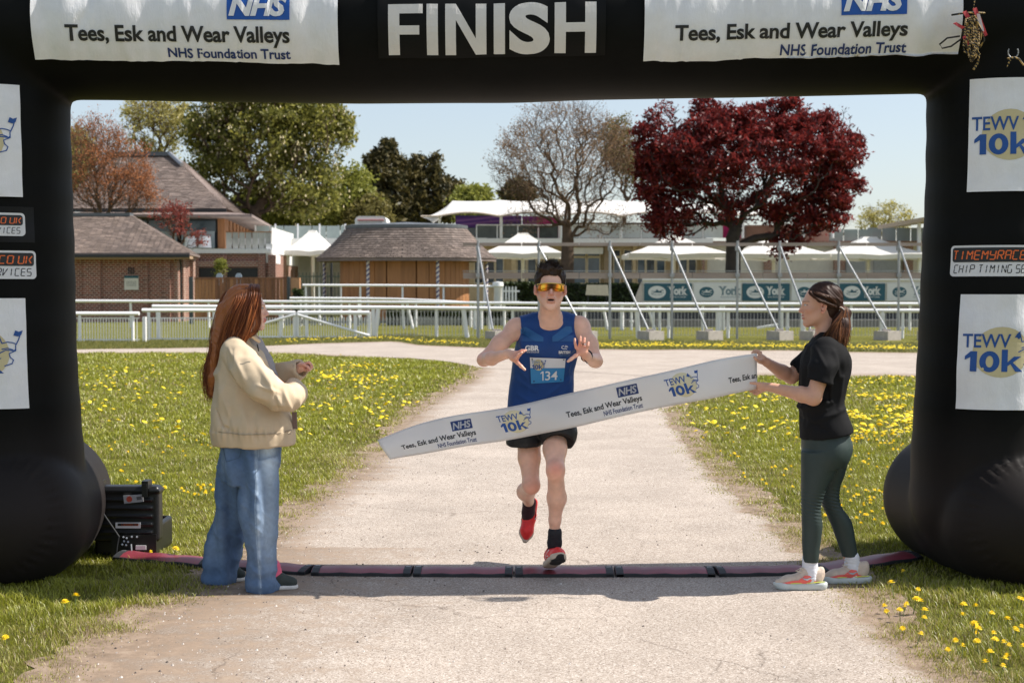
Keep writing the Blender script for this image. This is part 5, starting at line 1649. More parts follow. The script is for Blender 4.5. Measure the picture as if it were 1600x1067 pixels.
def build_arch():
    rt = root("inflatable_arch", "big black inflatable finish arch spanning the path on fat foot tubes", "arch", (0, AD, 0))
    v = Vox((-3.55, 7.55, -0.03), (3.45, 9.25, 3.75), 0.022)
    xs = np.linspace(-2.95, 2.85, 15)
    pts = [(x, AD, float(beam_zc(x))) for x in xs]
    v.chain(pts, [RB] * len(pts), 0.0)
    for sd in (-1, 1):
        zs = np.linspace(0.45, 3.15, 12)
        v.chain([(float(leg_x(sd, z)), AD, z) for z in zs], [float(leg_r(z)) for z in zs], 0.05)
    for cx, y0, y1 in ((-2.82, 8.06, 8.85), (2.83, 8.04, 8.82)):
        r = 0.405
        c2 = cx - 0.10
        v.chain([(cx, y0, r - 0.05), ((cx + c2) / 2, (y0 + y1) / 2, r - 0.05), (c2, y1, r - 0.05)], [r, r + 0.012, r], 0.012)
    v.cut((0, 0, 0.0), (0, 0, -1))
    V, Q = v.extract()
    V = relax(V, Q, 2, 0.5)
    N = vnormals(V, Q)
    # soft puckers along the seams of the foot tubes and slight sagging creases elsewhere
    disp = 0.006 * vnoise(V, 2.2, 1)
    for cx, yc in ((-2.82, 8.06), (2.83, 8.04)):
        dx = V[:, 0] - cx; dz = V[:, 2] - 0.39; dy = V[:, 1] - yc
        near = (dy < 0.1) & (V[:, 2] < 0.9)
        rr = np.sqrt(dx ** 2 + dz ** 2); an = np.arctan2(dz, dx)
        ring = np.exp(-((rr - 0.30) / 0.035) ** 2)
        puck = 0.5 + 0.5 * np.sin(an * 34 + 3 * vnoise(V, 6, 5))
        disp += near * ring * (-0.010 + 0.012 * puck)
    V = V + N * disp[:, None]
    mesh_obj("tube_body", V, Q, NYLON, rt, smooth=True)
    global ARCH_BVH
    ARCH_BVH = bvh_of(V, Q)
    return rt
ARCH = build_arch()
def lay_on(Po, Pin, off):
    """from points outside towards points inside; returns the hits lifted by off"""
    out = np.zeros_like(Po)
    for i in range(len(Po)):
        dv = Pin[i] - Po[i]; L = np.linalg.norm(dv); dv /= L
        h = ARCH_BVH.ray_cast(Vector(Po[i]), Vector(dv), L)
        p = np.array(h[0]) if h[0] is not None else Pin[i] - dv * 0.38
        out[i] = p - dv * (off[i] if np.ndim(off) else off)
    return out

def ray_uv_beam(px, py):
    """front of the beam under a photograph pixel -> (x, angle*r)"""
    for ph in np.linspace(-1.45, 1.2, 700):
        y = AD - RB * math.cos(ph)
        p = P(px, py, y)
        z = beam_zc(p[0]) + RB * math.sin(ph)
        if z >= p[2]: return p[0], ph * RB
    return p[0], ph * RB

def wr(u, v, seed=0):
    q = np.stack([u * 9.0, v * 2.2 + u * 1.5], 1)
    q2 = np.stack([u * 28.0 + 3 * vnoise(q, 1, seed + 1), v * 5.0], 1)
    q3 = np.stack([u * 16 + v * 14, v * 16 - u * 10], 1)
    return 0.0125 * vnoise(q, 1, seed) + 0.0065 * vnoise(q2, 1, seed + 2) + 0.002 * vnoise(q3, 1, seed + 3)

def beam_surf(U, e, wrinkle=1.0):
    x = U[:, 0]; ph = U[:, 1] / RB
    off = 0.006 + e + wrinkle * (0.019 + wr(U[:, 0], U[:, 1], 4))
    zc = beam_zc(x); R1 = RB + 0.2
    return lay_on(np.stack([x, AD - R1 * np.cos(ph), zc + R1 * np.sin(ph)], 1), np.stack([x, np.full(len(x), AD), zc], 1), off)

def ray_uv_leg(side, px, py):
    """front of a leg under a pixel -> (angle, z)"""
    best = None
    for th in np.linspace(-1.5, 1.5, 1200):
        z = 1.6
        for _ in range(3):
            r = leg_r(z); y = AD - r * math.cos(th)
            p = P(px, py, y); z = p[2]
        x = leg_x(side, z) + r * math.sin(th)
        e = abs(x - p[0])
        if best is None or e < best[0]: best = (e, th, z)
    return best[1], best[2]

def leg_surf_f(side, seed):
    def f(U, e, wrinkle=1.0):
        """U: (angle * RL, z)"""
        th = U[:, 0] / RL; z = U[:, 1]
        off = 0.005 + e + wrinkle * 0.6 * (0.019 + wr(U[:, 0] + 5, U[:, 1], seed))
        cx = leg_x(side, z) + 0 * z; R1 = 0.75
        return lay_on(np.stack([cx + R1 * np.sin(th), AD - R1 * np.cos(th), z], 1), np.stack([cx, np.full(len(z), AD), z], 1), off)
    return f

def bannermat(name, col):
    m, nt, b = newmat(name)
    n = noise_node(nt, 5, 6, 0.7)
    r = ramp(nt, n.outputs[0], [(0.25, tuple(np.array(col) * 0.86)), (0.7, col)])
    nt.links.new(r.outputs[0], b.inputs['Base Color'])
    b.inputs['Roughness'].default_value = 0.38
    n2 = noise_node(nt, 14, 5, 0.7, mapscale=(1.0, 1.0, 0.35))
    bump(nt, n2.outputs[0], b, 0.35, 0.02)
    return m
VINYL = bannermat("white_vinyl", (0.86, 0.86, 0.88))
NHSB = M("royal_blue_print", srgb(0, 80, 170), 0.4, 0.08, 4)
NAVYP = M("navy_print", srgb(18, 48, 105), 0.45, 0.08, 4)
BLKP = M("black_print", (0.012, 0.013, 0.016), 0.45, 0.1, 4)
PALEY = M("pale_yellow_print", (0.60, 0.52, 0.30), 0.5, 0.04, 4)
LOGOB = M("logo_blue_print", srgb(10, 75, 150), 0.45, 0.08, 4)
ORANGEP = M("orange_led_print", (0.85, 0.16, 0.03), 0.45, 0.06, 4)
LETTERW = bannermat("scuffed_white_letter", (0.74, 0.71, 0.68))

def banner(px0, px1, pyb, name_lab, box, l1, l2):
    x0, vb = ray_uv_beam(px0, pyb); x1, vb2 = ray_uv_beam(px1, pyb)
    vb = (vb + vb2) / 2
    rt = root("sponsor_banner", name_lab, "banner", (float((x0 + x1) / 2), AD - RB, 3.0), "white health-trust banners")
    VF = rect2d(x0, x1, vb, 0.40)
    V, Fc = slice2d(VF, 0.02)
    rg = np.random.default_rng(int(px0))
    # the edges hang unevenly
    V = V.copy()
    edge = V[:, 1] <= vb + 1e-4
    V[edge, 1] += 0.006 * vnoise(np.stack([V[edge, 0] * 3, V[edge, 0] * 0], 1), 1, 9)
    mesh_obj("sheet", beam_surf(V, 0.0), Fc, VINYL, rt, smooth=True)
    def uvbox(a, b, yt, yb):
        xa, va = ray_uv_beam(a, (yt + yb) / 2); xb, vb_ = ray_uv_beam(b, (yt + yb) / 2)
        m = (a + b) / 2
        _, vt = ray_uv_beam(m, yt); _, vv = ray_uv_beam(m, yb)
        return xa, xb, vv, vt
    xa, xb, v0, v1 = uvbox(*box)
    printed("logo_box", rect2d(xa, xb, v0, v0 + (xb - xa) * 0.40), beam_surf, NHSB, rt, 0.014, 0.004)
    h = (xb - xa) * 0.40
    printed("logo_letters", fit2d(text2d("NHS", 0.045, 0.25, 0.95), xa + 0.03 * (xb - xa), xb - 0.04 * (xb - xa), v0 + 0.12 * h, v0 + 0.88 * h), beam_surf, VINYL, rt, 0.014, 0.008)
    xa, xb, v0, v1 = uvbox(*l1)
    printed("lettering", fit2d(text2d("Tees, Esk and Wear Valleys", 0.026, 0, 0.98), xa, xb, v0, v1), beam_surf, BLKP, rt, 0.014, 0.004)
    xa, xb, v0, v1 = uvbox(*l2)
    printed("lettering", fit2d(text2d("NHS Foundation Trust", 0.022), xa, xb, v0, v1), beam_surf, NAVYP, rt, 0.014, 0.004)
banner(58, 531, 94, "white health-trust banner left of the FINISH word on the arch", (356, 454, -8, 32.5), (105, 454, 41, 72), (264, 455, 74.5, 89))
banner(1005, 1494, 88, "white health-trust banner right of the FINISH word on the arch", (1313, 1415, -15, 24.5), (1054, 1416, 36.5, 66), (1218, 1414, 66, 82.5))

# FINISH panel
xa, va = ray_uv_beam(592, 90); xb, vb = ray_uv_beam(945, 90)
fp = root("finish_sign", "black panel with big white FINISH letters in the middle of the arch", "sign", (float((xa + xb) / 2), AD - RB, 3.0))
V, Fc = slice2d(rect2d(xa, xb, va, 0.22), 0.03)
mesh_obj("backing", beam_surf(V, 0.004, 0.4), Fc, M("satin_black_vinyl", (0.006, 0.006, 0.006), 0.5, 0.1, spec=0.15), fp, smooth=True)
def finish_letters():
    """hand-laid grotesque capitals, each its own piece"""
    _, v0 = ray_uv_beam(770, 83.5); _, v1 = ray_uv_beam(770, 8)
    def X_(px): return ray_uv_beam(px, 45)[0]
    H = v1 - v0
    st = X_(624.5) - X_(607)     # stem width
    def rect(a, b, y0, y1): return rect2d(X_(a), X_(b), v0 + H * y0, v0 + H * y1)
    L = []
    L.append(join2d([rect(607, 624.5, 0, 1), rect(624.5, 661, 0.815, 1), rect(624.5, 655.5, 0.405, 0.58)]))
    L.append(rect(667, 684.5, 0, 1))
    xN0, xN1 = X_(696), X_(760)
    L.append(join2d([rect(696, 712.5, 0, 1), rect(743.5, 760, 0, 1), (np.array([(X_(712.5), v0 + H), (X_(712.5), v0 + H * 0.68), (X_(743.5), v0), (X_(743.5), v0 + H * 0.32)]), [(0, 1, 2, 3)])]))
    L.append(rect(771.5, 789, 0, 1))
    S = fit2d(text2d("S", 0.052, 0, 1, 8), X_(795.5), X_(859), v0 - 0.012 * H, v0 + 1.012 * H)
    L.append(S)
    L.append(join2d([rect(866.5, 884, 0, 1), rect(914, 931.5, 0, 1), rect(884, 914, 0.42, 0.60)]))
    for l in L:
        printed("letter", l, lambda U, e: beam_surf(U, e, 0.4), LETTERW, fp, 0.03, 0.009)
finish_letters()

# logo of the run (drawn in a frame 1 wide, centre line 0)
def logo_parts(x0, y0, s, w=0.014):
    t = lambda pts: [(x0 + a * s, y0 + b * s) for a, b in pts]
    disc = ell2d(x0 + 0.475 * s, y0, 0.35 * s, 0.35 * s)
    tewv = fit2d(text2d("TEWV", 0.014), x0, x0 + 0.585 * s, y0 + 0.06 * s, y0 + 0.25 * s)
    yb, yt = y0 - 0.27 * s, y0 + 0.03 * s; hh = yt - yb
    one = join2d([rect2d(x0 + 0.105 * s, x0 + 0.185 * s, yb, yb + hh * 0.93), (np.array([(x0 + 0.105 * s, yb + hh * 0.93), (x0 + 0.035 * s, yb + hh * 0.70), (x0 + 0.035 * s, yb + hh * 0.53), (x0 + 0.105 * s, yb + hh * 0.66)]), [(0, 3, 2, 1)])])
    zo = np.linspace(0, 2 * np.pi, 25)[:-1]; cxo = x0 + 0.335 * s; cyo = yb + hh * 0.465
    ring = np.concatenate([np.stack([cxo + 0.120 * s * np.cos(zo), cyo + hh * 0.485 * np.sin(zo)], 1), np.stack([cxo + 0.045 * s * np.cos(zo), cyo + hh * 0.27 * np.sin(zo)], 1)])
    zero = (ring, [(i, (i + 1) % 24, 24 + (i + 1) % 24, 24 + i) for i in range(24)])
    kx = x0 + 0.48 * s
    kk = join2d([rect2d(kx, kx + 0.075 * s, yb, yb + hh * 1.02), (np.array([(kx + 0.075 * s, yb + hh * 0.26), (kx + 0.075 * s, yb + hh * 0.44), (kx + 0.155 * s, yb + hh * 0.70), (kx + 0.25 * s, yb + hh * 0.70), (kx + 0.14 * s, yb + hh * 0.42)]), [(0, 4, 3, 2, 1)]),
                 (np.array([(kx + 0.10 * s, yb + hh * 0.42), (kx + 0.14 * s, yb + hh * 0.425), (kx + 0.27 * s, yb), (kx + 0.175 * s, yb)]), [(0, 3, 2, 1)])])
    tenk = join2d([one, zero, kk])
    art = [stroke2d(t([(0.735, 0.14), (0.71, 0.22), (0.69, 0.28)]), w * s), (np.array(t([(0.70, 0.295), (0.655, 0.25), (0.63, 0.20), (0.66, 0.205), (0.69, 0.175), (0.71, 0.215)])), [(0, 1, 2, 3, 4, 5)]),
           stroke2d(t([(0.905, 0.12), (0.94, 0.20), (0.955, 0.25)]), w * s), (np.array(t([(0.875, 0.25), (0.90, 0.32), (0.94, 0.30), (0.99, 0.32), (0.97, 0.255), (0.93, 0.235)])), [(0, 1, 2, 3, 4, 5)]),
           stroke2d(t([(0.735, 0.14), (0.80, 0.16), (0.86, 0.15), (0.91, 0.13)]), w * s),
           stroke2d(t([(0.73, 0.06), (0.80, 0.075), (0.87, 0.05)]), w * s),
           stroke2d(t([(0.69, 0.0), (0.78, 0.05), (0.88, 0.04), (0.90, 0.06)]), w * s),
           stroke2d(t([(0.90, 0.12), (0.90, 0.04), (0.82, 0.0), (0.83, -0.05), (0.87, -0.09), (0.85, -0.14), (0.76, -0.17)]), w * s)]
    return disc, tewv, tenk, join2d(art)

def put_logo(rt, surf, x0, y0, s, step, mats, eps=0.002, w=0.014):
    d_, a, b, c = logo_parts(x0, y0, s, w)
    printed("logo_disc", d_, surf, mats[0], rt, step, eps)
    printed("logo_lettering", a, surf, mats[1], rt, step, eps * 2)
    printed("logo_lettering", b, surf, mats[1], rt, step, eps * 2)
    printed("logo_flags", c, surf, mats[1], rt, step, eps * 2)

def leg_panel(side, pe, y0, y1, width, label, logo_px=None, logo_y=None):
    """pe: photograph column of the inner edge"""
    th, z = ray_uv_leg(side, pe, (y0 + y1) / 2)
    _, zt = ray_uv_leg(side, pe + (20 if side > 0 else -20), y0); _, zb = ray_uv_leg(side, pe + (20 if side > 0 else -20), y1)
    u = th * RL
    a, b = (u, u + width) if side > 0 else (u - width, u)
    sf = leg_surf_f(side, int(y0))
    rt = root("race_logo_panel", label, "banner", (float(leg_x(side, z)), AD - RL, float(z)), "white race-logo panels on the arch legs")
    V, Fc = slice2d(rect2d(a, b, zb, zt), 0.02)
    mesh_obj("sheet", sf(V, 0.0), Fc, VINYL, rt, smooth=True)
    lx, lz = ray_uv_leg(side, logo_px, logo_y) if side > 0 else (th - 0.45 / RL + (logo_px or 0), z)
    s = 0.40
    u0 = lx * RL if side > 0 else (u - 0.015 - s)
    put_logo(rt, sf, u0, (zt + zb) / 2 + (0.0 if logo_y is None else (lz - (zt + zb) / 2)), s, 0.025, (PALEY, LOGOB))
    return rt
leg_panel(1, 1516, 124, 300, 0.50, "upper white race-logo panel on the arch's right leg", 1521, 213)
leg_panel(1, 1500, 460, 639, 0.50, "lower white race-logo panel on the arch's right leg", 1507, 549)
leg_panel(-1, 31, 133, 308, 0.50, "upper white race-logo panel on the arch's left leg", None, None)
leg_panel(-1, 40, 466, 638, 0.50, "lower white race-logo panel on the arch's left leg", None, None)

SILVER = M("silver_sticker", (0.70, 0.70, 0.71), 0.4, 0.06, 3)
def timing_sticker(side, pe, y0, y1, label, patch=False, wid=0.60):
    th, z = ray_uv_leg(side, pe, (y0 + y1) / 2)
    q = 20 if side > 0 else -20
    _, zt = ray_uv_leg(side, pe + q, y0); _, zb = ray_uv_leg(side, pe + q, y1)
    u = th * RL
    h = zt - zb
    a, b = (u, u + wid) if side > 0 else (u - wid, u)
    sf = leg_surf_f(side, 77); sf2 = lambda U, e: sf(U, e, 0.3)
    rt = root("timing_sticker", label, "sticker", (float(leg_x(side, z)), AD - RL, float(z)), "chip-timing stickers")
    if patch:
        V, Fc = slice2d(rect2d(a - 0.03, b + 0.05, zb - 0.035, zt + 0.035), 0.03)
        mesh_obj("backing_patch", sf2(V, -0.003), Fc, M("worn_black_patch", (0.007, 0.007, 0.008), 0.4, 0.4, 5, spec=0.2), rt)
    printed("sticker", rrect2d(a, b, zb, zt, 0.022), sf2, SILVER, rt, 0.02, 0.0)
    m = 0.012
    printed("black_band", rrect2d(a + m, b - m, zb + h * 0.46, zt - m, 0.015), sf2, BLKP, rt, 0.02, 0.002)
    T = segtext("TIMEMYRACE.CO.UK", 0.25)
    printed("lettering", fit2d(T, a + 2.0 * m, b - 1.6 * m, zb + h * 0.53, zt - m - h * 0.09), sf2, ORANGEP, rt, 0.02, 0.004)
    T = segtext("CHIP TIMING SERVICES", 0.21)
    printed("lettering", fit2d(T, a + 1.8 * m, b - 2.2 * m, zb + h * 0.10, zb + h * 0.38), sf2, BLKP, rt, 0.02, 0.002)
timing_sticker(1, 1488, 384, 432, "silver and orange chip-timing sticker on the arch's right leg")
timing_sticker(-1, 54, 392, 436, "lower chip-timing sticker on the arch's left leg", wid=0.62)
timing_sticker(-1, 38, 333, 369, "upper chip-timing sticker on a dark patch on the arch's left leg", True, wid=0.50)

# rope bundle tied to the arch, and a small tether ring
def rope_mat():
    m, nt, b = newmat("black_yellow_cord")
    tc = nt.nodes.new("ShaderNodeTexCoord")
    wv = nt.nodes.new("ShaderNodeTexWave"); wv.inputs['Scale'].default_value = 28; wv.bands_direction = 'DIAGONAL'; wv.inputs['Distortion'].default_value = 1
    nt.links.new(tc.outputs['Object'], wv.inputs[0])
    r = ramp(nt, wv.outputs[0], [(0, (0.02, 0.02, 0.02)), (0.62, (0.45, 0.30, 0.10))]); r.color_ramp.interpolation = 'CONSTANT'
    nt.links.new(r.outputs[0], b.inputs['Base Color']); b.inputs['Roughness'].default_value = 0.8
    return m
ROPE = rope_mat()
def rope_bundle():
    d = 7.72
    c = P(1519, 50, d)
    rt = root("rope_bundle", "bundle of black and yellow cord with red ties hanging at the arch's upper right corner", "rope", tuple(c))
    rg = random.Random(3)
    def pp(x, y, dd=0.0): return P(x, y, d + dd)
    for k in range(9):
        w = rg.uniform(7, 19); h = rg.uniform(22, 34); cx = 1519 + rg.uniform(-5, 6); cy = 28 + h
        pts = [pp(cx + w * math.sin(t) * (0.75 + 0.25 * math.sin(t * 2 + k)), cy - h * math.cos(t) + 3 * math.sin(3 * t + k), 0.05 * math.sin(t + k) - 0.02) for t in np.linspace(0, 2 * math.pi, 26)]
        q = MB(); q.tube(pts, 0.0052, 6, cap=False); q.build("loop", ROPE, rt)
    q = MB(); q.tube([pp(1524, -20, 0.05), pp(1523, 0, 0.02), pp(1520, 22)], 0.0052, 6); q.build("cord", ROPE, rt)
    q = MB(); q.tube([pp(1487, 24, 0.02), pp(1500, 22, -0.02), pp(1522, 20, -0.04), pp(1538, 21, 0.02)], 0.0055, 6); q.build("cord", ROPE, rt)
    q = MB(); q.tube([pp(1500, 57, -0.02), pp(1480, 60, 0), pp(1468, 70, 0.02), pp(1472, 76, 0.02), pp(1486, 73, 0), pp(1504, 60, -0.02)], 0.005, 6); q.build("loop", M("black_cord", (0.012, 0.012, 0.014), 0.6), rt)
    q = MB(); q.tube([pp(1522, 70), pp(1530, 85), pp(1528, 98), pp(1521, 109)], 0.0065, 6); q.build("cord_tail", ROPE, rt)
    red = M("red_ribbon", (0.48, 0.03, 0.035), 0.55)
    for a, b_, c_ in (((1504, 19), (1512, 26), 6), ((1489, 37), (1505, 43), 5), ((1520, 14), (1529, 30), 6), ((1528, 30), (1540, 55), 5), ((1504, 58), (1512, 70), 5)):
        q = MB(); q.poly_prism([pp(a[0], a[1], -0.055), pp(a[0] + c_, a[1] - 2, -0.05), pp(b_[0] + c_ * .6, b_[1], -0.06), pp(b_[0] - 2, b_[1] + 3, -0.055)], (0, 0.004, 0)); q.build("ribbon", red, rt)
    q = MB(); q.poly_prism([pp(1526, 22, -0.066), pp(1531, 22, -0.066), pp(1538, 50, -0.066), pp(1530, 46, -0.066)], (0, 0.003, 0)); q.build("ribbon_end", M("pale_ribbon", (0.6, 0.5, 0.5), 0.6), rt)
    r2 = root("tether_ring", "small steel ring with knotted cord at the photo's upper right edge of the arch", "ring", tuple(P(1583, 90, d)))
    q = MB(); q.tube([pp(1583 + 8 * math.cos(t), 82 + 9 * math.sin(t), 0.02) for t in np.linspace(-0.6, math.pi + 0.6, 14)], 0.004, 6); q.build("ring_bar", STEELG, r2)
    q = MB(); q.tube([pp(1574, 92), pp(1584, 90), pp(1592, 92), pp(1600, 103)], 0.0055, 6); q.build("cord", ROPE, r2)
    q = MB(); q.tube([pp(1578, 94), pp(1573, 106)], [0.006, 0.002], 6); q.build("cord_end", ROPE, r2)
rope_bundle()

# ------------------------------------------------------------------ timing mats across the line
MAROON = M("maroon_rubber", (0.19, 0.030, 0.044), 0.38, 0.25, 6, 0.3, 60, 0.002)
RUBBER = M("black_rubber", (0.022, 0.024, 0.027), 0.6, 0.2)
def mats():
    st = [(183, 8.56, 0.02), (330, 8.42, 0.0), (487, 8.19, 0), (645, 8.16, 0), (803, 8.145, 0), (960, 8.15, 0), (1118, 8.15, 0), (1272, 8.21, 0), (1430, 8.56, 0.02)]
    where = ["far-left maroon timing mat lying in the grass by the black case", "maroon timing mat under the red-haired woman's feet", "maroon timing mat just right of the red-haired woman", "maroon timing mat left of the runner's landing foot", "maroon timing mat under the runner's landing foot",
             "maroon timing mat second right of the runner", "maroon timing mat left of the ponytailed woman's shoes", "far-right maroon timing mat running into the grass"]
    for i in range(len(st) - 1):
        a = np.array(((st[i][0] - 800) / F_PX * st[i][1], st[i][1], st[i][2])); b = np.array(((st[i + 1][0] - 800) / F_PX * st[i + 1][1], st[i + 1][1], st[i + 1][2]))
        t = b - a; L = np.linalg.norm(t); t /= L; n = np.array((-t[1], t[0], 0)); g = 0.006
        rt = root("timing_mat", where[i], "timing mat", tuple((a + b) / 2), "timing mats laid end to end across the path")
        prof = [(-0.095, 0.004), (-0.095, 0.020), (-0.090, 0.024), (-0.045, 0.038), (0.0, 0.042), (0.040, 0.040), (0.080, 0.031), (0.095, 0.024), (0.095, 0.004)]
        m = MB()
        NS = 10
        V = []
        for k in range(NS + 1):
            p = a + t * (g + (L - 2 * g) * k / NS) + (0, 0, 0.003 * math.sin(k * 1.9 + i))
            V += [p + n * u + np.array((0, 0, w)) for u, w in prof]
        m_ = len(prof)
        cov = [(k * m_ + j, k * m_ + j + 1, (k + 1) * m_ + j + 1, (k + 1) * m_ + j) for k in range(NS) for j in range(2, m_ - 1)]
        m.add(V, cov); o = m.build("cover", MAROON, rt, smooth=True)
        m = MB(); base = [(k * m_ + j, k * m_ + j + 1, (k + 1) * m_ + j + 1, (k + 1) * m_ + j) for k in range(NS) for j in (0, 1)]
        m.add(V, base); m.build("rubber_edge", RUBBER, rt, smooth=False)
        for e in (0, 1):
            c0 = a + t * (L - 0.05 if e else 0.008)
            q = MB(); Vc = [c0 + t * s + n * u + np.array((0, 0, w + 0.003)) for s in (0, 0.042) for u, w in prof]
            q.add(Vc, [(j, j + 1, m_ + j + 1, m_ + j) for j in range(m_ - 1)] + [tuple(range(m_)), tuple(range(2 * m_ - 1, m_ - 1, -1))])
            cn = q.build("connector", RUBBER, rt)
            q = MB()
            for u in (-0.045, 0.0, 0.04):
                q.box(c0 + t * 0.021 + n * u + np.array((0, 0, 0.045 - abs(u) * 0.20)), (0.026, 0.012, 0.004))
            tag(q.build("contact_pin", STEELG, cn), kind="stuff")
mats()

# ------------------------------------------------------------------ black equipment case
def case():
    d = 8.72
    rt = root("equipment_case", "open black hard plastic case with stickers standing behind the arch's left foot", "case", (X(205, d), d, 0))
    HP = M("black_hard_plastic", (0.007, 0.0075, 0.008), 0.4, 0.25, 20, 0.3, 80, 0.001)
    xl0, xl1 = X(146, d), X(250, d); zb, zt = 0.10, Z(757, d)
    v = Vox((xl0 - 0.05, d - 0.12, 0.0), (xl1 + 0.12, d + 0.48, zt + 0.05), 0.006)
    v.rbox(((xl0 + xl1) / 2, d - 0.02, (zb + zt) / 2), ((xl1 - xl0) / 2, 0.055, (zt - zb) / 2), 0.022, 0)
    for k in range(5):      # vertical ribs of the lid
        z = zb + 0.06 + 0.05 * k
        v.rbox(((xl0 + xl1) / 2, d - 0.078, z), ((xl1 - xl0) / 2 - 0.04, 0.006, 0.008), 0.003, 0.004)
    v.rbox(((xl0 + xl1) / 2, d - 0.02, zt - 0.03), ((xl1 - xl0) / 2 + 0.006, 0.06, 0.012), 0.006, 0.004)
    V, Q = v.extract(); mesh_obj("lid", V, Q, HP, rt, smooth=True)
    v = Vox((xl0 - 0.05, d - 0.12, -0.01), (xl1 + 0.15, d + 0.55, 0.3), 0.006)
    v.rbox(((xl0 + xl1) / 2 - 0.015, d + 0.18, 0.10), ((xl1 - xl0) / 2 - 0.01, 0.2, 0.095), 0.02, 0)
    v.rbox(((xl0 + xl1) / 2 - 0.015, d + 0.18, 0.19), ((xl1 - xl0) / 2 - 0.035, 0.17, 0.07), 0.02, 0.0, 'sub')
    V, Q = v.extract(); mesh_obj("base", V, Q, HP, rt, smooth=True)
    q = MB(); q.bb(xl0 + 0.06, xl1 - 0.06, d + 0.03, d + 0.33, 0.14, 0.155); q.build("inner_panel", MAROON, rt)
    for px in (158, 230):
        q = MB(); q.bb(X(px - 5, d), X(px + 5, d), d - 0.10, d - 0.005, zt - 0.012, zt + 0.035); q.bb(X(px - 4, d), X(px + 4, d), d - 0.112, d - 0.1, zt - 0.06, zt + 0.02); q.build("latch", HP, rt)
    q = MB(); q.tube([(xl0 - 0.0, d - 0.03, zt - 0.04), (xl0 - 0.035, d - 0.05, zt - 0.1), (xl0 - 0.035, d - 0.05, zt - 0.2), (xl0, d - 0.03, zt - 0.26)], 0.009, 8); q.build("handle", HP, rt)
    f = d - 0.09
    q = MB(); q.poly_prism([P(192.5, 774, f), P(223, 772, f), P(224, 783.5, f), P(194, 786.5, f)], (0, 0.006, 0)); st = q.build("sticker", M("pale_sticker", (0.38, 0.38, 0.40), 0.5, 0.15), rt)
    q = MB(); q.poly_prism([(P(202, 779.5, f - 0.002) + np.array((0.018 * math.cos(a), 0, 0.018 * math.sin(a)))) for a in np.linspace(0, 6.28, 14)[:-1]], (0, 0.0015, 0)); q.build("red_mark", M("red_print", (0.5, 0.07, 0.04), 0.5), st)
    q = MB(); q.poly_prism([P(213, 776, f - 0.002), P(221, 775, f - 0.002), P(221.5, 780, f - 0.002), P(214, 781, f - 0.002)], (0, 0.0015, 0)); q.build("grey_mark", M("dark_print", (0.10, 0.10, 0.11), 0.5), st)
    q = MB(); q.poly_prism([P(180.5, 816, f), P(219.5, 816, f), P(219.5, 825, f), P(180.5, 825, f)], (0, 0.006, 0)); st = q.build("label_plate", SILVER, rt)
    q = MB(); q.poly_prism([P(184, 817.5, f - 0.002), P(216, 817.5, f - 0.002), P(216, 821.2, f - 0.002), P(184, 821.2, f - 0.002)], (0, 0.0015, 0)); q.build("dark_window", BLKP, st)
    VF = fit2d(segtext("TIMEMYRACE.CO.UK", 0.2), X(186, f), X(214, f), P(200, 820.9, f)[2], P(200, 818.2, f)[2])
    mesh_obj("lettering", np.stack([VF[0][:, 0], np.full(len(VF[0]), f - 0.003), VF[0][:, 1]], 1), VF[1], ORANGEP, st)
    f2 = d - 0.10
    q = MB(); q.bb(X(176, d), X(246, d), d - 0.085, d - 0.02, 0.015, 0.15); q.build("socket_panel", HP, rt)
    q = MB(); q.poly_prism([P(212, 852, f2), P(228, 852, f2), P(228, 858.5, f2), P(212, 858.5, f2)], (0, 0.008, 0)); q.build("rating_plate", SILVER, rt)
    for px, py in ((193, 838.5), (198, 840), (206, 838), (214, 838), (194, 845), (200, 846), (191, 850), (197, 851)):
        q = MB(); q.tube([P(px, py, f2 - 0.01), P(px + 0.3, py + 2.0, f2 + 0.03)], 0.006, 8); q.build("socket", STEELG, rt)
    # cables
    for k, (a, b_, c) in enumerate((((160, 800), (186, 838), (182, 862)), ((152, 820), (140, 845), (134, 858)), ((205, 850), (206, 865), (205, 873)))):
        q = MB(); q.tube([P(a[0], a[1], f2 - 0.02), P(b_[0], b_[1], f2 - 0.05), P(c[0], c[1], f2 - 0.06)], 0.005, 6); q.build("cable", RUBBER if k < 2 else STEELG, rt)
case()

# ------------------------------------------------------------------ finish tape
_tt = [(590, 687, 7.80), (638, 668, 7.86), (696, 652, 7.88), (793, 636, 7.855), (894, 613.6, 7.85), (985, 592.5, 7.83), (1076, 572.5, 7.74), (1130, 560, 7.74), (1182.5, 551.5, 7.80)]
_tb = [(609, 718, 7.76), (652, 710.5, 7.84), (708, 700, 7.86), (804, 686, 7.84), (906, 665, 7.84), (997, 644.5, 7.82), (1088, 626.5, 7.74), (1138, 616.5, 7.75), (1183.5, 607.5, 7.80)]
_ts = np.array([t[0] for t in _tt], float)
_TP = np.array([P(*t) for t in _tt]); _BP = np.array([P(*t) for t in _tb])
def _cub(x, xs, Y):
    m = np.gradient(Y, xs, axis=0); i = np.clip(np.searchsorted(xs, x) - 1, 0, len(xs) - 2)
    h = (xs[i + 1] - xs[i]); t = ((x - xs[i]) / h)[:, None]; h = h[:, None]
    return (2 * t**3 - 3 * t**2 + 1) * Y[i] + (t**3 - 2 * t**2 + t) * h * m[i] + (-2 * t**3 + 3 * t**2) * Y[i + 1] + (t**3 - t**2) * h * m[i + 1]
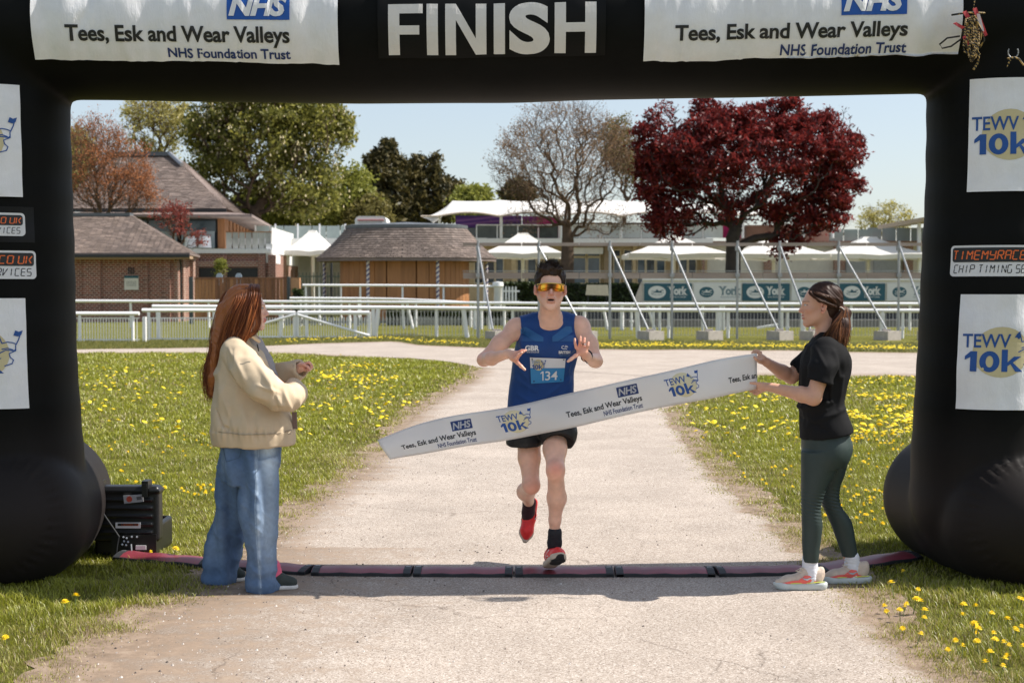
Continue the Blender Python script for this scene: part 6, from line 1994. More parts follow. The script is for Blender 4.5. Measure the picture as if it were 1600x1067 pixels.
def tape_surf(U, e):
    """U: (photo column along the upper edge, 0 at the lower edge .. 1 at the upper edge)"""
    a = _cub(U[:, 0], _ts, _TP); b = _cub(U[:, 0], _ts, _BP)
    t = U[:, 1][:, None]
    p = b + (a - b) * t
    s = U[:, 0]
    bow = 0.014 * np.sin(math.pi * U[:, 1]) + 0.013 * np.sin(s / 34.0 + 3.5 * U[:, 1]) + 0.007 * np.sin(s / 17.0 - 3 * U[:, 1])
    p[:, 1] -= bow + e
    return p
tape = root("finish_tape", "long white printed finish tape stretched in front of the runner's hips", "tape", tuple(P(890, 650, 7.8)))
V, Fc = slice2d(rect2d(590, 1182.4, 0, 1), (7.0, 0.1))
def tapemat():
    m, nt, b = newmat("white_tape_film")
    b.inputs['Base Color'].default_value = (0.88, 0.87, 0.86, 1)
    b.inputs['Roughness'].default_value = 0.35
    n2 = noise_node(nt, 9, 3); bump(nt, n2.outputs[0], b, 0.08, 0.02)
    t = nt.nodes.new("ShaderNodeBsdfTranslucent"); t.inputs[0].default_value = (0.92, 0.90, 0.88, 1)
    mx = nt.nodes.new("ShaderNodeMixShader"); mx.inputs[0].default_value = 0.55
    nt.links.new(b.outputs[0], mx.inputs[1]); nt.links.new(t.outputs[0], mx.inputs[2]); nt.links.new(mx.outputs[0], nt.nodes["Material Output"].inputs[0])
    return m
TAPEM = tapemat()
o = mesh_obj("ribbon", tape_surf(V, 0), Fc, TAPEM, tape, smooth=True)
sm = o.modifiers.new("thick", 'SOLIDIFY'); sm.thickness = 0.0012; sm.offset = 1
ts_ = 56.0  # height of the tape in photo columns, for keeping letters in proportion
def tprint(name, VF, mat, eps=0.003):
    printed(name, VF, tape_surf, mat, tape, (8.0, 0.12), eps)
def trust_block(x_right, yo=0.0):
    tprint("logo_box", rect2d(x_right - 35, x_right - 3, 0.53 + yo, 0.83 + yo), NAVYP)
    tprint("logo_letters", fit2d(text2d("NHS", 0.03, 0.22, 0.95), x_right - 33.5, x_right - 4.5, 0.57 + yo, 0.79 + yo), TAPEM, 0.0045)
    tprint("lettering", fit2d(text2d("Tees, Esk and Wear Valleys", 0.026), x_right - 118, x_right, 0.255 + yo, 0.475 + yo), BLKP)
    tprint("lettering", fit2d(text2d("NHS Foundation Trust", 0.018), x_right - 62, x_right - 1, 0.10 + yo, 0.245 + yo), NAVYP)
trust_block(736.5)
trust_block(995.5, 0.02)
def tape_logo(x0):
    parts = logo_parts(0, 0, 1.0, 0.018)
    for VF, m, e, nm in zip(parts, (M("tape_yellow_print", (0.66, 0.60, 0.40), 0.5, 0.04), LOGOB, LOGOB, LOGOB), (0.002, 0.003, 0.003, 0.003), ("logo_disc", "logo_lettering", "logo_lettering", "logo_flags")):
        W = VF[0].copy(); W[:, 0] = x0 + W[:, 0] * 56 - W[:, 1] * 7; W[:, 1] = 0.53 + W[:, 1] * 1.02
        tprint(nm, (W, VF[1]), m, e)
tape_logo(774)
tape_logo(1035)
VF = fit2d(text2d("Tees, Esk an", 0.026), 1133, 1181.5, 0.28, 0.46)
tprint("lettering", VF, BLKP)

# ------------------------------------------------------------------ grass blades and dandelions
def grassmat():
    m, nt, b = newmat("grass_blade")
    a = nt.nodes.new("ShaderNodeAttribute"); a.attribute_name = "Col"
    nt.links.new(a.outputs['Color'], b.inputs['Base Color'])
    b.inputs['Roughness'].default_value = 0.42
    b.inputs['Specular IOR Level'].default_value = 0.5
    t = nt.nodes.new("ShaderNodeBsdfTranslucent"); nt.links.new(a.outputs['Color'], t.inputs[0])
    mx = nt.nodes.new("ShaderNodeMixShader"); mx.inputs[0].default_value = 0.38
    nt.links.new(b.outputs[0], mx.inputs[1]); nt.links.new(t.outputs[0], mx.inputs[2]); nt.links.new(mx.outputs[0], nt.nodes["Material Output"].inputs[0])
    return m
GRASSM = grassmat()
def grass_band(y0, y1, dens, w, h, seed, name):
    r = np.random.default_rng(seed)
    hx = lambda y: 0.40 * y + 0.4
    area = (y1 - y0) * 2 * hx(y1)
    n = int(area * dens)
    Y = y0 + (y1 - y0) * r.random(n); Xc = (r.random(n) * 2 - 1) * hx(y1)
    keep = np.abs(Xc) < hx(Y)
    Y = Y[keep]; Xc = Xc[keep]
    l, rr = path_edges(Y)
    q2 = np.stack([Xc * 3.1, Y * 3.1], 1)
    jag = 0.10 * vnoise(q2, 1, 50) + 0.06 * vnoise(q2 * 3, 1, 51)
    el = np.where(Xc < (l + rr) / 2, l - Xc, Xc - rr)      # distance outside the path
    cn = np.interp(Xc, _cn[:, 0], _cn[:, 1]) - Y
    edge = np.minimum(el + jag, np.where(Y > 20, cn + jag * 2, 9))
    clump = vnoise(q2 * 1.7, 1, 52)
    p = np.clip((edge + np.where(Xc > 0, 0.22, 0.14)) / 0.32, 0, 1) * (0.72 + 0.45 * clump)
    # worn strip at the far left of the path behind the case
    keep = r.random(len(Y)) < p
    Y = Y[keep]; Xc = Xc[keep]; edge = edge[keep]; clump = clump[keep]; q2 = q2[keep]
    n = len(Y)
    dry = np.clip(1 - edge / 0.7, 0, 1) * 0.6 + 0.30 * np.clip(vnoise(q2, 0.25, 53) + 0.15, 0, 1) + 0.15 * r.random(n)
    c1 = np.array((0.150, 0.180, 0.012)); c2 = np.array((0.410, 0.410, 0.048)); c3 = np.array((0.46, 0.38, 0.17))
    t = r.random((n, 1)) ** 1.3
    tone = 0.5 + 0.5 * vnoise(q2, 0.6, 54)[:, None]
    C = c1 + (c2 - c1) * np.clip(0.25 + 0.5 * t + 0.35 * tone, 0, 1)
    isdry = (r.random(n) < dry * 0.75)[:, None]
    C = np.where(isdry, c3 * (0.6 + 0.6 * t), C)
    H = h * (0.5 + 0.7 * r.random(n)) * (0.8 + 0.5 * clump) * np.clip(0.45 + edge / 0.5, 0.4, 1.0)
    H = np.maximum(H, 0.012)
    a = r.random(n) * 2 * np.pi; lean = H * (0.25 + 0.9 * r.random(n)); 
    dx = np.cos(a) * lean; dy = np.sin(a) * lean
    b = a + np.pi / 2 + r.normal(size=n) * 0.5; W = w * (0.7 + 0.6 * r.random(n))
    wx = np.cos(b) * W / 2; wy = np.sin(b) * W / 2
    B = np.stack([Xc, Y, np.full(n, -0.002)], 1)
    V = np.zeros((n, 5, 3))
    V[:, 0] = B + np.stack([-wx, -wy, 0 * W], 1); V[:, 1] = B + np.stack([wx, wy, 0 * W], 1)
    mid = B + np.stack([dx * 0.35, dy * 0.35, H * 0.62], 1)
    V[:, 2] = mid + np.stack([wx, wy, 0 * W], 1) * 0.85; V[:, 3] = mid + np.stack([-wx, -wy, 0 * W], 1) * 0.85
    V[:, 4] = B + np.stack([dx, dy, H], 1)
    base = (np.arange(n) * 5)[:, None]
    F3 = np.concatenate([base + np.array([0, 1, 2]), base + np.array([0, 2, 3]), base + np.array([3, 2, 4])])
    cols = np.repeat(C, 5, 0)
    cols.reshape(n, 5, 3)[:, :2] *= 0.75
    o = mesh_obj(name, V.reshape(-1, 3), F3, GRASSM, cols=cols)
    tag(o, "lawn grass blades on both sides of the path", kind="stuff")
    return n
ng = 0
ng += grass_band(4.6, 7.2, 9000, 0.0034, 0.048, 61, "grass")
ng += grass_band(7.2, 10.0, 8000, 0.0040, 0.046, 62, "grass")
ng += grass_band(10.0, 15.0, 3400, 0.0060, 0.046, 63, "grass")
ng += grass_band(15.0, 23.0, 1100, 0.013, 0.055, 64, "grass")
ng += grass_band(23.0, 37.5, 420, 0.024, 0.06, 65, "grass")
def verge():
    """rough grass strip between the crossing track and the rails"""
    r = np.random.default_rng(70); n = 45000
    Xc = -22 + 50 * r.random(n)
    f = np.interp(Xc, _cf[:, 0], _cf[:, 1])
    Y = f + 0.1 + 6.5 * r.random(n) ** 1.3
    H = 0.07 * (0.5 + r.random(n)); a = r.random(n) * 6.28; W = 0.035
    V = np.zeros((n, 3, 3)); V[:, 0] = np.stack([Xc - W / 2, Y, 0 * Y], 1); V[:, 1] = np.stack([Xc + W / 2, Y, 0 * Y], 1); V[:, 2] = np.stack([Xc + np.cos(a) * H, Y + np.sin(a) * H, H], 1)
    t = r.random((n, 1)); C = np.array((0.13, 0.15, 0.035)) + (np.array((0.30, 0.27, 0.09)) - np.array((0.13, 0.15, 0.035))) * t
    tag(mesh_obj("verge_grass", V.reshape(-1, 3), np.arange(3 * n).reshape(n, 3), GRASSM, cols=np.repeat(C, 3, 0)), "rough grass verge beyond the crossing track", kind="stuff")
verge()

YEL = leafmat("dandelion_yellow", (0.84, 0.58, 0.01), (0.95, 0.76, 0.03), 0.2, 0.6)
STEM = M("dandelion_stem", (0.16, 0.20, 0.06), 0.6)
def dandelion_geo(r, h, seed):
    rg = random.Random(seed)
    V = []; Fc = []
    for ring, (ra, z0, z1, n, off) in enumerate(((r, 0.0, 0.004, 13, 0.0), (r * 0.72, 0.004, 0.012, 10, 0.2), (r * 0.4, 0.008, 0.016, 7, 0.5))):
        for k in range(n):
            a = 2 * math.pi * (k + off) / n; w = math.pi / n * 0.9
            q = len(V)
            V += [(0, 0, h + z0), (ra * 0.75 * math.cos(a - w), ra * 0.75 * math.sin(a - w), h + z1), (ra * math.cos(a), ra * math.sin(a), h + z1 - 0.002 + rg.uniform(-.002, .003)), (ra * 0.75 * math.cos(a + w), ra * 0.75 * math.sin(a + w), h + z1)]
            Fc.append((q, q + 1, q + 2, q + 3))
    return V, Fc
def stem_geo(h):
    V = []; Fc = []
    for z in (0, h):
        for k in range(4): V.append((0.0022 * math.cos(k * 1.571), 0.0022 * math.sin(k * 1.571), z))
    for k in range(4): Fc.append((k, (k + 1) % 4, 4 + (k + 1) % 4, 4 + k))
    return V, Fc
def dandelions():
    r = np.random.default_rng(80)
    pts = []
    def cl(px, py, sx, sy, n, clump=6, cs=0.22):
        cx = px + r.normal(size=max(1, n // clump)) * sx; cy = py + r.normal(size=max(1, n // clump)) * sy
        for a, b in zip(cx, cy):
            if b < 553: continue
            g_ = G(a, b); dd = g_[1]
            for _ in range(clump):
                pts.append((g_[0] + r.normal() * cs * (dd / 14) ** 0.5, g_[1] + r.normal() * cs * 1.6 * (dd / 14) ** 0.5))
    # left lawn
    cl(220, 600, 80, 24, 80, 4, .2); cl(240, 650, 80, 30, 40, 2); cl(530, 585, 40, 12, 120, 10, .2); cl(560, 620, 40, 18, 44, 4); cl(300, 562, 130, 5, 20, 2); cl(480, 660, 60, 30, 22, 2)
    cl(230, 700, 60, 22, 24, 3); cl(285, 770, 25, 12, 30, 6, 0.10); cl(190, 740, 30, 40, 10, 1); cl(30, 960, 60, 30, 7, 2, 0.06); cl(600, 640, 40, 20, 30, 3)
    cl(160, 875, 60, 8, 4, 1, 0.1)
    # right lawn
    cl(1400, 655, 45, 30, 300, 12, 0.18); cl(1370, 612, 80, 10, 90, 9, .2); cl(1210, 665, 70, 36, 80, 6, .15); cl(1180, 720, 60, 30, 26, 3); cl(1350, 720, 60, 40, 40, 4); cl(1370, 800, 40, 30, 50, 3, 0.12); cl(1120, 660, 40, 14, 30, 3)
    cl(1500, 940, 90, 26, 22, 2, 0.07); cl(1560, 1010, 70, 40, 20, 4, 0.06); cl(1400, 970, 40, 30, 8, 2, 0.06); cl(1540, 1055, 60, 20, 8, 2, 0.07)
    p = np.array(pts)
    ok = ~is_path(p[:, 0], p[:, 1], 0.06) & (np.abs(p[:, 0]) < 0.42 * p[:, 1] + 0.5) & (p[:, 1] > 4.7)
    l, rr = path_edges(p[:, 1])
    p = p[ok]
    # keep clear of the arch's feet and of the mats
    p = p[~((np.abs(np.abs(p[:, 0]) - 2.7) < 0.45) & (p[:, 1] > 7.6) & (p[:, 1] < 9.2))]
    p = p[np.argsort(p[:, 1])]
    near = p[:290]; far = p[290:]
    heads = []
    for k in range(5):
        h = 0.042 + 0.011 * k
        V, Fc = dandelion_geo(0.0148 + 0.0012 * k, h, k); me = bpy.data.meshes.new("dandelion")
        V2, F2 = stem_geo(h); n0 = len(V)
        me.from_pydata(V + V2, [], Fc + [tuple(i + n0 for i in f) for f in F2]); me.materials.append(YEL); me.materials.append(STEM)
        for i, pl in enumerate(me.polygons): pl.material_index = 0 if i < len(Fc) else 1
        heads.append(me)
    for i, (x, y) in enumerate(near):
        o = bpy.data.objects.new("dandelion", heads[i % 5]); COL.objects.link(o)
        o.location = (x, y, 0); o.rotation_euler = (r.normal() * 0.18, r.normal() * 0.18, r.random() * 6.28)
        s = 0.8 + 0.5 * r.random(); o.scale = (s, s, 1)
        if x < 0: tag(o, "yellow dandelion flower in the lawn left of the path", "flower", "dandelions left of the path")
        else: tag(o, "yellow dandelion flower in the lawn right of the path", "flower", "dandelions right of the path")
    V = []; Fc = []
    for (x, y) in far:
        h = 0.05 + 0.03 * r.random(); ra = 0.030 * (0.8 + 0.4 * r.random()); tx, ty = r.normal(size=2) * 0.25
        n0 = len(V)
        V.append((x, y, h + 0.012))
        for k in range(7):
            a = 6.283 * k / 7; V.append((x + ra * math.cos(a), y + ra * math.sin(a), h + ra * (tx * math.cos(a) + ty * math.sin(a))))
        Fc += [(n0, n0 + 1 + k, n0 + 1 + (k + 1) % 7) for k in range(7)]
    tag(mesh_obj("dandelion_carpet", V, Fc, YEL), "yellow dandelions dotted over the farther lawn", kind="stuff")
    # verge beyond the crossing
    V = []; Fc = []
    for _ in range(900):
        if r.random() < 0.78: px = 880 + 560 * r.random()
        else: px = 430 + 320 * r.random()
        x0 = (px - 800) / F_PX * 41
        f = np.interp(x0, _cf[:, 0], _cf[:, 1]); y = f + 0.3 + abs(r.normal()) * 1.2; x = (px - 800) / F_PX * y
        h = 0.07 + 0.06 * r.random(); ra = 0.032; n0 = len(V); V.append((x, y, h + 0.015))
        for k in range(6):
            a = 6.283 * k / 6; V.append((x + ra * math.cos(a), y + ra * math.sin(a), h))
        Fc += [(n0, n0 + 1 + k, n0 + 1 + (k + 1) % 6) for k in range(6)]
    tag(mesh_obj("verge_dandelions", V, Fc, YEL), "dandelions along the verge beyond the crossing track", kind="stuff")
    # dandelion leaves and clover rosettes near the camera
dandelions()

def pebbles():
    r = np.random.default_rng(90); n = 2600
    Y = 5.0 + 9 * r.random(n) ** 1.2; l, rr = path_edges(Y)
    u = r.random(n); left = r.random(n) < 0.62
    Xc = np.where(left, l + (rr - l) * 0.45 * u ** 1.6, l + (rr - l) * u)
    s = 0.003 + 0.006 * r.random(n) ** 3
    V = []; Fc = []
    for x, y, q in zip(Xc, Y, s):
        n0 = len(V)
        for k in range(4):
            a = 1.571 * k + r.random() * 0.8; V.append((x + q * math.cos(a), y + q * math.sin(a), 0.004))
        V.append((x + q * 0.2, y, 0.004 + q * 1.0))
        Fc += [(n0 + k, n0 + (k + 1) % 4, n0 + 4) for k in range(4)]
    m, nt, b = newmat("pebble"); g_ = nt.nodes.new("ShaderNodeNewGeometry")
    rp = ramp(nt, g_.outputs['Random Per Island'], [(0, (0.06, 0.05, 0.045)), (0.45, (0.30, 0.24, 0.20)), (1, (0.62, 0.58, 0.54))]); nt.links.new(rp.outputs[0], b.inputs['Base Color']); b.inputs['Roughness'].default_value = 0.8
    tag(mesh_obj("gravel", V, Fc, m), "loose small stones lying on the path", kind="stuff")
pebbles()
# ------------------------------------------------------------------ people
SKIN = colmat("skin", 0.42, 0.12, 0.25, 120, 0.001, 0.4)
def U3(v):
    v = np.array(v, float); return v / np.linalg.norm(v)

class Head:
    """local frame: r = the person's right, f = forward, u = up; metres for a head about 0.23 high"""
    def __init__(s, c, fwd, up=(0, 0, 1), k=1.0):
        s.c = np.array(c, float); s.f = U3(fwd); up = np.array(up, float)
        s.r = U3(np.cross(s.f, up)); s.u = np.cross(s.r, s.f); s.k = k
        s.M = np.stack([s.r, s.f, s.u])
    def p(s, r, f, u): return s.c + (s.r * r + s.f * f + s.u * u) * s.k
    def loc(s, P_): return (P_ - s.c) @ s.M.T / s.k
    def sdf(s, v, female=False, mouth_open=0.0, smile=0.0):
        k = s.k; E = lambda c, r, kk=0.012, op='add', M=None: v.ell(s.p(*c), np.array(r) * k, kk * k, op, s.M if M is None else M)
        E((0, -0.020, 0.038), (0.074, 0.094, 0.080), 0.01)
        E((0, 0.025, -0.015), (0.059 if female else 0.060, 0.068, 0.080), 0.03)
        E((0, 0.030, -0.070), (0.050, 0.052, 0.038), 0.03)
        jw = 0.040 if female else 0.047
        for sg in (-1, 1):
            v.cone(s.p(sg * jw * 1.15, -0.005, -0.045), s.p(sg * 0.018, 0.068, -0.098), 0.018 * k, 0.014 * k, 0.03 * k)
            E((sg * 0.040, 0.060, -0.022), (0.020, 0.022, 0.016), 0.02)
        E((0, 0.074, -0.100 - mouth_open), (0.020, 0.016, 0.015), 0.02)
        E((0, 0.078, 0.020), (0.046, 0.014, 0.012), 0.016)
        for sg in (-1, 1):
            E((sg * 0.031, 0.094, 0.003), (0.016, 0.013, 0.010), 0.012, 'sub')
            E((sg * 0.031, 0.079, 0.002), (0.0125, 0.0125, 0.0105), 0.004)
        tip = 0.108 if female else 0.110
        v.cone(s.p(0, 0.084, 0.010), s.p(0, tip, -0.030), 0.0075 * k, 0.0095 * k, 0.010 * k)
        for sg in (-1, 1): E((sg * 0.011, 0.098, -0.034), (0.008, 0.010, 0.007), 0.005)
        E((0, 0.084, -0.060), (0.026, 0.014, 0.016), 0.014)
        E((0, 0.0955, -0.056), (0.021, 0.007, 0.0048), 0.004)
        E((0, 0.0935, -0.0685 - mouth_open * 0.5), (0.018, 0.008, 0.0055), 0.004)
        if mouth_open: E((0, 0.100, -0.0635), (0.0185, 0.016, 0.0055), 0.002, 'sub')
        if smile: E((0, 0.100, -0.062), (0.020, 0.010, 0.0028), 0.002, 'sub')
        for sg in (-1, 1):
            eo = 0.081 if female else 0.083
            E((sg * eo, -0.008, -0.008), (0.012, 0.017, 0.031), 0.006)
            E((sg * (eo + 0.008), -0.002, -0.004), (0.006, 0.010, 0.018), 0.003, 'sub')
            E((sg * 0.074, -0.002, -0.034), (0.006, 0.008, 0.009), 0.004)
    def paint(s, V, base, lip=(0.45, 0.14, 0.11), brow=(0.10, 0.05, 0.03), flush=(0.60, 0.24, 0.18), flush_amt=0.4, mouth_open=0.0, smile=0.0, eyes=True):
        """skin colours by position on the head: lips, brows, cheeks, eyes"""
        L = s.loc(V); C = np.tile(np.array(base, float), (len(V), 1))
        r, f, u = L[:, 0], L[:, 1], L[:, 2]
        near = (np.abs(r) < 0.12) & (f > -0.12) & (f < 0.16) & (u > -0.14) & (u < 0.16)
        def mixc(w, col):
            nonlocal C
            w = np.clip(w, 0, 1)[:, None]; C = C * (1 - w) + np.array(col) * w
        g = lambda a, c, w: np.exp(-((a - c) / w) ** 2)
        mixc(near * flush_amt * (f > 0.02) * g(np.abs(r), 0.045, 0.022) * g(u, -0.030, 0.024), flush)
        mixc(near * flush_amt * (f > 0.09) * g(u, -0.03, 0.014), flush)
        mixc(near * flush_amt * (np.abs(r) > 0.066) * (f < 0.03) * g(u, -0.01, 0.05) * (f > -0.04), flush)
        fm = near & (f > 0.06)
        lipw = ((np.abs(r) < 0.0235) & (((u > -0.0615) & (u < -0.0505)) | ((u < -0.0625 - mouth_open * 0.3) & (u > -0.0745 - mouth_open)))) * 0.85
        mixc(fm * lipw * (0.55 if mouth_open else 1), lip)
        if mouth_open: mixc(near * (f > 0.055) * (f < 0.103) * ((r / 0.019) ** 2 + ((u + 0.0640) / 0.0058) ** 2 < 1), (0.03, 0.008, 0.008))
        if smile: mixc(near * (f > 0.06) * ((np.abs(r) < 0.021) & (np.abs(u + 0.0617) < 0.0024)), (0.75, 0.72, 0.66))
        arch = 0.021 + 0.05 * np.clip(np.abs(r) - 0.022, 0, 1) * (np.abs(r) < 0.04)
        mixc(near * (f > 0.045) * ((np.abs(r) > 0.013) & (np.abs(r) < 0.050) & (np.abs(u - arch) < 0.0030)) * 0.6, brow)
        if eyes:
            e = ((np.abs(r) - 0.031) / 0.0135) ** 2 + ((u - 0.002) / 0.0048) ** 2 < 1
            mixc(near * (f > 0.07) * e, (0.55, 0.52, 0.50))
            ir = ((np.abs(r) - 0.031) ** 2 + (u - 0.002) ** 2 < 0.0052 ** 2) & e
            mixc(near * (f > 0.07) * ir, (0.05, 0.03, 0.02))
            lash = ((np.abs(r) - 0.031) / 0.0155) ** 2 + ((u - 0.0025) / 0.0068) ** 2 < 1
            mixc(near * (f > 0.06) * (lash & ~e & (u > 0.001)), (0.05, 0.03, 0.025))
        return C

def finger(v, pts, r0=0.0085, r1=0.0062, k=0.004):
    n = len(pts)
    v.chain(pts, [r0 + (r1 - r0) * i / (n - 1) for i in range(n)], k)

def strands(guides, n, rad, seed, spread=0.012, mat=None, parent=None, name="strand", wave=0.006, pts=14, lenvar=0.15, nside=3):
    """thin tapering hair tubes interpolated between neighbouring guides (list of (m,3) polylines)"""
    r = np.random.default_rng(seed)
    Gd = []
    for g_ in guides:
        g_ = np.array(g_, float); t = np.linspace(0, 1, len(g_)); tt = np.linspace(0, 1, pts)
        m = np.gradient(g_, t, axis=0)
        i = np.clip(np.searchsorted(t, tt) - 1, 0, len(t) - 2); h = (t[i + 1] - t[i])[:, None]; q = ((tt - t[i]) / (t[i + 1] - t[i]))[:, None]
        Gd.append((2 * q**3 - 3 * q**2 + 1) * g_[i] + (q**3 - 2 * q**2 + q) * h * m[i] + (-2 * q**3 + 3 * q**2) * g_[i + 1] + (q**3 - q**2) * h * m[i + 1])
    Gd = np.array(Gd)                     # (g, pts, 3)
    u = r.random(n) * (len(Gd) - 1); i = np.minimum(u.astype(int), len(Gd) - 2); w = (u - i)[:, None, None]
    C = Gd[i] * (1 - w) + Gd[i + 1] * w
    off = r.normal(size=(n, 1, 3)) * spread
    tt = np.linspace(0, 1, pts)[None, :, None]
    C = C + off * (0.5 + 0.9 * tt) + wave * np.sin(tt * (6 + 5 * r.random((n, 1, 1))) + r.random((n, 1, 1)) * 6.28) * r.normal(size=(n, 1, 3)) * tt
    # trim
    end = 1 - lenvar * r.random((n, 1, 1))
    base = C[:, :1]; 
    idx = (tt * end * (pts - 1)); i0 = np.clip(idx.astype(int), 0, pts - 2); fr = idx - i0
    ii = i0[:, :, 0]
    C = np.take_along_axis(C, ii[:, :, None].repeat(3, 2), 1) * (1 - fr) + np.take_along_axis(C, (ii + 1)[:, :, None].repeat(3, 2), 1) * fr
    T = np.gradient(C, axis=1); T /= np.linalg.norm(T, axis=2, keepdims=True) + 1e-9
    A = np.cross(T, np.array((0.3, 0.9, 0.2))); A /= np.linalg.norm(A, axis=2, keepdims=True) + 1e-9; B = np.cross(T, A)
    R_ = rad * (1.0 - 0.75 * tt ** 3) * (0.7 + 0.6 * r.random((n, 1, 1)))
    V = np.stack([C + (A * math.cos(6.283 * k / nside) + B * math.sin(6.283 * k / nside)) * R_ for k in range(nside)], 2)   # n,pts,ns,3
    base = (np.arange(n) * pts * nside)[:, None, None]
    j = np.arange(pts - 1)[None, :, None] * nside; Fc = []
    for k in range(nside):
        k2 = (k + 1) % nside
        a = base + j
        Fc.append(np.concatenate([a + k, a + k2, a + nside + k2, a + nside + k], 2).reshape(-1, 4))
    return mesh_obj(name, V.reshape(-1, 3), np.concatenate(Fc), mat, parent, smooth=True)

def hairmat(name, c0, c1, c2, rough=0.34):
    m, nt, b = newmat(name)
    g_ = nt.nodes.new("ShaderNodeNewGeometry")
    r = ramp(nt, g_.outputs['Random Per Island'], [(0, c0), (0.5, c1), (1, c2)])
    nt.links.new(r.outputs[0], b.inputs['Base Color']); b.inputs['Roughness'].default_value = rough
    b.inputs['Specular IOR Level'].default_value = 0.4
    t = nt.nodes.new("ShaderNodeBsdfTranslucent"); nt.links.new(r.outputs[0], t.inputs[0])
    mx = nt.nodes.new("ShaderNodeMixShader"); mx.inputs[0].default_value = 0.22
    nt.links.new(b.outputs[0], mx.inputs[1]); nt.links.new(t.outputs[0], mx.inputs[2]); nt.links.new(mx.outputs[0], nt.nodes["Material Output"].inputs[0])
    return m

def cloth(name, v, mat, parent, amp=0.0, nscale=14, stretch=(1, 1, 1), seed=1, cols=None, it=1, fn=None):
    V, Q = v.extract()
    V = relax(V, Q, it, 0.5)
    if amp or fn is not None:
        N = vnormals(V, Q)
        q = V * np.array(stretch)
        warp = np.stack([vnoise(q, nscale * 0.5, seed + 3), vnoise(q, nscale * 0.5, seed + 4), vnoise(q, nscale * 0.5, seed + 5)], 1) * 0.5 / nscale
        d = amp * (1 - 2 * np.abs(vnoise(q + warp, nscale, seed))) + amp * 0.4 * vnoise(q, nscale * 2.6, seed + 1) if amp else 0
        if fn is not None: d = d + fn(V, N)
        V = V + N * np.reshape(d, (-1, 1))
    C = cols(V) if cols is not None else None
    return mesh_obj(name, V, Q, mat, parent, smooth=True, cols=C), V, Q

def project_front(VF, bvh, y_from, eps, step):
    """lay flat print drawn in (x, z) onto whatever lies behind it"""
    V, Fc = slice2d(VF, step)
    out = []
    for p in V:
        h = bvh.ray_cast(Vector((p[0], y_from, p[1])), Vector((0, 1, 0)), 2.0)
        y = h[0].y - eps if h[0] is not None else y_from + 0.3
        out.append((p[0], y, p[1]))
    return np.array(out), Fc

def pxz(px, py, d):
    p = P(px, py, d); return p[0], p[2]

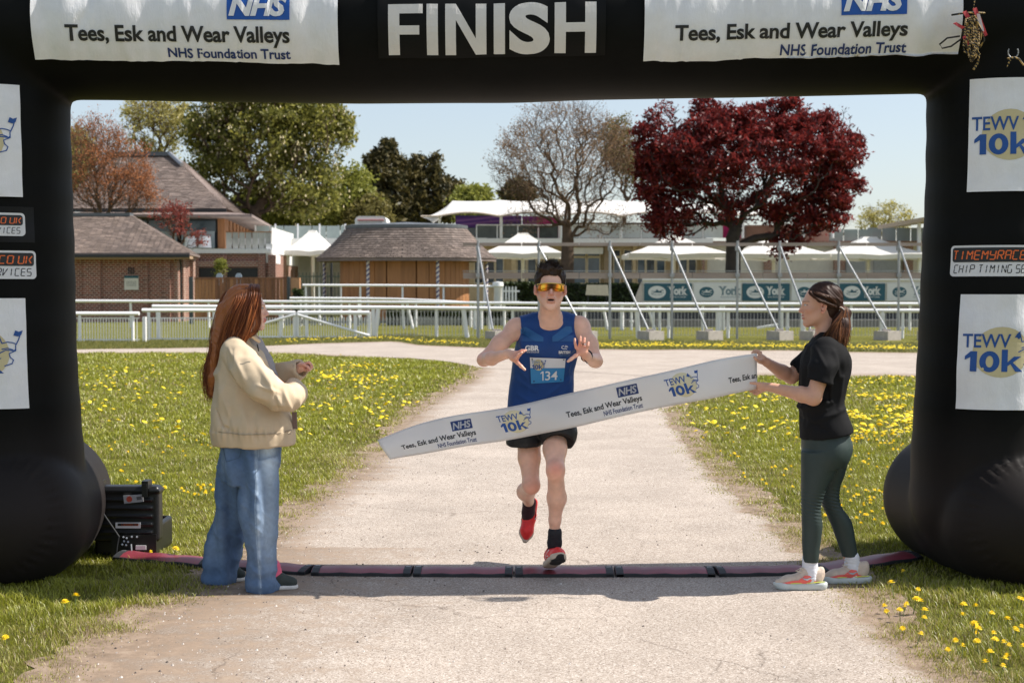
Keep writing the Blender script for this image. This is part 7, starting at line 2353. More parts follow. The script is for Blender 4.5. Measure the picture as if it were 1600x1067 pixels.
# ============================================================ the runner
def runner():
    rt = root("person", "male runner in blue singlet, black shorts and mirrored sunglasses running through the tape, mid-stride", "person", tuple(G(848, 890)), None)
    h = 0.0045
    v = Vox((-0.30, 7.52, 0.02), (0.58, 8.62, 1.86), h)
    m = 8.0 / F_PX
    hd = Head(P(860, 451, 7.93), (0.02, -1, 0.02), (0.02, 0.06, 1), 1.0)
    hd.sdf(v, False, mouth_open=0.011)
    # neck
    v.cone(hd.p(0, -0.030, -0.055), P(859, 500, 8.02), 0.052, 0.058, 0.03)
    v.cone(P(853, 480, 7.97), P(851, 508, 7.99), 0.022, 0.02, 0.03); v.cone(P(866, 480, 7.97), P(867, 508, 7.99), 0.022, 0.02, 0.03)
    # shoulders, chest, belly, pelvis
    RS, LS = P(807, 513, 8.06), P(905, 510, 8.06)
    for S in (RS, LS): v.cone(P(859, 503, 8.05), S, 0.058, 0.052, 0.05)
    v.ell(P(857, 548, 8.09), (0.152, 0.100, 0.17), 0.05)
    v.ell(P(835, 535, 8.00), (0.075, 0.04, 0.055), 0.04); v.ell(P(880, 535, 8.00), (0.075, 0.04, 0.055), 0.04)
    v.ell(P(850, 610, 8.13), (0.128, 0.090, 0.15), 0.05)
    v.ell(P(847, 655, 8.20), (0.145, 0.105, 0.12), 0.05)
    v.cone(P(850, 510, 7.99), P(840, 507, 8.0), 0.010, 0.010, 0.02); v.cone(P(868, 510, 7.99), P(878, 506, 8.0), 0.010, 0.010, 0.02)
    # arms
    for (S, mid, E, f1, W) in ((RS, P(781, 537, 8.00), P(756, 562, 7.95), P(768, 560, 7.86), P(793, 553, 7.735)),
                          (LS, P(921, 538, 8.00), P(931, 564, 7.94), P(929, 563, 7.86), P(917, 558, 7.71))):
        v.ell(S + (0, 0, -0.005), (0.054, 0.054, 0.054), 0.035)
        v.cone(S, mid, 0.047, 0.045, 0.03); v.cone(mid, E, 0.045, 0.035, 0.03)
        v.cone(E, f1, 0.036, 0.037, 0.02); v.cone(f1, W, 0.037, 0.024, 0.02)
    # right hand (image left): fingers point to the middle, thumb down
    W = P(793, 553, 7.735); K = P(806, 555, 7.68)
    v.cone(W, K, 0.024, 0.024, 0.015); v.ell(P(803, 559, 7.69), (0.026, 0.030, 0.022), 0.012)
    fg = [((808, 551, 7.665), (815, 548, 7.635), (821.5, 547.5, 7.625)), ((808, 555, 7.66), (814, 552, 7.61), (819, 549, 7.59)),
          ((807, 558, 7.655), (812, 555, 7.61), (815, 551, 7.585)), ((804, 561, 7.65), (808, 558, 7.615), (810, 554, 7.60))]
    for a in fg: finger(v, [K * 0.5 + P(*a[0]) * 0.5] + [P(*q) for q in a], 0.0095, 0.007, 0.004)
    finger(v, [P(802, 561, 7.69), P(809, 567, 7.67), P(814, 572, 7.66), P(820, 577.5, 7.65)], 0.0115, 0.0078, 0.008)
    # left hand (image right): palm to the camera, fingers up
    W = P(917, 558, 7.71)
    v.cone(W, P(911, 549, 7.67), 0.024, 0.026, 0.015); v.ell(P(909, 547, 7.665), (0.030, 0.017, 0.030), 0.012)
    fg = [((900, 543, 7.655), (898.5, 536, 7.64), (898, 529.5, 7.645)), ((905.5, 541, 7.655), (906.5, 533, 7.635), (907, 526.5, 7.64)),
          ((911, 541.5, 7.655), (912.5, 534.5, 7.635), (913.5, 528.5, 7.64)), ((916.5, 545, 7.66), (918.5, 540, 7.645), (919.5, 535.5, 7.65))]
    for a in fg: finger(v, [P(909, 548, 7.665) * 0.5 + P(*a[0]) * 0.5] + [P(*q) for q in a], 0.0092, 0.0068, 0.0035)
    finger(v, [P(906, 552, 7.66), P(899, 556, 7.645), P(893, 560.5, 7.635), P(887.5, 564.5, 7.635)], 0.0115, 0.0078, 0.008)
    # legs
    RH, RK, RA = P(826, 672, 8.22), P(830, 758, 8.06), P(827, 786, 8.42)
    v.cone(RH, P(827, 715, 8.14), 0.078, 0.060, 0.05); v.cone(P(827, 715, 8.14), RK, 0.060, 0.045, 0.03)
    v.ell(RK + (0, -0.012, 0.0), (0.036, 0.030, 0.042), 0.03)
    v.cone(RK, P(822, 768, 8.22), 0.042, 0.049, 0.03); v.cone(P(822, 768, 8.22), RA, 0.049, 0.029, 0.03)
    LH, LK, LA = P(868, 668, 8.16), P(868, 734, 7.87), P(866.5, 838, 8.04)
    v.cone(LH, P(867, 702, 7.98), 0.080, 0.063, 0.05); v.cone(P(867, 702, 7.98), LK, 0.063, 0.047, 0.03)
    v.ell(LK + (0, -0.014, 0.0), (0.038, 0.030, 0.050), 0.03)
    v.cone(LK, P(870, 778, 7.97), 0.044, 0.051, 0.03); v.cone(P(870, 778, 7.97), P(867, 812, 8.01), 0.051, 0.033, 0.03); v.cone(P(867, 812, 8.01), LA, 0.033, 0.029, 0.02)
    # feet inside the shoes
    v.cone(RA, P(824, 806, 8.45), 0.03, 0.026, 0.02)
    v.cone(LA, P(866, 860, 8.05), 0.030, 0.024, 0.02)
    V, Q = v.extract(); V = relax(V, Q, 1, 0.4)
    base = (0.86, 0.51, 0.375)
    C = hd.paint(V, base, lip=(0.42, 0.12, 0.10), brow=(0.12, 0.06, 0.035), flush=(0.62, 0.20, 0.15), flush_amt=0.6, mouth_open=0.011, eyes=False)
    def tint(c, rad, col, a):
        nonlocal C
        w = (a * np.exp(-(np.linalg.norm(V - c, axis=1) / rad) ** 2))[:, None]; C = C * (1 - w) + np.array(col) * w
    red = (0.74, 0.24, 0.17)
    tint(LK + (0, -0.05, 0.01), 0.05, red, 0.65); tint(RK + (0, -0.04, -0.01), 0.045, red, 0.55)
    for c in ((809, 560, 7.66), (815, 551, 7.62), (908, 534, 7.64), (906, 548, 7.65)): tint(P(*c), 0.045, red, 0.45)
    for c in ((756, 562, 7.95), (931, 564, 7.94)): tint(P(*c), 0.05, red, 0.3)
    C *= (1 + 0.10 * vnoise(V, 18, 3) + 0.06 * vnoise(V, 60, 4))[:, None]
    mesh_obj("body", V, Q, SKIN, rt, smooth=True, cols=np.clip(C, 0, 1))
    # hair: short dark, brushed up
    v = Vox(hd.c + (-0.12, -0.13, -0.05), hd.c + (0.12, 0.15, 0.18), 0.0035)
    v.ell(hd.p(0, -0.024, 0.055), (0.086, 0.100, 0.083), 0.01, M3=hd.M)
    v.ell(hd.p(0.005, 0.040, 0.108), (0.064, 0.042, 0.030), 0.02, M3=hd.M)
    for sg in (-1, 1): v.ell(hd.p(sg * 0.070, -0.014, 0.045), (0.013, 0.045, 0.042), 0.01, M3=hd.M)
    v.rbox(hd.p(0, 0.090, 0.020), (0.061, 0.050, 0.052), 0.022, 0.006, 'sub', M3=hd.M)
    v.ell(hd.p(0, 0.03, -0.055), (0.10, 0.13, 0.065), 0.006, 'sub', M3=hd.M)
    HM = hairmat("dark_brown_hair", (0.018, 0.010, 0.007), (0.035, 0.018, 0.011), (0.075, 0.038, 0.022), 0.45)
    o, HV, HQ = cloth("hair", v, HM, rt, 0.004, 70, (1, 1, 0.5), 7)
    guides = []
    HB = bvh_of(HV, HQ)
    rg = np.random.default_rng(12)
    G_ = []
    for k in range(34):
        a = rg.uniform(-1.3, 1.3); e = rg.uniform(0.55, 1.5)
        dr = hd.r * math.sin(a) * math.cos(e) + hd.f * (math.cos(a) * math.cos(e) if k % 3 else -math.cos(a) * math.cos(e)) + hd.u * math.sin(e)
        o_ = hd.p(0, -0.01, 0.05); hit = HB.ray_cast(Vector(o_ + dr * 0.3), Vector(-dr))
        if hit[0] is None: continue
        p0 = np.array(hit[0]); ln = 0.010
        tang = hd.f * 0.3 + hd.u * 0.2 - hd.r * 0.35
        G_.append([p0 - dr * 0.008, p0 - dr * 0.001 + tang * ln * 0.5, p0 + dr * 0.001 + tang * ln * 1.6])
    allg = []
    for g_ in G_:
        allg.append(strands([g_, np.array(g_) + hd.r * 0.01], 26, 0.0017, len(allg), 0.010, HM, rt, "hair_tuft", 0.002, 6))
    # sunglasses: one curved mirrored shield with a yellow brow bar
    gl = root("sunglasses", "wrap-around sunglasses with orange mirror lens and yellow frame on the runner's face", "sunglasses", tuple(hd.p(0, 0.1, 0.005)))
    Vg = []; n = 33
    rows = [(1.0, 0.026), (0.7, 0.016), (0.4, 0.003), (0.0, -0.016)]
    for j, (t, u) in enumerate(rows):
        for i in range(n):
            a = R(-76 + 152 * i / (n - 1)); s_ = i / (n - 1) * 2 - 1
            uu = u
            if j == 3: uu = u + 0.014 * math.exp(-(s_ / 0.13) ** 2) + 0.012 * abs(s_) ** 4
            if j == 2: uu = u + 0.006 * math.exp(-(s_ / 0.13) ** 2)
            Vg.append(hd.p(0.079 * math.sin(a), 0.020 + 0.084 * math.cos(a) ** 0.9 if math.cos(a) > 0 else 0.02, uu - 0.009 * s_ * s_))
    Fg = [(j * n + i, j * n + i + 1, (j + 1) * n + i + 1, (j + 1) * n + i) for j in range(3) for i in range(n - 1)]
    lm, nt, b = newmat("orange_mirror_lens")
    tc = nt.nodes.new("ShaderNodeTexCoord"); wv = nt.nodes.new("ShaderNodeTexWave"); wv.inputs['Scale'].default_value = 3.4; wv.inputs['Distortion'].default_value = 2.5; wv.bands_direction = 'X'
    nt.links.new(tc.outputs['Object'], wv.inputs[0]); rr = ramp(nt, wv.outputs[0], [(0.0, (0.06, 0.022, 0.006)), (0.42, (0.20, 0.08, 0.01)), (0.70, (0.85, 0.22, 0.02)), (1.0, (0.95, 0.55, 0.06))])
    nt.links.new(rr.outputs[0], b.inputs['Base Color']); b.inputs['Metallic'].default_value = 0.75; b.inputs['Roughness'].default_value = 0.16
    o = mesh_obj("lens", Vg, Fg, lm, gl, smooth=True); sm = o.modifiers.new("thick", 'SOLIDIFY'); sm.thickness = 0.0015
    q = MB(); q.tube([Vg[i] + hd.u * 0.0015 for i in range(n)], 0.0026, 6); q.build("frame", M("yellow_frame", (0.75, 0.55, 0.12), 0.35), gl)
    for e, sg in ((0, -1), (n - 1, 1)):
        q = MB(); q.tube([Vg[e] - hd.u * 0.004, hd.p(sg * 0.080, -0.03, 0.008)], 0.003, 6); q.build("temple_arm", M("black_plastic", (0.02, 0.02, 0.02), 0.4), gl)
    # singlet
    v = Vox((-0.12, 7.80, 0.80), (0.48, 8.40, 1.56), 0.0042)
    v.loft([(P(847, 668, 8.2)[2], P(846, 668, 8.19)[0], 8.20, 0.192, 0.135), (P(847, 640, 8.2)[2], P(845, 640, 8.17)[0], 8.17, 0.190, 0.132), (P(847, 600, 8.1)[2], P(846.5, 600, 8.13)[0], 8.13, 0.181, 0.125),
            (P(847, 560, 8.1)[2], P(850, 560, 8.1)[0], 8.10, 0.176, 0.126), (P(847, 530, 8.1)[2], P(855, 530, 8.08)[0], 8.08, 0.166, 0.118), (P(847, 508, 8.1)[2], P(857, 508, 8.07)[0], 8.07, 0.125, 0.09), (P(847, 492, 8.1)[2], P(859, 492, 8.06)[0], 8.06, 0.085, 0.07)], 0.0, p=2.3)
    v.ell(P(835, 536, 7.995), (0.083, 0.046, 0.063), 0.03); v.ell(P(880, 536, 7.995), (0.083, 0.046, 0.063), 0.03)
    v.ell(P(857, 548, 8.09), (0.160, 0.110, 0.178), 0.03)
    for S in (RS, LS): v.cone(P(859, 503, 8.05), S, 0.070, 0.064, 0.03)
    # neck scoop and armholes
    v.cone(P(860, 500, 7.85), P(859, 470, 8.12), 0.066, 0.070, 0.0, 'sub')
    v.ell(P(860.5, 500, 7.93), (0.066, 0.09, 0.074), 0.0, 'sub')
    v.ell(P(794, 511, 8.06), (0.078, 0.3, 0.108), 0.0, 'sub'); v.ell(P(917, 508, 8.06), (0.078, 0.3, 0.108), 0.0, 'sub')
    def folds(V, N):
        f = np.zeros(len(V))
        for (a, b_, w, am) in (((800, 560, 8), (830, 600, 8), 0.012, 0.006), ((802, 590, 8), (840, 612, 8), 0.014, 0.006), ((895, 560, 8), (872, 600, 8), 0.012, 0.006), ((893, 590, 8), (850, 622, 8), 0.014, 0.007), ((830, 560, 8), (824, 620, 8), 0.012, 0.004), ((885, 545, 8), (889, 600, 8), 0.010, 0.005), ((805, 615, 8), (850, 640, 8), 0.016, 0.006)):
            A, B = P(*a)[[0, 2]], P(*b_)[[0, 2]]; ab = B - A; q = V[:, [0, 2]] - A
            t = np.clip(q @ ab / (ab @ ab), 0, 1); dd = np.linalg.norm(q - t[:, None] * ab, axis=1)
            f += am * np.exp(-(dd / w) ** 2) * np.sin(np.pi * np.clip(t, 0.0, 1)) ** 0.5 * (V[:, 1] < 8.12)
        return f
    SING = M("royal_blue_singlet", (0.010, 0.055, 0.215), 0.55, 0.12, 6, 0.3, 250, 0.0008, spec=0.3)
    o, SV, SQ = cloth("singlet", v, SING, rt, 0.0035, 11, (1, 1, 0.6), 21, fn=folds)
    SB = bvh_of(SV, SQ)
    def decal(name, VF, mat, eps=0.0035, step=0.012, parent=None):
        V_, F_ = project_front(VF, SB, 7.4, eps, step); return mesh_obj(name, V_, F_, mat, parent if parent is not None else o, smooth=False)
    DL = M("union_blue_print", (0.018, 0.11, 0.29), 0.55, 0.1, 6)
    DM = M("mid_blue_print", (0.014, 0.08, 0.25), 0.55, 0.1, 6)
    d = 7.96
    def poly(pts): return np.array([pxz(a, b_, d) for a, b_ in pts]), [tuple(range(len(pts)))]
    decal("flag_print", poly([(813, 512), (822, 511), (849, 527), (849, 533.5), (836, 533), (813, 519)]), DL)
    decal("flag_print", poly([(813, 524), (822, 525), (836, 533), (813, 533)]), DM, 0.003)
    decal("flag_print", poly([(893, 510), (884, 510), (863, 526), (863, 533.5), (872, 533), (895, 519)]), DL)
    decal("flag_print", poly([(897, 523), (888, 524), (874, 533.5), (898, 533.5)]), DM, 0.003)
    WP = M("white_print", (0.72, 0.74, 0.78), 0.5, 0.04)
    def box_(a, b_, yt, yb):
        x0, z1 = pxz(a, yt, d); x1, z0 = pxz(b_, yb, d); return x0, x1, z0, z1
    decal("team_letters", fit2d(text2d("GBR", 0.045, 0, 1.0), *box_(820.3, 842.5, 539.4, 548.2)), WP)
    decal("team_small_letters", fit2d(text2d("BRITISH TRIATHLON TEAM", 0.02), *box_(823, 842, 549.2, 551.2)), WP)
    decal("federation_letters", fit2d(text2d("BRITISH", 0.04), *box_(873, 891, 548.0, 552.8)), WP)
    decal("federation_letters", fit2d(text2d("TRIATHLON", 0.01), *box_(873, 891, 553.8, 557.0)), M("dull_blue_print", (0.10, 0.19, 0.38), 0.5))
    def st(pts, w): return stroke2d([pxz(a, b_, d) for a, b_ in pts], w)
    decal("federation_mark", join2d([st([(881, 540), (878, 541), (877.5, 543.5), (880, 545), (884, 544.6), (886, 545.5)], 0.0035), st([(882.5, 540), (886.5, 540.3)], 0.003), st([(882, 542.2), (887.5, 542.0)], 0.003)]), WP)
    # number bib
    bib = root("race_bib", "white and blue race bib 134 pinned to the singlet", "race bib", tuple(P(857, 579, 7.95)))
    q = lambda a: np.array([pxz(x, y, d) for x, y in a])
    corners = q([(830, 600), (881, 597), (884, 560.5), (828, 558.5)])
    def bibmap(u, v_):
        a = corners[0] + (corners[1] - corners[0]) * u; b_ = corners[3] + (corners[2] - corners[3]) * u
        return a + (b_ - a) * v_
    def bibVF(VF):
        V_, F_ = slice2d(VF, 0.09)
        return np.array([bibmap(a, b_) for a, b_ in V_]), F_
    def bdec(name, VF, mat, eps): 
        V_, F_ = bibVF(VF)
        out = []
        for p in V_:
            hts = []
            for dx in (-0.03, 0, 0.03):
                for dz in (-0.02, 0, 0.02):
                    hh = SB.ray_cast(Vector((p[0] + dx, 7.4, p[1] + dz)), Vector((0, 1, 0)), 2.0)
                    if hh[0] is not None: hts.append(hh[0].y)
            out.append((p[0], (np.mean(hts) * 0.5 + min(hts) * 0.5) - eps - 0.002, p[1]))
        return mesh_obj(name, out, F_, mat, bib, smooth=False)
    bdec("bib_sheet", rect2d(0, 1, 0, 1), M("bib_white", (0.70, 0.71, 0.74), 0.45, 0.04), 0.004)
    bdec("bib_colour_band", rect2d(0.0, 1, 0.0, 0.60), M("bib_cyan", (0.02, 0.22, 0.50), 0.45, 0.06), 0.0055)
    bdec("bib_number", join2d([rect2d(0.345, 0.38, 0.10, 0.47), (np.array([(0.345, 0.47), (0.29, 0.40), (0.29, 0.36), (0.345, 0.41)]), [(0, 1, 2, 3)]), fit2d(text2d("34", 0.012), 0.43, 0.80, 0.10, 0.47)]), WP, 0.008)
    dd_, a_, b_, c_ = logo_parts(0, 0, 1, 0.03)
    tr = lambda VF: (np.stack([0.04 + VF[0][:, 0] * 0.42, 0.72 + VF[0][:, 1] * 0.62], 1), VF[1])
    bdec("bib_logo_disc", tr(dd_), PALEY, 0.007); bdec("bib_logo_letters", tr(b_), LOGOB, 0.009); bdec("bib_logo_letters", tr(a_), M("pale_blue_print", srgb(110, 150, 190), 0.5), 0.009); bdec("bib_logo_flags", tr(c_), LOGOB, 0.009)
    for a, b2 in ((0.09, 0.09), (0.91, 0.09), (0.06, 0.93), (0.95, 0.95)):
        bdec("pin", ell2d(a, b2, 0.02, 0.03, 8), BLKP, 0.0085)
    # shorts
    v = Vox((-0.12, 7.75, 0.62), (0.48, 8.50, 1.02), 0.005)
    v.ell(P(847, 655, 8.20), (0.175, 0.13, 0.13), 0.02)
    v.cone(P(826, 668, 8.21), P(820, 690, 8.17), 0.098, 0.108, 0.03)
    v.cone(P(868, 664, 8.16), P(873, 678, 8.04), 0.098, 0.104, 0.03)
    v.cone(P(895, 684, 8.15), P(898, 676, 8.1), 0.016, 0.014, 0.03)
    A = P(826, 697.5, 8.1); v.cut(A, (0.02, 0.1, -1))
    v.cone(P(874, 712, 7.93), P(880, 760, 7.8), 0.125, 0.14, 0.0, 'sub')
    cloth("shorts", v, M("black_shorts", (0.012, 0.012, 0.014), 0.6, 0.2), rt, 0.004, 16, (1, 1, 0.5), 31)
    # wrist strap and ring
    q = MB(); c = P(916.5, 556, 7.72); ax = U3(P(931, 564, 7.94) - P(917, 558, 7.71)); a1 = U3(np.cross(ax, (0, 0, 1))); a2 = np.cross(ax, a1)
    q.tube([c + (a1 * math.cos(t) + a2 * math.sin(t)) * 0.0305 for t in np.linspace(0, 2 * math.pi, 22)], 0.0045, 6, cap=False)
    w = root("wrist_strap", "black strap on the runner's raised left wrist", "wristband", tuple(c)); q.build("band", M("black_strap", (0.012, 0.012, 0.014), 0.4), w)
    q = MB(); q.tube([P(913, 562, 7.69), P(917, 567, 7.69), P(919, 568, 7.70)], [0.003, 0.003, 0.001], 6); q.build("strap_end", M("black_strap", (0.012, 0.012, 0.014), 0.4), w)
    q = MB(); c = P(912, 538, 7.64); q.tube([c + np.array((0.0095 * math.cos(t), 0.0095 * math.sin(t), 0)) for t in np.linspace(0, 2 * math.pi, 14)], 0.002, 5, cap=False); w = root("finger_ring", "dark ring on the runner's raised hand", "ring", tuple(c)); q.build("band", M("dark_metal", (0.06, 0.06, 0.07), 0.3, metal=0.8), w)
    # socks
    SK = M("black_sock", (0.012, 0.012, 0.016), 0.8, 0.2); SKR = M("plum_sock", (0.035, 0.010, 0.016), 0.8, 0.2)
    v = Vox(P(866, 870, 8.04) + (-0.08, -0.14, -0.05), P(866, 825, 8.04) + (0.08, 0.1, 0.03), 0.0045)
    v.cone(P(867, 832, 8.025), P(866.5, 848, 8.04), 0.040, 0.039, 0.01); v.cone(P(866.5, 848, 8.04), P(866, 862, 8.045), 0.037, 0.032, 0.02)
    cloth("sock", v, SK, rt, 0.001, 40)
    v = Vox(P(825, 830, 8.44) + (-0.08, -0.1, -0.02), P(825, 785, 8.44) + (0.08, 0.1, 0.04), 0.0045)
    v.cone(P(827, 784, 8.41), P(825.5, 800, 8.435), 0.040, 0.038, 0.01); v.cone(P(825.5, 800, 8.435), P(824.5, 806, 8.45), 0.038, 0.036, 0.01)
    cloth("sock", v, SKR, rt, 0.001, 40)
    # shoes
    RED = M("red_mesh_shoe", (0.85, 0.03, 0.03), 0.5, 0.15, 20, 0.3, 300, 0.0006)
    COR = M("coral_shoe", (0.80, 0.16, 0.10), 0.5, 0.15, 20)
    SOLE = M("cream_midsole", (0.55, 0.46, 0.36), 0.6, 0.1); TREAD = M("black_tread", (0.012, 0.012, 0.013), 0.7)
    def racing_shoe(heel, toe, up):
        heel = np.array(heel); toe = np.array(toe); f = U3(toe - heel); up = np.array(up, float); s_ = U3(np.cross(f, up)); u = np.cross(s_, f)
        L = np.linalg.norm(toe - heel); Mx = np.stack([s_, f, u])
        cc = (heel + toe) / 2
        lo = cc - 0.24; hi = cc + 0.24
        v = Vox(lo, hi, 0.0045)
        pt = lambda a, b_, c: heel + f * a * L + s_ * b_ + u * c
        v.cone(pt(0.16, 0, 0.052), pt(0.45, 0, 0.052), 0.034, 0.038, 0.01); v.cone(pt(0.45, 0, 0.050), pt(0.80, 0, 0.040), 0.040, 0.036, 0.02); v.cone(pt(0.80, 0, 0.040), pt(0.93, 0, 0.036), 0.036, 0.022, 0.02)
        v.cone(pt(0.14, 0, 0.08), pt(0.34, 0, 0.085), 0.034, 0.034, 0.02)
        v.cut(pt(0.5, 0, 0.028), -u)
        o, _, _ = cloth("shoe_upper", v, RED, rt, 0.0015, 30, seed=5)
        v = Vox(lo, hi, 0.0045)
        v.cone(pt(0.10, 0, 0.022), pt(0.50, 0, 0.020), 0.040, 0.038, 0.01); v.cone(pt(0.50, 0, 0.020), pt(0.82, 0, 0.022), 0.040, 0.042, 0.02); v.cone(pt(0.82, 0, 0.022), pt(0.98, 0, 0.034), 0.040, 0.022, 0.02)
        v.cut(pt(0.5, 0, 0.040), u); v.cut(pt(0.5, 0, 0.004), -u, 0.006); 
        m_, _, _ = cloth("midsole", v, SOLE, rt, 0.0)
        v = Vox(lo, hi, 0.0045)
        v.cone(pt(0.55, 0, 0.004), pt(0.82, 0, 0.004), 0.032, 0.036, 0.01); v.cone(pt(0.82, 0, 0.004), pt(1.0, 0, 0.026), 0.036, 0.019, 0.02)
        v.cut(pt(0.5, 0, 0.012), u * 1.0 - f * 0.10); v.cut(pt(0.5, 0, -0.002), -u - f * 0.0)
        cloth("outsole", v, TREAD, rt, 0.0)
        for i in range(5):
            a = 0.40 + 0.075 * i; z = 0.094 - 0.008 * i
            q = MB(); q.tube([pt(a, -0.024, z - 0.012), pt(a + 0.02, -0.008, z), pt(a + 0.01, 0.010, z), pt(a + 0.03, 0.025, z - 0.012)], 0.0025, 5); q.build("lace", M("dark_red_lace", (0.10, 0.01, 0.02), 0.7), o)
        q = MB(); q.tube([pt(0.42, 0.0, 0.098), pt(0.38, 0.03, 0.10), pt(0.50, 0.045, 0.075)], 0.0025, 5); q.tube([pt(0.42, 0.0, 0.098), pt(0.37, -0.03, 0.10), pt(0.52, -0.04, 0.07)], 0.0025, 5); q.build("lace_bow", M("dark_red_lace", (0.10, 0.01, 0.02), 0.7), o)
        for sg in (-1, 1):
            q = MB(); q.tube([pt(0.30, sg * 0.036, 0.04), pt(0.42, sg * 0.041, 0.062), pt(0.52, sg * 0.036, 0.078)], 0.004, 5); q.tube([pt(0.24, sg * 0.034, 0.066), pt(0.40, sg * 0.042, 0.052), pt(0.55, sg * 0.041, 0.044)], 0.003, 5); q.build("side_stripe", M("pale_stripe", (0.75, 0.62, 0.60), 0.5), o)
        q = MB(); q.tube([pt(0.86, -0.018, 0.063), pt(0.90, 0.0, 0.063), pt(0.86, 0.018, 0.063)], 0.006, 6); q.build("toe_patch", COR, o)
    racing_shoe(P(857, 889, 8.12), P(876, 874, 7.83), (0.0, 0.5, 1))
    racing_shoe(P(830, 782, 8.56), P(820, 845, 8.45), (0.05, -1, 0.15))
runner()

# ============================================================ red-haired woman in the beige jacket (left)
def woman_left():
    rt = root("person", "woman with long red hair in beige jacket and baggy jeans, watching from the left", "person", tuple(G(390, 920)))
    v = Vox((-1.85, 7.35, 0.0), (-1.00, 8.20, 1.74), 0.005)
    hd = Head(P(387.5, 482.0, 7.80), (1, 0.02, -0.02), (0.02, 0, 1), 1.0)
    hd.sdf(v, True)
    v.cone(hd.p(0, -0.030, -0.055), P(377, 532, 7.80), 0.048, 0.055, 0.03)
    v.ell(P(375, 575, 7.80), (0.11, 0.17, 0.15), 0.05)
    v.ell(P(380, 640, 7.80), (0.11, 0.14, 0.15), 0.05)
    v.ell(P(385, 690, 7.82), (0.12, 0.155, 0.13), 0.05)
    NS, FS = P(370, 548, 7.63), P(372, 548, 7.97)
    v.cone(P(376, 540, 7.8), NS, 0.05, 0.045, 0.04); v.cone(P(376, 540, 7.8), FS, 0.05, 0.045, 0.04)
    NE, NW = P(450, 618, 7.60), P(458, 604, 7.84)
    v.chain([NS, NE, NW], [0.045, 0.036, 0.026], 0.02)
    FE, FW = P(418, 600, 8.04), P(464, 577, 7.93)
    v.chain([FS, FE, FW], [0.045, 0.036, 0.025], 0.02)
    # far hand: loose fist
    v.ell(P(472, 573, 7.92), (0.030, 0.026, 0.024), 0.012); v.cone(FW, P(472, 573, 7.92), 0.024, 0.026, 0.01)
    for k, (dy, a) in enumerate(((0.0, 0), (0.018, 1.5), (0.034, 3), (0.048, 5))):
        d = 7.895 + dy
        finger(v, [P(476, 568 + a * .6, d), P(483, 566 + a * .7, d - 0.004), P(487.5, 571 + a * .6, d - 0.006), P(483, 577 + a * .4, d - 0.005), P(477.5, 577.5 + a * .3, d)], 0.0088, 0.0070, 0.003)
    finger(v, [P(468, 569, 7.895), P(475, 570, 7.878), P(481, 573, 7.872), P(484, 577.5, 7.872)], 0.0098, 0.0075, 0.005)
    # near hand, tucked behind the far sleeve
    v.ell(NW + (0.01, 0.03, 0), (0.018, 0.04, 0.028), 0.01)
    for k in range(4): finger(v, [NW + (0.012, 0.06, 0.024 - 0.016 * k), NW + (0.016, 0.095, 0.026 - 0.017 * k), NW + (0.006, 0.118, 0.022 - 0.016 * k)], 0.0085, 0.0065, 0.003)
    # legs
    NH, FH = P(392, 700, 7.73), P(380, 700, 7.90)
    v.chain([NH, P(402, 795, 7.70), P(408, 900, 7.74)], [0.085, 0.055, 0.036], 0.03)
    v.chain([FH, P(366, 795, 7.93), P(346, 893, 7.97)], [0.085, 0.055, 0.036], 0.03)
    v.cone(P(408, 900, 7.74), P(440, 914, 7.75), 0.03, 0.018, 0.01); v.cone(P(346, 893, 7.97), P(366, 908, 7.96), 0.03, 0.018, 0.01)
    V, Q = v.extract(); V = relax(V, Q, 1, 0.4)
    C = hd.paint(V, (0.80, 0.50, 0.38), lip=(0.55, 0.16, 0.15), brow=(0.22, 0.10, 0.05), flush=(0.68, 0.30, 0.24), flush_amt=0.35)
    for c in ((485, 574, 7.89), (476, 570, 7.89)):
        w = (0.5 * np.exp(-(np.linalg.norm(V - P(*c), axis=1) / 0.035) ** 2))[:, None]; C = C * (1 - w) + np.array((0.66, 0.25, 0.18)) * w
    C *= (1 + 0.08 * vnoise(V, 20, 3))[:, None]
    mesh_obj("body", V, Q, SKIN, rt, smooth=True, cols=np.clip(C, 0, 1))
    # ---- jacket
    BEI = M("beige_cotton", (0.58, 0.465, 0.325), 0.75, 0.07, 6, 0.25, 400, 0.0006, spec=0.25)
    v = Vox((-1.78, 7.34, 0.72), (-0.98, 8.22, 1.46), 0.005)
    K = []
    for py, cx, hw, ry in ((692, 397.5, 60.5, 0.205), (680, 397, 62, 0.22), (665, 396, 62, 0.235), (640, 391, 56.5, 0.225), (610, 386, 49, 0.215), (580, 382, 43, 0.205), (555, 379, 35, 0.195), (538, 376, 25, 0.16), (526, 377, 16, 0.09)):
        p = P(cx, py, 7.80); K.append((p[2], p[0], 7.80, hw * 7.8 / F_PX, ry))
    v.loft(K, 0.0, p=2.4)
    # dropped shoulder and big soft near sleeve
    v.chain([P(368, 549, 7.66), P(388, 578, 7.565), P(412, 604, 7.53), P(438, 620, 7.545)], [0.072, 0.082, 0.078, 0.070], 0.016)
    v.chain([P(438, 620, 7.545), P(455, 621, 7.60), P(461, 614, 7.72), P(459, 606, 7.80)], [0.070, 0.062, 0.057, 0.048], 0.02)
    # far sleeve with turned cuff
    v.chain([P(375, 550, 7.95), P(398, 580, 8.03), P(425, 592, 8.02), P(447, 584, 7.97)], [0.078, 0.078, 0.074, 0.064], 0.03)
    v.chain([P(447, 584, 7.97), P(465, 578.5, 7.935)], [0.064, 0.055], 0.01)
    cd = U3(P(470, 576, 7.925) - P(447, 584, 7.97)); v.cone(P(466, 578, 7.93), P(478, 573, 7.90), 0.044, 0.044, 0.0, 'sub')
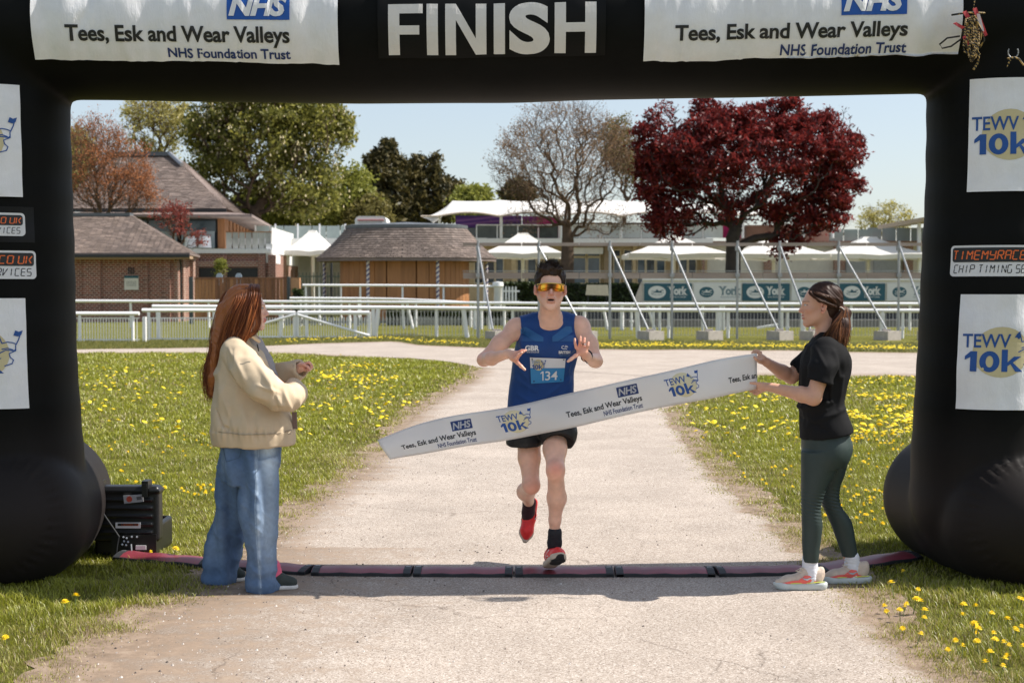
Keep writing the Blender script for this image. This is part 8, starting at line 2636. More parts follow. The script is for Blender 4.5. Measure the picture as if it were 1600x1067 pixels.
    # collar
    v.chain([P(362, 527, 7.74), P(372, 521, 7.70), P(390, 523, 7.70), P(404, 533, 7.72)], [0.020, 0.020, 0.020, 0.014], 0.012)
    v.chain([P(362, 527, 7.86), P(372, 521, 7.90), P(390, 523, 7.90), P(404, 533, 7.88)], [0.020, 0.020, 0.020, 0.014], 0.012)
    # front opening on the chest side, leaving the lapels
    v.ell(P(400, 512, 7.80), (0.055, 0.075, 0.075), 0.0, 'sub')
    v.chain([P(412, 536, 7.80), P(437, 571, 7.80), P(449, 600, 7.80)], [0.044, 0.026, 0.016], 0.005, 'sub')
    # seams / creases as thin grooves
    def groove(pts, r_=0.008, k=0.006): v.chain([P(*p) for p in pts], [r_] * len(pts), k, 'sub')
    groove([(352, 552, 7.585), (356, 575, 7.575), (366, 598, 7.56), (380, 618, 7.545)], 0.010)
    groove([(380, 618, 7.53), (395, 632, 7.52), (420, 643, 7.52), (446, 645, 7.55)], 0.013)
    groove([(414, 640, 7.56), (414, 668, 7.56)], 0.006); groove([(415, 671, 7.57), (436, 672, 7.58), (452, 668, 7.60)], 0.006)
    groove([(340, 640, 7.63), (348, 665, 7.60), (355, 671, 7.58)], 0.008)
    def folds(V, N):
        f = np.zeros(len(V))
        L = (((370, 560), (392, 600), .012, .010), ((398, 560), (428, 600), .012, .009), ((360, 570), (384, 612), .010, .009), ((408, 600), (440, 612), .010, .010), ((418, 590), (446, 634), .010, .009),
             ((345, 610), (362, 668), .014, .010), ((360, 640), (352, 690), .012, -.008), ((378, 636), (392, 688), .014, .009), ((395, 648), (400, 690), .010, -.006), ((338, 580), (344, 640), .015, .008), ((432, 604), (438, 640), .009, -.010),
             ((446, 606), (455, 640), .010, .010), ((356, 545), (366, 560), .010, .008), ((425, 636), (450, 634), .008, -.007))
        for a, b_, w, am in L:
            A, B = P(*a, 7.55)[[0, 2]], P(*b_, 7.55)[[0, 2]]; ab = B - A; q = V[:, [0, 2]] - A
            t = np.clip(q @ ab / (ab @ ab), 0, 1); dd = np.linalg.norm(q - t[:, None] * ab, axis=1)
            f += am * np.exp(-(dd / w) ** 2) * (0.3 + 0.7 * np.sin(np.pi * t)) * (V[:, 1] < 7.8)
        # hem band
        z1 = P(397, 676, 7.6)[2]
        f += np.where(V[:, 2] < z1, 0.004, 0.0) + 0.004 * np.sin(V[:, 0] * 190 + 2 * vnoise(V, 9, 8)) * np.exp(-((V[:, 2] - z1) / 0.03) ** 2)
        return f
    o, JV, JQ = cloth("jacket", v, BEI, rt, 0.010, 10.0, (1.0, 1.0, 0.8), 41, fn=folds)
    JB = bvh_of(JV, JQ)
    def jdec(name, pts, mat, eps, y0=7.2, par=None):
        VF = (np.array([pxz(a, b_, 7.55) for a, b_ in pts]), [tuple(range(len(pts)))])
        V_, F_ = project_front(VF, JB, y0, eps, 0.015); ob = mesh_obj(name, V_, F_, mat, par if par is not None else o); sm = ob.modifiers.new("thick", 'SOLIDIFY'); sm.thickness = 0.004; sm.offset = 0; return ob
    jdec("hem_band_seam", [(338, 675.5), (378, 678.5), (420, 678.5), (458, 675), (458, 676.2), (420, 679.8), (378, 679.8), (338, 677)], M("shadow_beige", (0.36, 0.29, 0.2), 0.8), 0.0015)
    jdec("dark_piping", [(403.5, 537), (405.5, 537), (408, 548), (406, 548)], M("dark_piping_cloth", (0.03, 0.025, 0.02), 0.7), 0.004)
    q = MB(); q.poly_prism([P(456, 644, 7.74), P(463, 644, 7.75), P(464, 670, 7.75), P(457, 670, 7.74)], (0, 0.02, 0)); q.build("lining_edge", M("brown_lining", (0.17, 0.11, 0.09), 0.8), o)
    # grey top in the opening, and cuff lining
    v = Vox(P(430, 620, 7.8) + (-0.16, -0.2, -0.05), P(415, 530, 7.8) + (0.16, 0.2, 0.05), 0.006)
    v.chain([P(392, 535, 7.80), P(409, 570, 7.80), P(420, 600, 7.80)], [0.060, 0.062, 0.062], 0.02)
    v.ell(P(398, 515, 7.8), (0.05, 0.06, 0.06), 0.0, 'sub')
    cloth("undershirt", v, M("grey_jersey", (0.30, 0.29, 0.30), 0.8, 0.1), rt, 0.003, 20)
    # ---- jeans
    def denim(V):
        n = len(V)
        C = np.tile(np.array((0.11, 0.175, 0.29)), (n, 1))
        pz = V[:, 2]; x = V[:, 0]
        px = 800 + x / V[:, 1] * F_PX
        # paler cloth along the front of the near thigh, and the worn side seam
        near = V[:, 1] < 7.84
        zt = (pz - 0.1) / 0.8
        seam = 398 + 6 * np.clip(0.9 - zt, 0, 1)
        w1 = near * np.exp(-((px - (421 - 4 * zt)) / 12) ** 2) * np.clip(zt * 1.3 + 0.15, 0, 1)
        w2 = near * np.exp(-((px - seam) / 2.6) ** 2) * (0.55 + 0.45 * vnoise(np.stack([pz * 60, pz * 0, pz * 0], 1), 1, 4))
        w3 = 0.35 * np.clip(vnoise(V * np.array((1, 1, 0.35)), 16, 6), 0, 1)
        w = np.clip(w1 * 0.95 + w2 * 0.6 + w3 * 0.6, 0, 1)[:, None]
        C = C * (1 - w) + np.array((0.52, 0.64, 0.76)) * w
        dk = np.clip(vnoise(V * np.array((1, 1, 0.4)), 9, 9), 0, 1)[:, None] * 0.7  # fold shade put into the denim colour as darker patches
        C = C * (1 - dk) + np.array((0.05, 0.10, 0.19)) * dk
        return np.clip(C * (1 + 0.10 * vnoise(V, 90, 2))[:, None], 0, 1)
    DEN = colmat("worn_denim", 0.8, 0, 0.35, 500, 0.001, 0.2)
    v = Vox((-1.78, 7.45, 0.0), (-1.18, 8.2, 1.0), 0.005)
    mm = 7.8 / F_PX
    K = [(P(0, y, 7.8)[2], P(cx, y, 7.8)[0], 7.81, hw * mm, ry) for y, cx, hw, ry in ((672, 392, 45, 0.165), (700, 389, 45.5, 0.185), (730, 386, 44, 0.19), (752, 386, 40, 0.17))]
    v.loft(K, 0.0, p=2.2)
    nd = 7.71
    K = [(P(0, y, nd)[2], P(cx, y, nd)[0], nd + dy, hw * nd / F_PX, ry) for y, cx, hw, ry, dy in ((715, 401, 31, 0.10, 0.02), (750, 403, 30, 0.105, 0.01), (790, 403, 30, 0.11, 0), (830, 405, 27.5, 0.112, 0), (865, 407, 24.5, 0.11, 0.01), (890, 408, 25.5, 0.112, 0.02), (922, 411, 27.5, 0.12, 0.02))]
    v.loft(K, 0.03, p=2.2)
    fd = 7.93
    K = [(P(0, y, fd)[2], P(cx, y, fd)[0], fd + dy, hw * fd / F_PX, ry) for y, cx, hw, ry, dy in ((715, 376, 32, 0.10, -0.02), (750, 371, 30, 0.105, 0), (790, 362, 29, 0.11, 0.02), (830, 353, 28.5, 0.112, 0.03), (865, 347.5, 27.5, 0.11, 0.03), (890, 346, 27, 0.112, 0.03), (916, 345, 27.5, 0.12, 0.03))]
    v.loft(K, 0.02, p=2.2)
    def jf(V, N):
        z = V[:, 2]; f = np.zeros(len(V))
        low = np.clip(1 - z / 0.42, 0, 1)
        a = np.arctan2(V[:, 1] - 7.75, V[:, 0] - V[:, 0].mean())
        f += 0.004 * low * np.sin(z * 70 + 2.2 * a + 3 * vnoise(V, 5, 3))
        f += 0.014 * np.sin(V[:, 0] * 55 + z * 7 + 3 * vnoise(V * np.array((1, 1, 0.4)), 4, 5)) * (1 - 0.5 * low)
        f += 0.012 * vnoise(V * np.array((1, 1, 0.35)), 10, 12)
        q = V.copy(); q[:, 2] += 0.8 * q[:, 0]
        f += 0.004 * (1 - 2 * np.abs(vnoise(q * np.array((1, 1, 1.3)), 13, 15)))
        return f
    o, DV, DQ = cloth("jeans", v, DEN, rt, 0.004, 16, (1, 1, 0.6), 51, cols=denim, fn=jf)
    DB = bvh_of(DV, DQ)
    def ddec(name, pts, mat, w, eps=0.003):
        VF = stroke2d([pxz(a, b_, 7.6) for a, b_ in pts], w); V_, F_ = project_front(VF, DB, 7.2, eps, 0.02); return mesh_obj(name, V_, F_, mat, o)
    ddec("stitched_seam", [(401, 700), (400, 740), (399, 790), (401, 840), (404, 880), (408, 918)], M("pale_denim_seam", (0.26, 0.35, 0.47), 0.8, 0.3, 60), 0.005, 0.0015)
    ddec("back_pocket_edge", [(345, 700), (352, 722), (372, 716), (377, 696)], M("dark_denim_seam", (0.05, 0.09, 0.15), 0.8), 0.004)
    # shoes
    GR = M("dark_green_suede", (0.035, 0.045, 0.040), 0.8, 0.2); WS = M("white_rubber_sole", (0.66, 0.64, 0.60), 0.6)
    for (hx, tx, py, d, yy) in ((396, 466, 921, 7.75, 0.0), (338, 385, 913, 7.96, 0.0)):
        a = P(hx, py, d); b_ = P(tx, py, d); a[2] = b_[2] = 0
        L = b_[0] - a[0]
        v = Vox((a[0] - 0.03, d - 0.09, -0.005), (b_[0] + 0.03, d + 0.09, 0.16), 0.0045)
        v.cone((a[0] + 0.05, d, 0.05), (a[0] + L * 0.55, d, 0.055), 0.036, 0.038, 0.01); v.cone((a[0] + L * 0.55, d, 0.055), (b_[0] - 0.035, d, 0.038), 0.038, 0.030, 0.02); v.cut((0, 0, 0.024), (0, 0, -1))
        so, _, _ = cloth("shoe_upper", v, GR, rt, 0.001, 40)
        v = Vox((a[0] - 0.03, d - 0.09, -0.005), (b_[0] + 0.03, d + 0.09, 0.06), 0.0045)
        v.cone((a[0] + 0.04, d, 0.015), (a[0] + L * 0.6, d, 0.015), 0.040, 0.044, 0.01); v.cone((a[0] + L * 0.6, d, 0.015), (b_[0] - 0.036, d, 0.015), 0.044, 0.036, 0.01); v.cut((0, 0, 0.026), (0, 0, 1)); v.cut((0, 0, 0.004), (0, 0, -1))
        cloth("sole", v, WS, rt, 0)
        for k in range(4):
            xx = a[0] + L * (0.50 + 0.07 * k)
            q = MB(); q.tube([(xx, d - 0.028, 0.080 - 0.006 * k), (xx + 0.006, d, 0.096 - 0.009 * k), (xx, d + 0.028, 0.080 - 0.006 * k)], 0.003, 5); q.build("lace", WS, so)
        if hx == 396:
            v = Vox((a[0] + 0.0, d - 0.08, 0.03), (a[0] + 0.2, d + 0.08, 0.16), 0.0045)
            v.cone((a[0] + 0.115, d, 0.13), (a[0] + 0.12, d, 0.075), 0.034, 0.040, 0.01)
            cloth("sock", v, M("pink_sock", (0.75, 0.13, 0.22), 0.8, 0.1), rt, 0.001, 40)
    # ---- hair
    HM = hairmat("auburn_hair", (0.10, 0.026, 0.011), (0.25, 0.070, 0.021), (0.52, 0.185, 0.060), 0.36)
    v = Vox((-1.80, 7.55, 0.88), (-1.24, 8.05, 1.78), 0.005)
    v.ell(hd.p(0, -0.026, 0.045), (0.087, 0.103, 0.089), 0.02, M3=hd.M)
    for sg, dd_ in ((1, -0.078), (-1, 0.078)):
        v.ell(P(378, 482, 7.80 + dd_ * 1.0), (0.085, 0.024, 0.105), 0.02)
    v.chain([P(360, 490, 7.80), P(350, 530, 7.79), P(345, 560, 7.78), P(339, 590, 7.77), P(334, 612, 7.77)], [0.080, 0.062, 0.050, 0.044, 0.028], 0.03)
    v.chain([P(368, 480, 7.75), P(368, 505, 7.745), P(358, 525, 7.745), P(350, 548, 7.745)], [0.05, 0.045, 0.038, 0.03], 0.03)
    v.chain([P(368, 480, 7.86), P(366, 515, 7.87), P(352, 545, 7.87)], [0.05, 0.045, 0.03], 0.03)
    v.ell(hd.p(0, 0.090, -0.02), (0.085, 0.050, 0.10), 0.01, 'sub', M3=hd.M)
    def hf(V, N):
        q = np.stack([V[:, 0] * 60 + 6 * np.sin(V[:, 2] * 14), V[:, 1] * 60, V[:, 2] * 5], 1)
        return 0.004 * vnoise(q, 1, 3) + 0.003 * vnoise(q * 2.1, 1, 4)
    cloth("hair", v, HM, rt, 0, fn=hf)
    # strands combed from the parting down the near side and down the back
    gs = []
    for t in np.linspace(0, 1, 9):
        x0 = 404 - 34 * t
        gs.append([P(x0, 445.5 + 5 * t * t, 7.80), P(x0 - 1 + t, 452 + 4 * t, 7.735), P(x0 - 2 + 2 * t, 465 + 4 * t, 7.698), P(396 - 38 * t, 490, 7.678), P(388 - 40 * t, 518, 7.672 + .02 * t), P(370 - 28 * t, 548, 7.69), P(353 - 12 * t, 582, 7.725), P(347 - 16 * t, 624 - 10 * t, 7.75)])
    strands(gs, 1500, 0.0019, 5, 0.006, HM, rt, "hair_strand", 0.012, 20)
    gs = [[P(385 - 20 * t, 447 + 3 * t, 7.80 + 0.08 * t), P(352 - 4 * t, 468, 7.80 + .06 * t), P(338, 510, 7.79 + .06 * t), P(333, 552, 7.78 + .05 * t), P(326, 585, 7.77 + .04 * t), P(330, 625, 7.77 + .03 * t)] for t in np.linspace(0, 1, 5)]
    strands(gs, 700, 0.0019, 6, 0.009, HM, rt, "hair_strand", 0.014, 20)
    gs = [[P(405, 450, 7.77), P(408, 468, 7.735), P(406.5, 488, 7.72), P(408, 503, 7.715), P(402, 519, 7.70), P(392, 526, 7.69)], [P(400, 450, 7.76), P(401, 470, 7.71), P(399, 492, 7.70), P(400, 508, 7.69), P(392, 522, 7.68), P(380, 530, 7.67)]]
    strands(gs, 90, 0.0018, 7, 0.0025, HM, rt, "face_strand", 0.004, 16)
woman_left()

# ============================================================ ponytailed woman in black (right)
def woman_right():
    rt = root("person", "ponytailed woman in black T-shirt and dark green leggings, holding the tape's right end", "person", tuple(G(1290, 918)))
    v = Vox((1.25, 7.35, 0.0), (1.98, 8.20, 1.74), 0.0047)
    hd = Head(P(1280.5, 476.5, 7.80), (-1, 0.04, -0.04), (-0.02, 0, 1), 1.0)
    hd.sdf(v, True, smile=1)
    v.cone(hd.p(0, -0.030, -0.055), P(1288, 528, 7.80), 0.046, 0.052, 0.03)
    v.ell(P(1289, 570, 7.80), (0.105, 0.165, 0.15), 0.05)
    v.ell(P(1285, 630, 7.80), (0.085, 0.13, 0.15), 0.05)
    v.ell(P(1292, 690, 7.80), (0.10, 0.14, 0.10), 0.04)
    NS, FS = P(1291, 550, 7.655), P(1286, 550, 7.95)
    v.cone(P(1289, 540, 7.8), NS, 0.045, 0.042, 0.04); v.cone(P(1289, 540, 7.8), FS, 0.045, 0.042, 0.04)
    NE, NW = P(1271, 621, 7.585), P(1204, 605, 7.70)
    v.chain([NS, P(1284, 580, 7.60), NE], [0.044, 0.047, 0.040], 0.02); v.chain([NE, P(1252, 616, 7.60), NW], [0.041, 0.040, 0.024], 0.02)
    FE, FW = P(1236, 588, 7.99), P(1198, 566, 7.86)
    v.chain([FS, P(1262, 566, 7.99), FE], [0.050, 0.045, 0.040], 0.02); v.chain([FE, P(1222, 581, 7.95), FW], [0.041, 0.039, 0.025], 0.02)
    # near hand pinches the lower corner of the tape: thumb in front, fingers behind
    v.cone(NW, P(1193, 604, 7.735), 0.023, 0.024, 0.01); v.ell(P(1192, 605, 7.745), (0.030, 0.024, 0.026), 0.01)
    finger(v, [P(1194, 601, 7.72), P(1186, 599.5, 7.735), P(1179, 598.5, 7.755), P(1172.5, 598.5, 7.765)], 0.0105, 0.0072, 0.006)
    for k, (y, e, dd_) in enumerate(((603, 1173.5, 7.835), (607.5, 1170, 7.83), (611, 1172, 7.825), (614.5, 1177, 7.81))):
        finger(v, [P(1190, 603 + 2.8 * k, 7.765), P(1182, y + .8, 7.80 + .01), P(e + 4, y + 1.0, dd_), P(e, y + .5, dd_ - 0.006)], 0.0088, 0.0066, 0.003)
    # far hand at the upper corner
    v.cone(FW, P(1190, 561, 7.84), 0.023, 0.024, 0.01); v.ell(P(1189, 561, 7.845), (0.028, 0.024, 0.026), 0.01)
    finger(v, [P(1190, 563, 7.82), P(1186, 563.5, 7.79), P(1181.5, 561, 7.775), P(1178.5, 558, 7.77)], 0.0105, 0.0072, 0.006)
    for k, (x, y) in enumerate(((1176, 549), (1179, 546.5), (1183, 547.5), (1187, 550))):
        finger(v, [P(1189 + k, 556 + k, 7.845), P(1185 + k, 551 + .6 * k, 7.85), P(x + 1.5, y + .5, 7.84 + .004 * k), P(x - 1, y + 2.2, 7.832 + .004 * k)], 0.0088, 0.0066, 0.003)
    # legs under the leggings
    v.chain([P(1286, 705, 7.75), P(1272, 762, 7.73), P(1267.5, 792, 7.73), P(1269, 822, 7.73), P(1266, 890, 7.735)], [0.065, 0.050, 0.040, 0.038, 0.026], 0.02)
    v.chain([P(1303, 705, 7.88), P(1296, 765, 7.90), P(1298, 785, 7.90), P(1313.5, 815, 7.90), P(1330, 888, 7.91)], [0.060, 0.044, 0.038, 0.040, 0.026], 0.02)
    v.cone(P(1266, 893, 7.74), P(1240, 912, 7.74), 0.026, 0.016, 0.01); v.cone(P(1330, 890, 7.90), P(1306, 908, 7.90), 0.026, 0.016, 0.01)
    V, Q = v.extract(); V = relax(V, Q, 1, 0.4)
    C = hd.paint(V, (0.68, 0.38, 0.26), lip=(0.45, 0.13, 0.11), brow=(0.05, 0.025, 0.018), flush=(0.60, 0.24, 0.17), flush_amt=0.35, smile=1)
    C *= (1 + 0.08 * vnoise(V, 20, 3))[:, None]
    mesh_obj("body", V, Q, SKIN, rt, smooth=True, cols=np.clip(C, 0, 1))
    ear = M("ear_skin", (0.78, 0.34, 0.23), 0.5, 0.08); earin = M("shaded_ear_skin", (0.30, 0.11, 0.07), 0.6, 0.08)  # ear hollow coloured darker to stand in for its shade
    for sg in (-1, 1):
        ep = lambda a, b_, o_: hd.p(sg * (0.079 + o_), -0.006 - 0.006 * b_ / 0.03 + a, -0.015 + b_)
        q = MB(); q.tube([ep(0.014 * math.cos(t) * (1 if math.sin(t) > 0 else 0.8), 0.027 * math.sin(t), 0.010) for t in np.linspace(0.5, 5.4, 18)], [0.0035 + 0.0015 * (k > 13) for k in range(18)], 7)
        q.tube([ep(0.006, 0.012, 0.007), ep(-0.005, 0.010, 0.009), ep(-0.006, -0.006, 0.009), ep(0.003, -0.014, 0.008)], 0.003, 6)
        eo_ = q.build("ear", ear, rt); q = MB(); q.poly_prism([ep(0.012 * math.cos(t), 0.025 * math.sin(t), 0.001) for t in np.linspace(0, 6.28, 15)[:-1]], hd.r * sg * 0.005); q.build("ear_hollow", earin, eo_)
    # T-shirt
    v = Vox((1.30, 7.40, 0.72), (1.98, 8.18, 1.48), 0.005)
    K = [(P(0, y, 7.8)[2], P(cx, y, 7.8)[0], 7.80, hw * 7.8 / F_PX, ry) for y, cx, hw, ry in ((686, 1291, 39.5, 0.178), (672, 1291, 39.5, 0.182), (650, 1287, 36, 0.168), (632, 1284, 33, 0.158), (605, 1286, 36, 0.165), (580, 1289, 38, 0.18), (558, 1290, 36, 0.188), (542, 1290, 29, 0.165), (528, 1290, 19, 0.11), (519, 1289, 13, 0.07))]
    v.loft(K, 0.0, p=2.3)
    v.cut(P(1290, 679.5, 7.8), (0.16, 0, -1))
    v.chain([P(1291, 547, 7.66), P(1285, 575, 7.595), P(1280, 603, 7.575)], [0.072, 0.070, 0.066], 0.02)
    v.chain([P(1286, 546, 7.94), P(1268, 562, 7.985), P(1250, 575, 7.99)], [0.064, 0.064, 0.060], 0.02)
    v.cone(P(1281, 598, 7.58), P(1272, 640, 7.56), 0.052, 0.07, 0.0, 'sub')
    v.cone(P(1250, 574, 7.99), P(1225, 596, 7.99), 0.050, 0.05, 0.0, 'sub')
    v.ell(P(1281, 508, 7.80), (0.062, 0.062, 0.060), 0.0, 'sub')
    def tf(V, N):
        f = np.zeros(len(V))
        for a, b_, w, am in (((1262, 640), (1300, 628), .014, .009), ((1270, 660), (1325, 640), .014, .009), ((1258, 655), (1290, 672), .014, -.007), ((1300, 600), (1290, 640), .014, .008), ((1318, 590), (1312, 640), .012, .007), ((1272, 540), (1282, 570), .012, .006), ((1300, 550), (1312, 590), .013, .006), ((1256, 600), (1262, 640), .012, .006)):
            A, B = P(*a, 7.62)[[0, 2]], P(*b_, 7.62)[[0, 2]]; ab = B - A; q = V[:, [0, 2]] - A
            t = np.clip(q @ ab / (ab @ ab), 0, 1); dd = np.linalg.norm(q - t[:, None] * ab, axis=1)
            f += am * np.exp(-(dd / w) ** 2) * (V[:, 1] < 7.85)
        return f
    # remove the sleeve below its hem
    hemc = P(1280, 596, 7.575); hn = U3(np.array((-0.28, 0, -1.0)))
    sl, Cc = v._reg(hemc - 0.11, hemc + 0.11)
    dpl = (Cc[0] - hemc[0]) * hn[0] + (Cc[1] - hemc[1]) * hn[1] + (Cc[2] - hemc[2]) * hn[2]
    inx = (Cc[1] < 7.655) & (Cc[0] < P(1301, 600, 7.575)[0])
    reg = v.F[sl]; v.F[sl] = np.where(inx, np.maximum(reg, dpl.astype(np.float32)), reg)
    cloth("t_shirt", v, M("black_cotton", (0.011, 0.011, 0.012), 0.85, 0.15, 6, 0.2, 400, 0.0006, spec=0.15), rt, 0.004, 11, (1, 1, 0.7), 61, fn=tf)
    # leggings
    LG = M("dark_green_leggings", (0.030, 0.046, 0.043), 0.55, 0.1, 6, 0.2, 500, 0.0005, spec=0.35)
    v = Vox((1.30, 7.45, 0.12), (2.02, 8.15, 0.98), 0.005)
    K = [(P(0, y, 7.8)[2], P(cx, y, 7.8)[0], 7.80, hw * 7.8 / F_PX, ry) for y, cx, hw, ry in ((664, 1288, 34, 0.145), (682, 1290, 37, 0.165), (698, 1292, 39, 0.175), (716, 1290, 36, 0.17), (728, 1288, 32, 0.15))]
    v.loft(K, 0.0, p=2.1)
    nd = 7.73
    K = [(P(0, y, nd)[2], P(cx, y, nd)[0], nd, hw * nd / F_PX, ry) for y, cx, hw, ry in ((705, 1283, 31, 0.09), (735, 1279, 27, 0.088), (762, 1272, 20, 0.074), (790, 1267.5, 15.5, 0.058), (822, 1269, 15.8, 0.058), (848, 1267.5, 14, 0.050), (878, 1266.5, 11.5, 0.041))]
    v.loft(K, 0.02)
    fd = 7.90
    K = [(P(0, y, fd)[2], P(cx, y, fd)[0], fd, hw * fd / F_PX, ry) for y, cx, hw, ry in ((705, 1305, 24, 0.088), (735, 1300, 21, 0.084), (765, 1296, 16, 0.066), (785, 1298, 14.5, 0.058), (815, 1313.5, 17, 0.060), (840, 1321, 15, 0.052), (869, 1328, 12, 0.042))]
    v.loft(K, 0.012)
    def lf(V, N):
        z = V[:, 2]; f = 0
        for (px, py, d) in ((1272, 786, nd), (1300, 780, fd)):
            c = P(px, py, d); w = np.exp(-(np.linalg.norm((V - c) * np.array((1, 1, 1.2)), axis=1) / 0.09) ** 2)
            f = f + 0.0035 * w * np.sin((z + 0.25 * (V[:, 0] - c[0])) * 330)
        return f
    cloth("leggings", v, LG, rt, 0.0015, 14, (1, 1, 0.5), 71, fn=lf)
    # socks and shoes
    WSK = M("white_sock", (0.70, 0.71, 0.76), 0.85, 0.05, 10, 0.3, 200, 0.001)
    PAD = M("cream_knit_shoe", (0.58, 0.47, 0.38), 0.7, 0.12, 30, 0.4, 300, 0.001); SO = M("pale_grey_sole", (0.52, 0.57, 0.56), 0.55, 0.08); ORG = M("orange_red_panel", (0.80, 0.13, 0.11), 0.45, 0.15, 10)
    for (hx, tx, py, d, sx) in ((1288, 1210, 924, 7.74, 1265.5), (1357, 1284, 917.5, 7.90, 1331)):
        hp = P(hx, py, d); tp = P(tx, py, d); hp[2] = tp[2] = 0.0
        L = hp[0] - tp[0]; X_ = lambda t: hp[0] - L * t
        v = Vox(P(sx, 905, d) + (-0.08, -0.08, -0.03), P(sx, 868, d) + (0.09, 0.08, 0.02), 0.0045)
        v.cone(P(sx, 871, d), P(sx + 0.5, 905, d), 0.041, 0.043, 0.01)
        cloth("sock", v, WSK, rt, 0.002, 50, (0.6, 0.6, 2.0))
        v = Vox((tp[0] - 0.03, d - 0.09, -0.01), (hp[0] + 0.03, d + 0.09, 0.2), 0.0042)
        v.cone((X_(0.16), d, 0.062), (X_(0.42), d, 0.060), 0.036, 0.038, 0.01); v.cone((X_(0.42), d, 0.060), (X_(0.74), d, 0.045), 0.040, 0.032, 0.02); v.cone((X_(0.74), d, 0.045), (X_(0.93), d, 0.040), 0.033, 0.018, 0.02)
        v.cone((X_(0.10), d, 0.095), (X_(0.36), d, 0.098), 0.026, 0.036, 0.02); v.cone((X_(0.06), d, 0.115), (X_(0.09), d, 0.08), 0.010, 0.02, 0.02)
        v.cut((0, 0, 0.034), (0, 0, -1))
        o, a_, b_ = cloth("shoe_upper", v, PAD, rt, 0.001, 40)
        SHB = bvh_of(a_, b_)
        v = Vox((tp[0] - 0.03, d - 0.09, -0.01), (hp[0] + 0.03, d + 0.09, 0.08), 0.0042)
        v.cone((X_(0.10), d, 0.030), (X_(0.5), d, 0.022), 0.044, 0.042, 0.01); v.cone((X_(0.5), d, 0.022), (X_(0.82), d, 0.024), 0.042, 0.038, 0.01); v.cone((X_(0.82), d, 0.024), (X_(0.97), d, 0.034), 0.036, 0.016, 0.02)
        v.cut((0, 0, 0.043), (0, 0, 1)); v.cut((0, 0, 0.004), (0, 0, -1), 0.004)
        cloth("midsole", v, SO, rt, 0)
        y0 = d - 0.0365
        def side(name, pts, mat, e=0.004):
            V_, F_ = project_front((np.array([(X_(a), b_) for a, b_ in pts]), [tuple(range(len(pts)))]), SHB, d - 0.2, e, 0.02); return mesh_obj(name, V_, F_, mat, o)
        side("orange_panel", [(0.10, 0.044), (0.90, 0.040), (0.70, 0.056), (0.55, 0.060), (0.42, 0.088), (0.30, 0.084), (0.26, 0.060)], ORG)
        side("side_mark", [(0.52, 0.084), (0.44, 0.064), (0.38, 0.060), (0.24, 0.080), (0.38, 0.070), (0.45, 0.072)], M("grey_blue_mark", (0.35, 0.42, 0.46), 0.5), 0.006)
        q = MB(); q.tube([(X_(0.02), y0, 0.050), (X_(0.3), y0 - 0.005, 0.046), (X_(0.7), y0 - 0.002, 0.042)], 0.003, 5); q.tube([(X_(0.45), y0 + 0.004, 0.065), (X_(0.40), y0 + 0.012, 0.105)], 0.003, 5); q.build("lime_piping", M("lime_piping", (0.60, 0.68, 0.12), 0.5), o)
        for k in range(5):
            a = 0.40 + 0.07 * k; z = 0.098 - 0.0075 * k
            q = MB(); q.tube([(X_(a), d - 0.026, z - 0.008), (X_(a + 0.02), d - 0.008, z + 0.001), (X_(a), d + 0.012, z), (X_(a + 0.02), d + 0.026, z - 0.012)], 0.0028, 5); q.build("lace", M("cream_lace", (0.66, 0.58, 0.46), 0.8), o)
        q = MB(); q.tube([(X_(0.40), d - 0.01, 0.104), (X_(0.50), d - 0.03, 0.125), (X_(0.60), d - 0.035, 0.112), (X_(0.46), d - 0.025, 0.10)], 0.003, 5); q.build("lace_bow", M("cream_lace", (0.66, 0.58, 0.46), 0.8), o)
    # hair: combed back into a ponytail
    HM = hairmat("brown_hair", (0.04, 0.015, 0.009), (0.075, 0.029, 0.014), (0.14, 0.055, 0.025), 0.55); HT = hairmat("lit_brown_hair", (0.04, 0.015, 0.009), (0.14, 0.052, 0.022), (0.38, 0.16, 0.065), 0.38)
    v = Vox(hd.c + (-0.16, -0.16, -0.36), hd.c + (0.28, 0.16, 0.17), 0.0045)
    v.ell(hd.p(0, -0.030, 0.042), (0.083, 0.098, 0.087), 0.02, M3=hd.M)
    v.ell(hd.p(0, -0.085, 0.0), (0.055, 0.035, 0.05), 0.03, M3=hd.M)
    v.ell(hd.p(0, -0.05, -0.045), (0.055, 0.035, 0.04), 0.03, M3=hd.M)
    v.ell(hd.p(0, 0.098, 0.005), (0.070, 0.052, 0.078), 0.008, 'sub', M3=hd.M)
    for sg in (-1, 1):
        v.ell(hd.p(sg * 0.085, 0.020, -0.025), (0.030, 0.042, 0.045), 0.006, 'sub', M3=hd.M)
        v.ell(hd.p(sg * 0.085, -0.006, -0.014), (0.020, 0.024, 0.036), 0.004, 'sub', M3=hd.M)
    v.chain([P(1313, 482, 7.79), P(1319, 490, 7.78), P(1314, 508, 7.76), P(1308, 530, 7.75), P(1310, 550, 7.75), P(1311, 566, 7.75)], [0.024, 0.034, 0.048, 0.056, 0.036, 0.010], 0.02)
    def hf(V, N):
        q = np.stack([V[:, 0] * 55 + 5 * np.sin(V[:, 2] * 16), V[:, 1] * 60, V[:, 2] * 8], 1)
        return 0.003 * vnoise(q, 1, 3) + 0.002 * vnoise(q * 2.1, 1, 4)
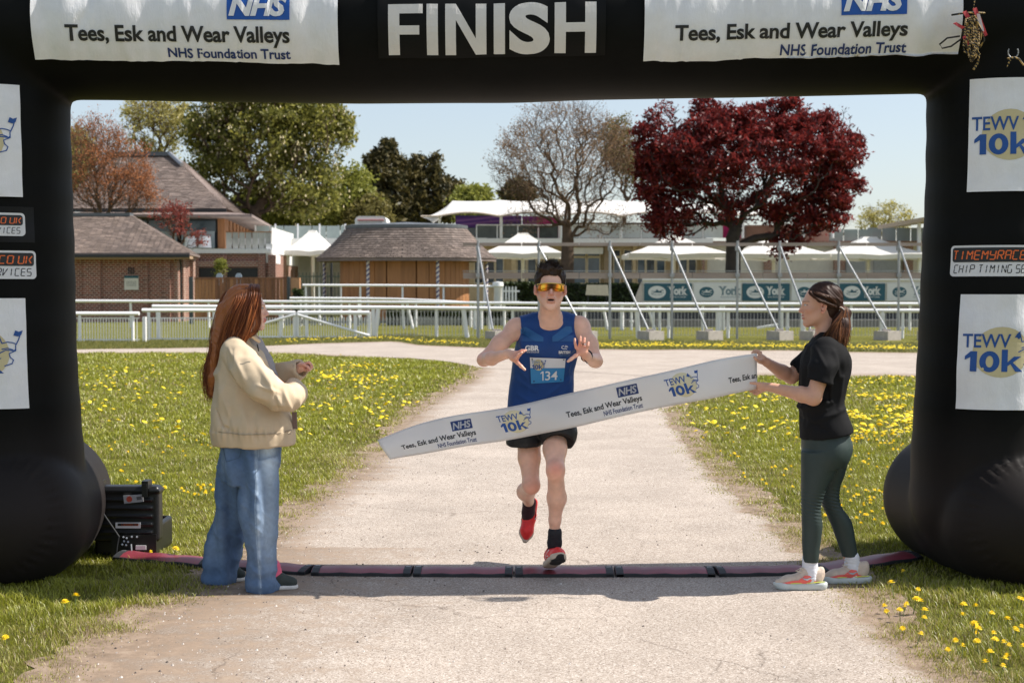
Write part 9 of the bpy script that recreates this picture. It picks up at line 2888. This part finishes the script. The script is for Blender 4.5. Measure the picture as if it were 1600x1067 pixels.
    cloth("hair", v, HM, rt, 0, fn=hf)
    gs = [[P(1268 + 22 * t, 452.5 - 4.5 * math.sin(math.pi * min(t * 1.3, 1)), 7.80 - 0.0), P(1272 + 22 * t, 458 + 2 * t, 7.725), P(1288 + 12 * t, 463 + 3 * t, 7.712), P(1302 + 4 * t, 472 + 2 * t, 7.735), P(1314, 481, 7.785)] for t in np.linspace(0, 1, 5)]
    strands(gs, 380, 0.0014, 15, 0.003, HM, rt, "hair_strand", 0.002, 12, 0.02)
    gs = [[P(1264 + 3 * t, 456 + 12 * t, 7.745), P(1274 + 3 * t, 464 + 10 * t, 7.715), P(1290, 472 + 8 * t, 7.708), P(1303, 478 + 4 * t, 7.73), P(1314, 482, 7.785)] for t in np.linspace(0, 0.3, 3)]
    strands(gs, 260, 0.0014, 16, 0.003, HM, rt, "hair_strand", 0.002, 12, 0.02)
    gs = [[P(1313, 481, 7.775 - 0.01 * i), P(1322 - 1.5 * i, 483 + 1.5 * i, 7.765 - .01 * i), P(1326 - 7 * i, 500 + 3 * i, 7.75 - .015 * i), P(1325 - 9.0 * i, 525 + 1.5 * i, 7.71 - .012 * (2 - abs(i - 2))), P(1320 - 6.5 * i, 548, 7.71 - .005 * i), P(1323 - 5.0 * i, 572 - 3 * i, 7.715)] for i in range(5)]
    strands(gs, 900, 0.0016, 17, 0.0055, HT, rt, "tail_strand", 0.010, 18, 0.35)
    q = MB(); c = P(1313.5, 481.5, 7.785); q.tube([c + np.array((0.006 * math.sin(t) * 0.3, 0.024 * math.cos(t), 0.024 * math.sin(t))) for t in np.linspace(0, 2 * math.pi, 16)], 0.006, 6, cap=False)
    w = root("hair_tie", "black band with a small silver clip round the ponytail", "hair tie", tuple(c)); q.build("band", M("black_elastic", (0.012, 0.012, 0.012), 0.7), w)
    q = MB(); q.box(P(1312.5, 483, 7.752), (0.010, 0.006, 0.016)); q.build("clip", M("silver_clip", (0.75, 0.75, 0.75), 0.2, metal=0.9), w)
woman_right()
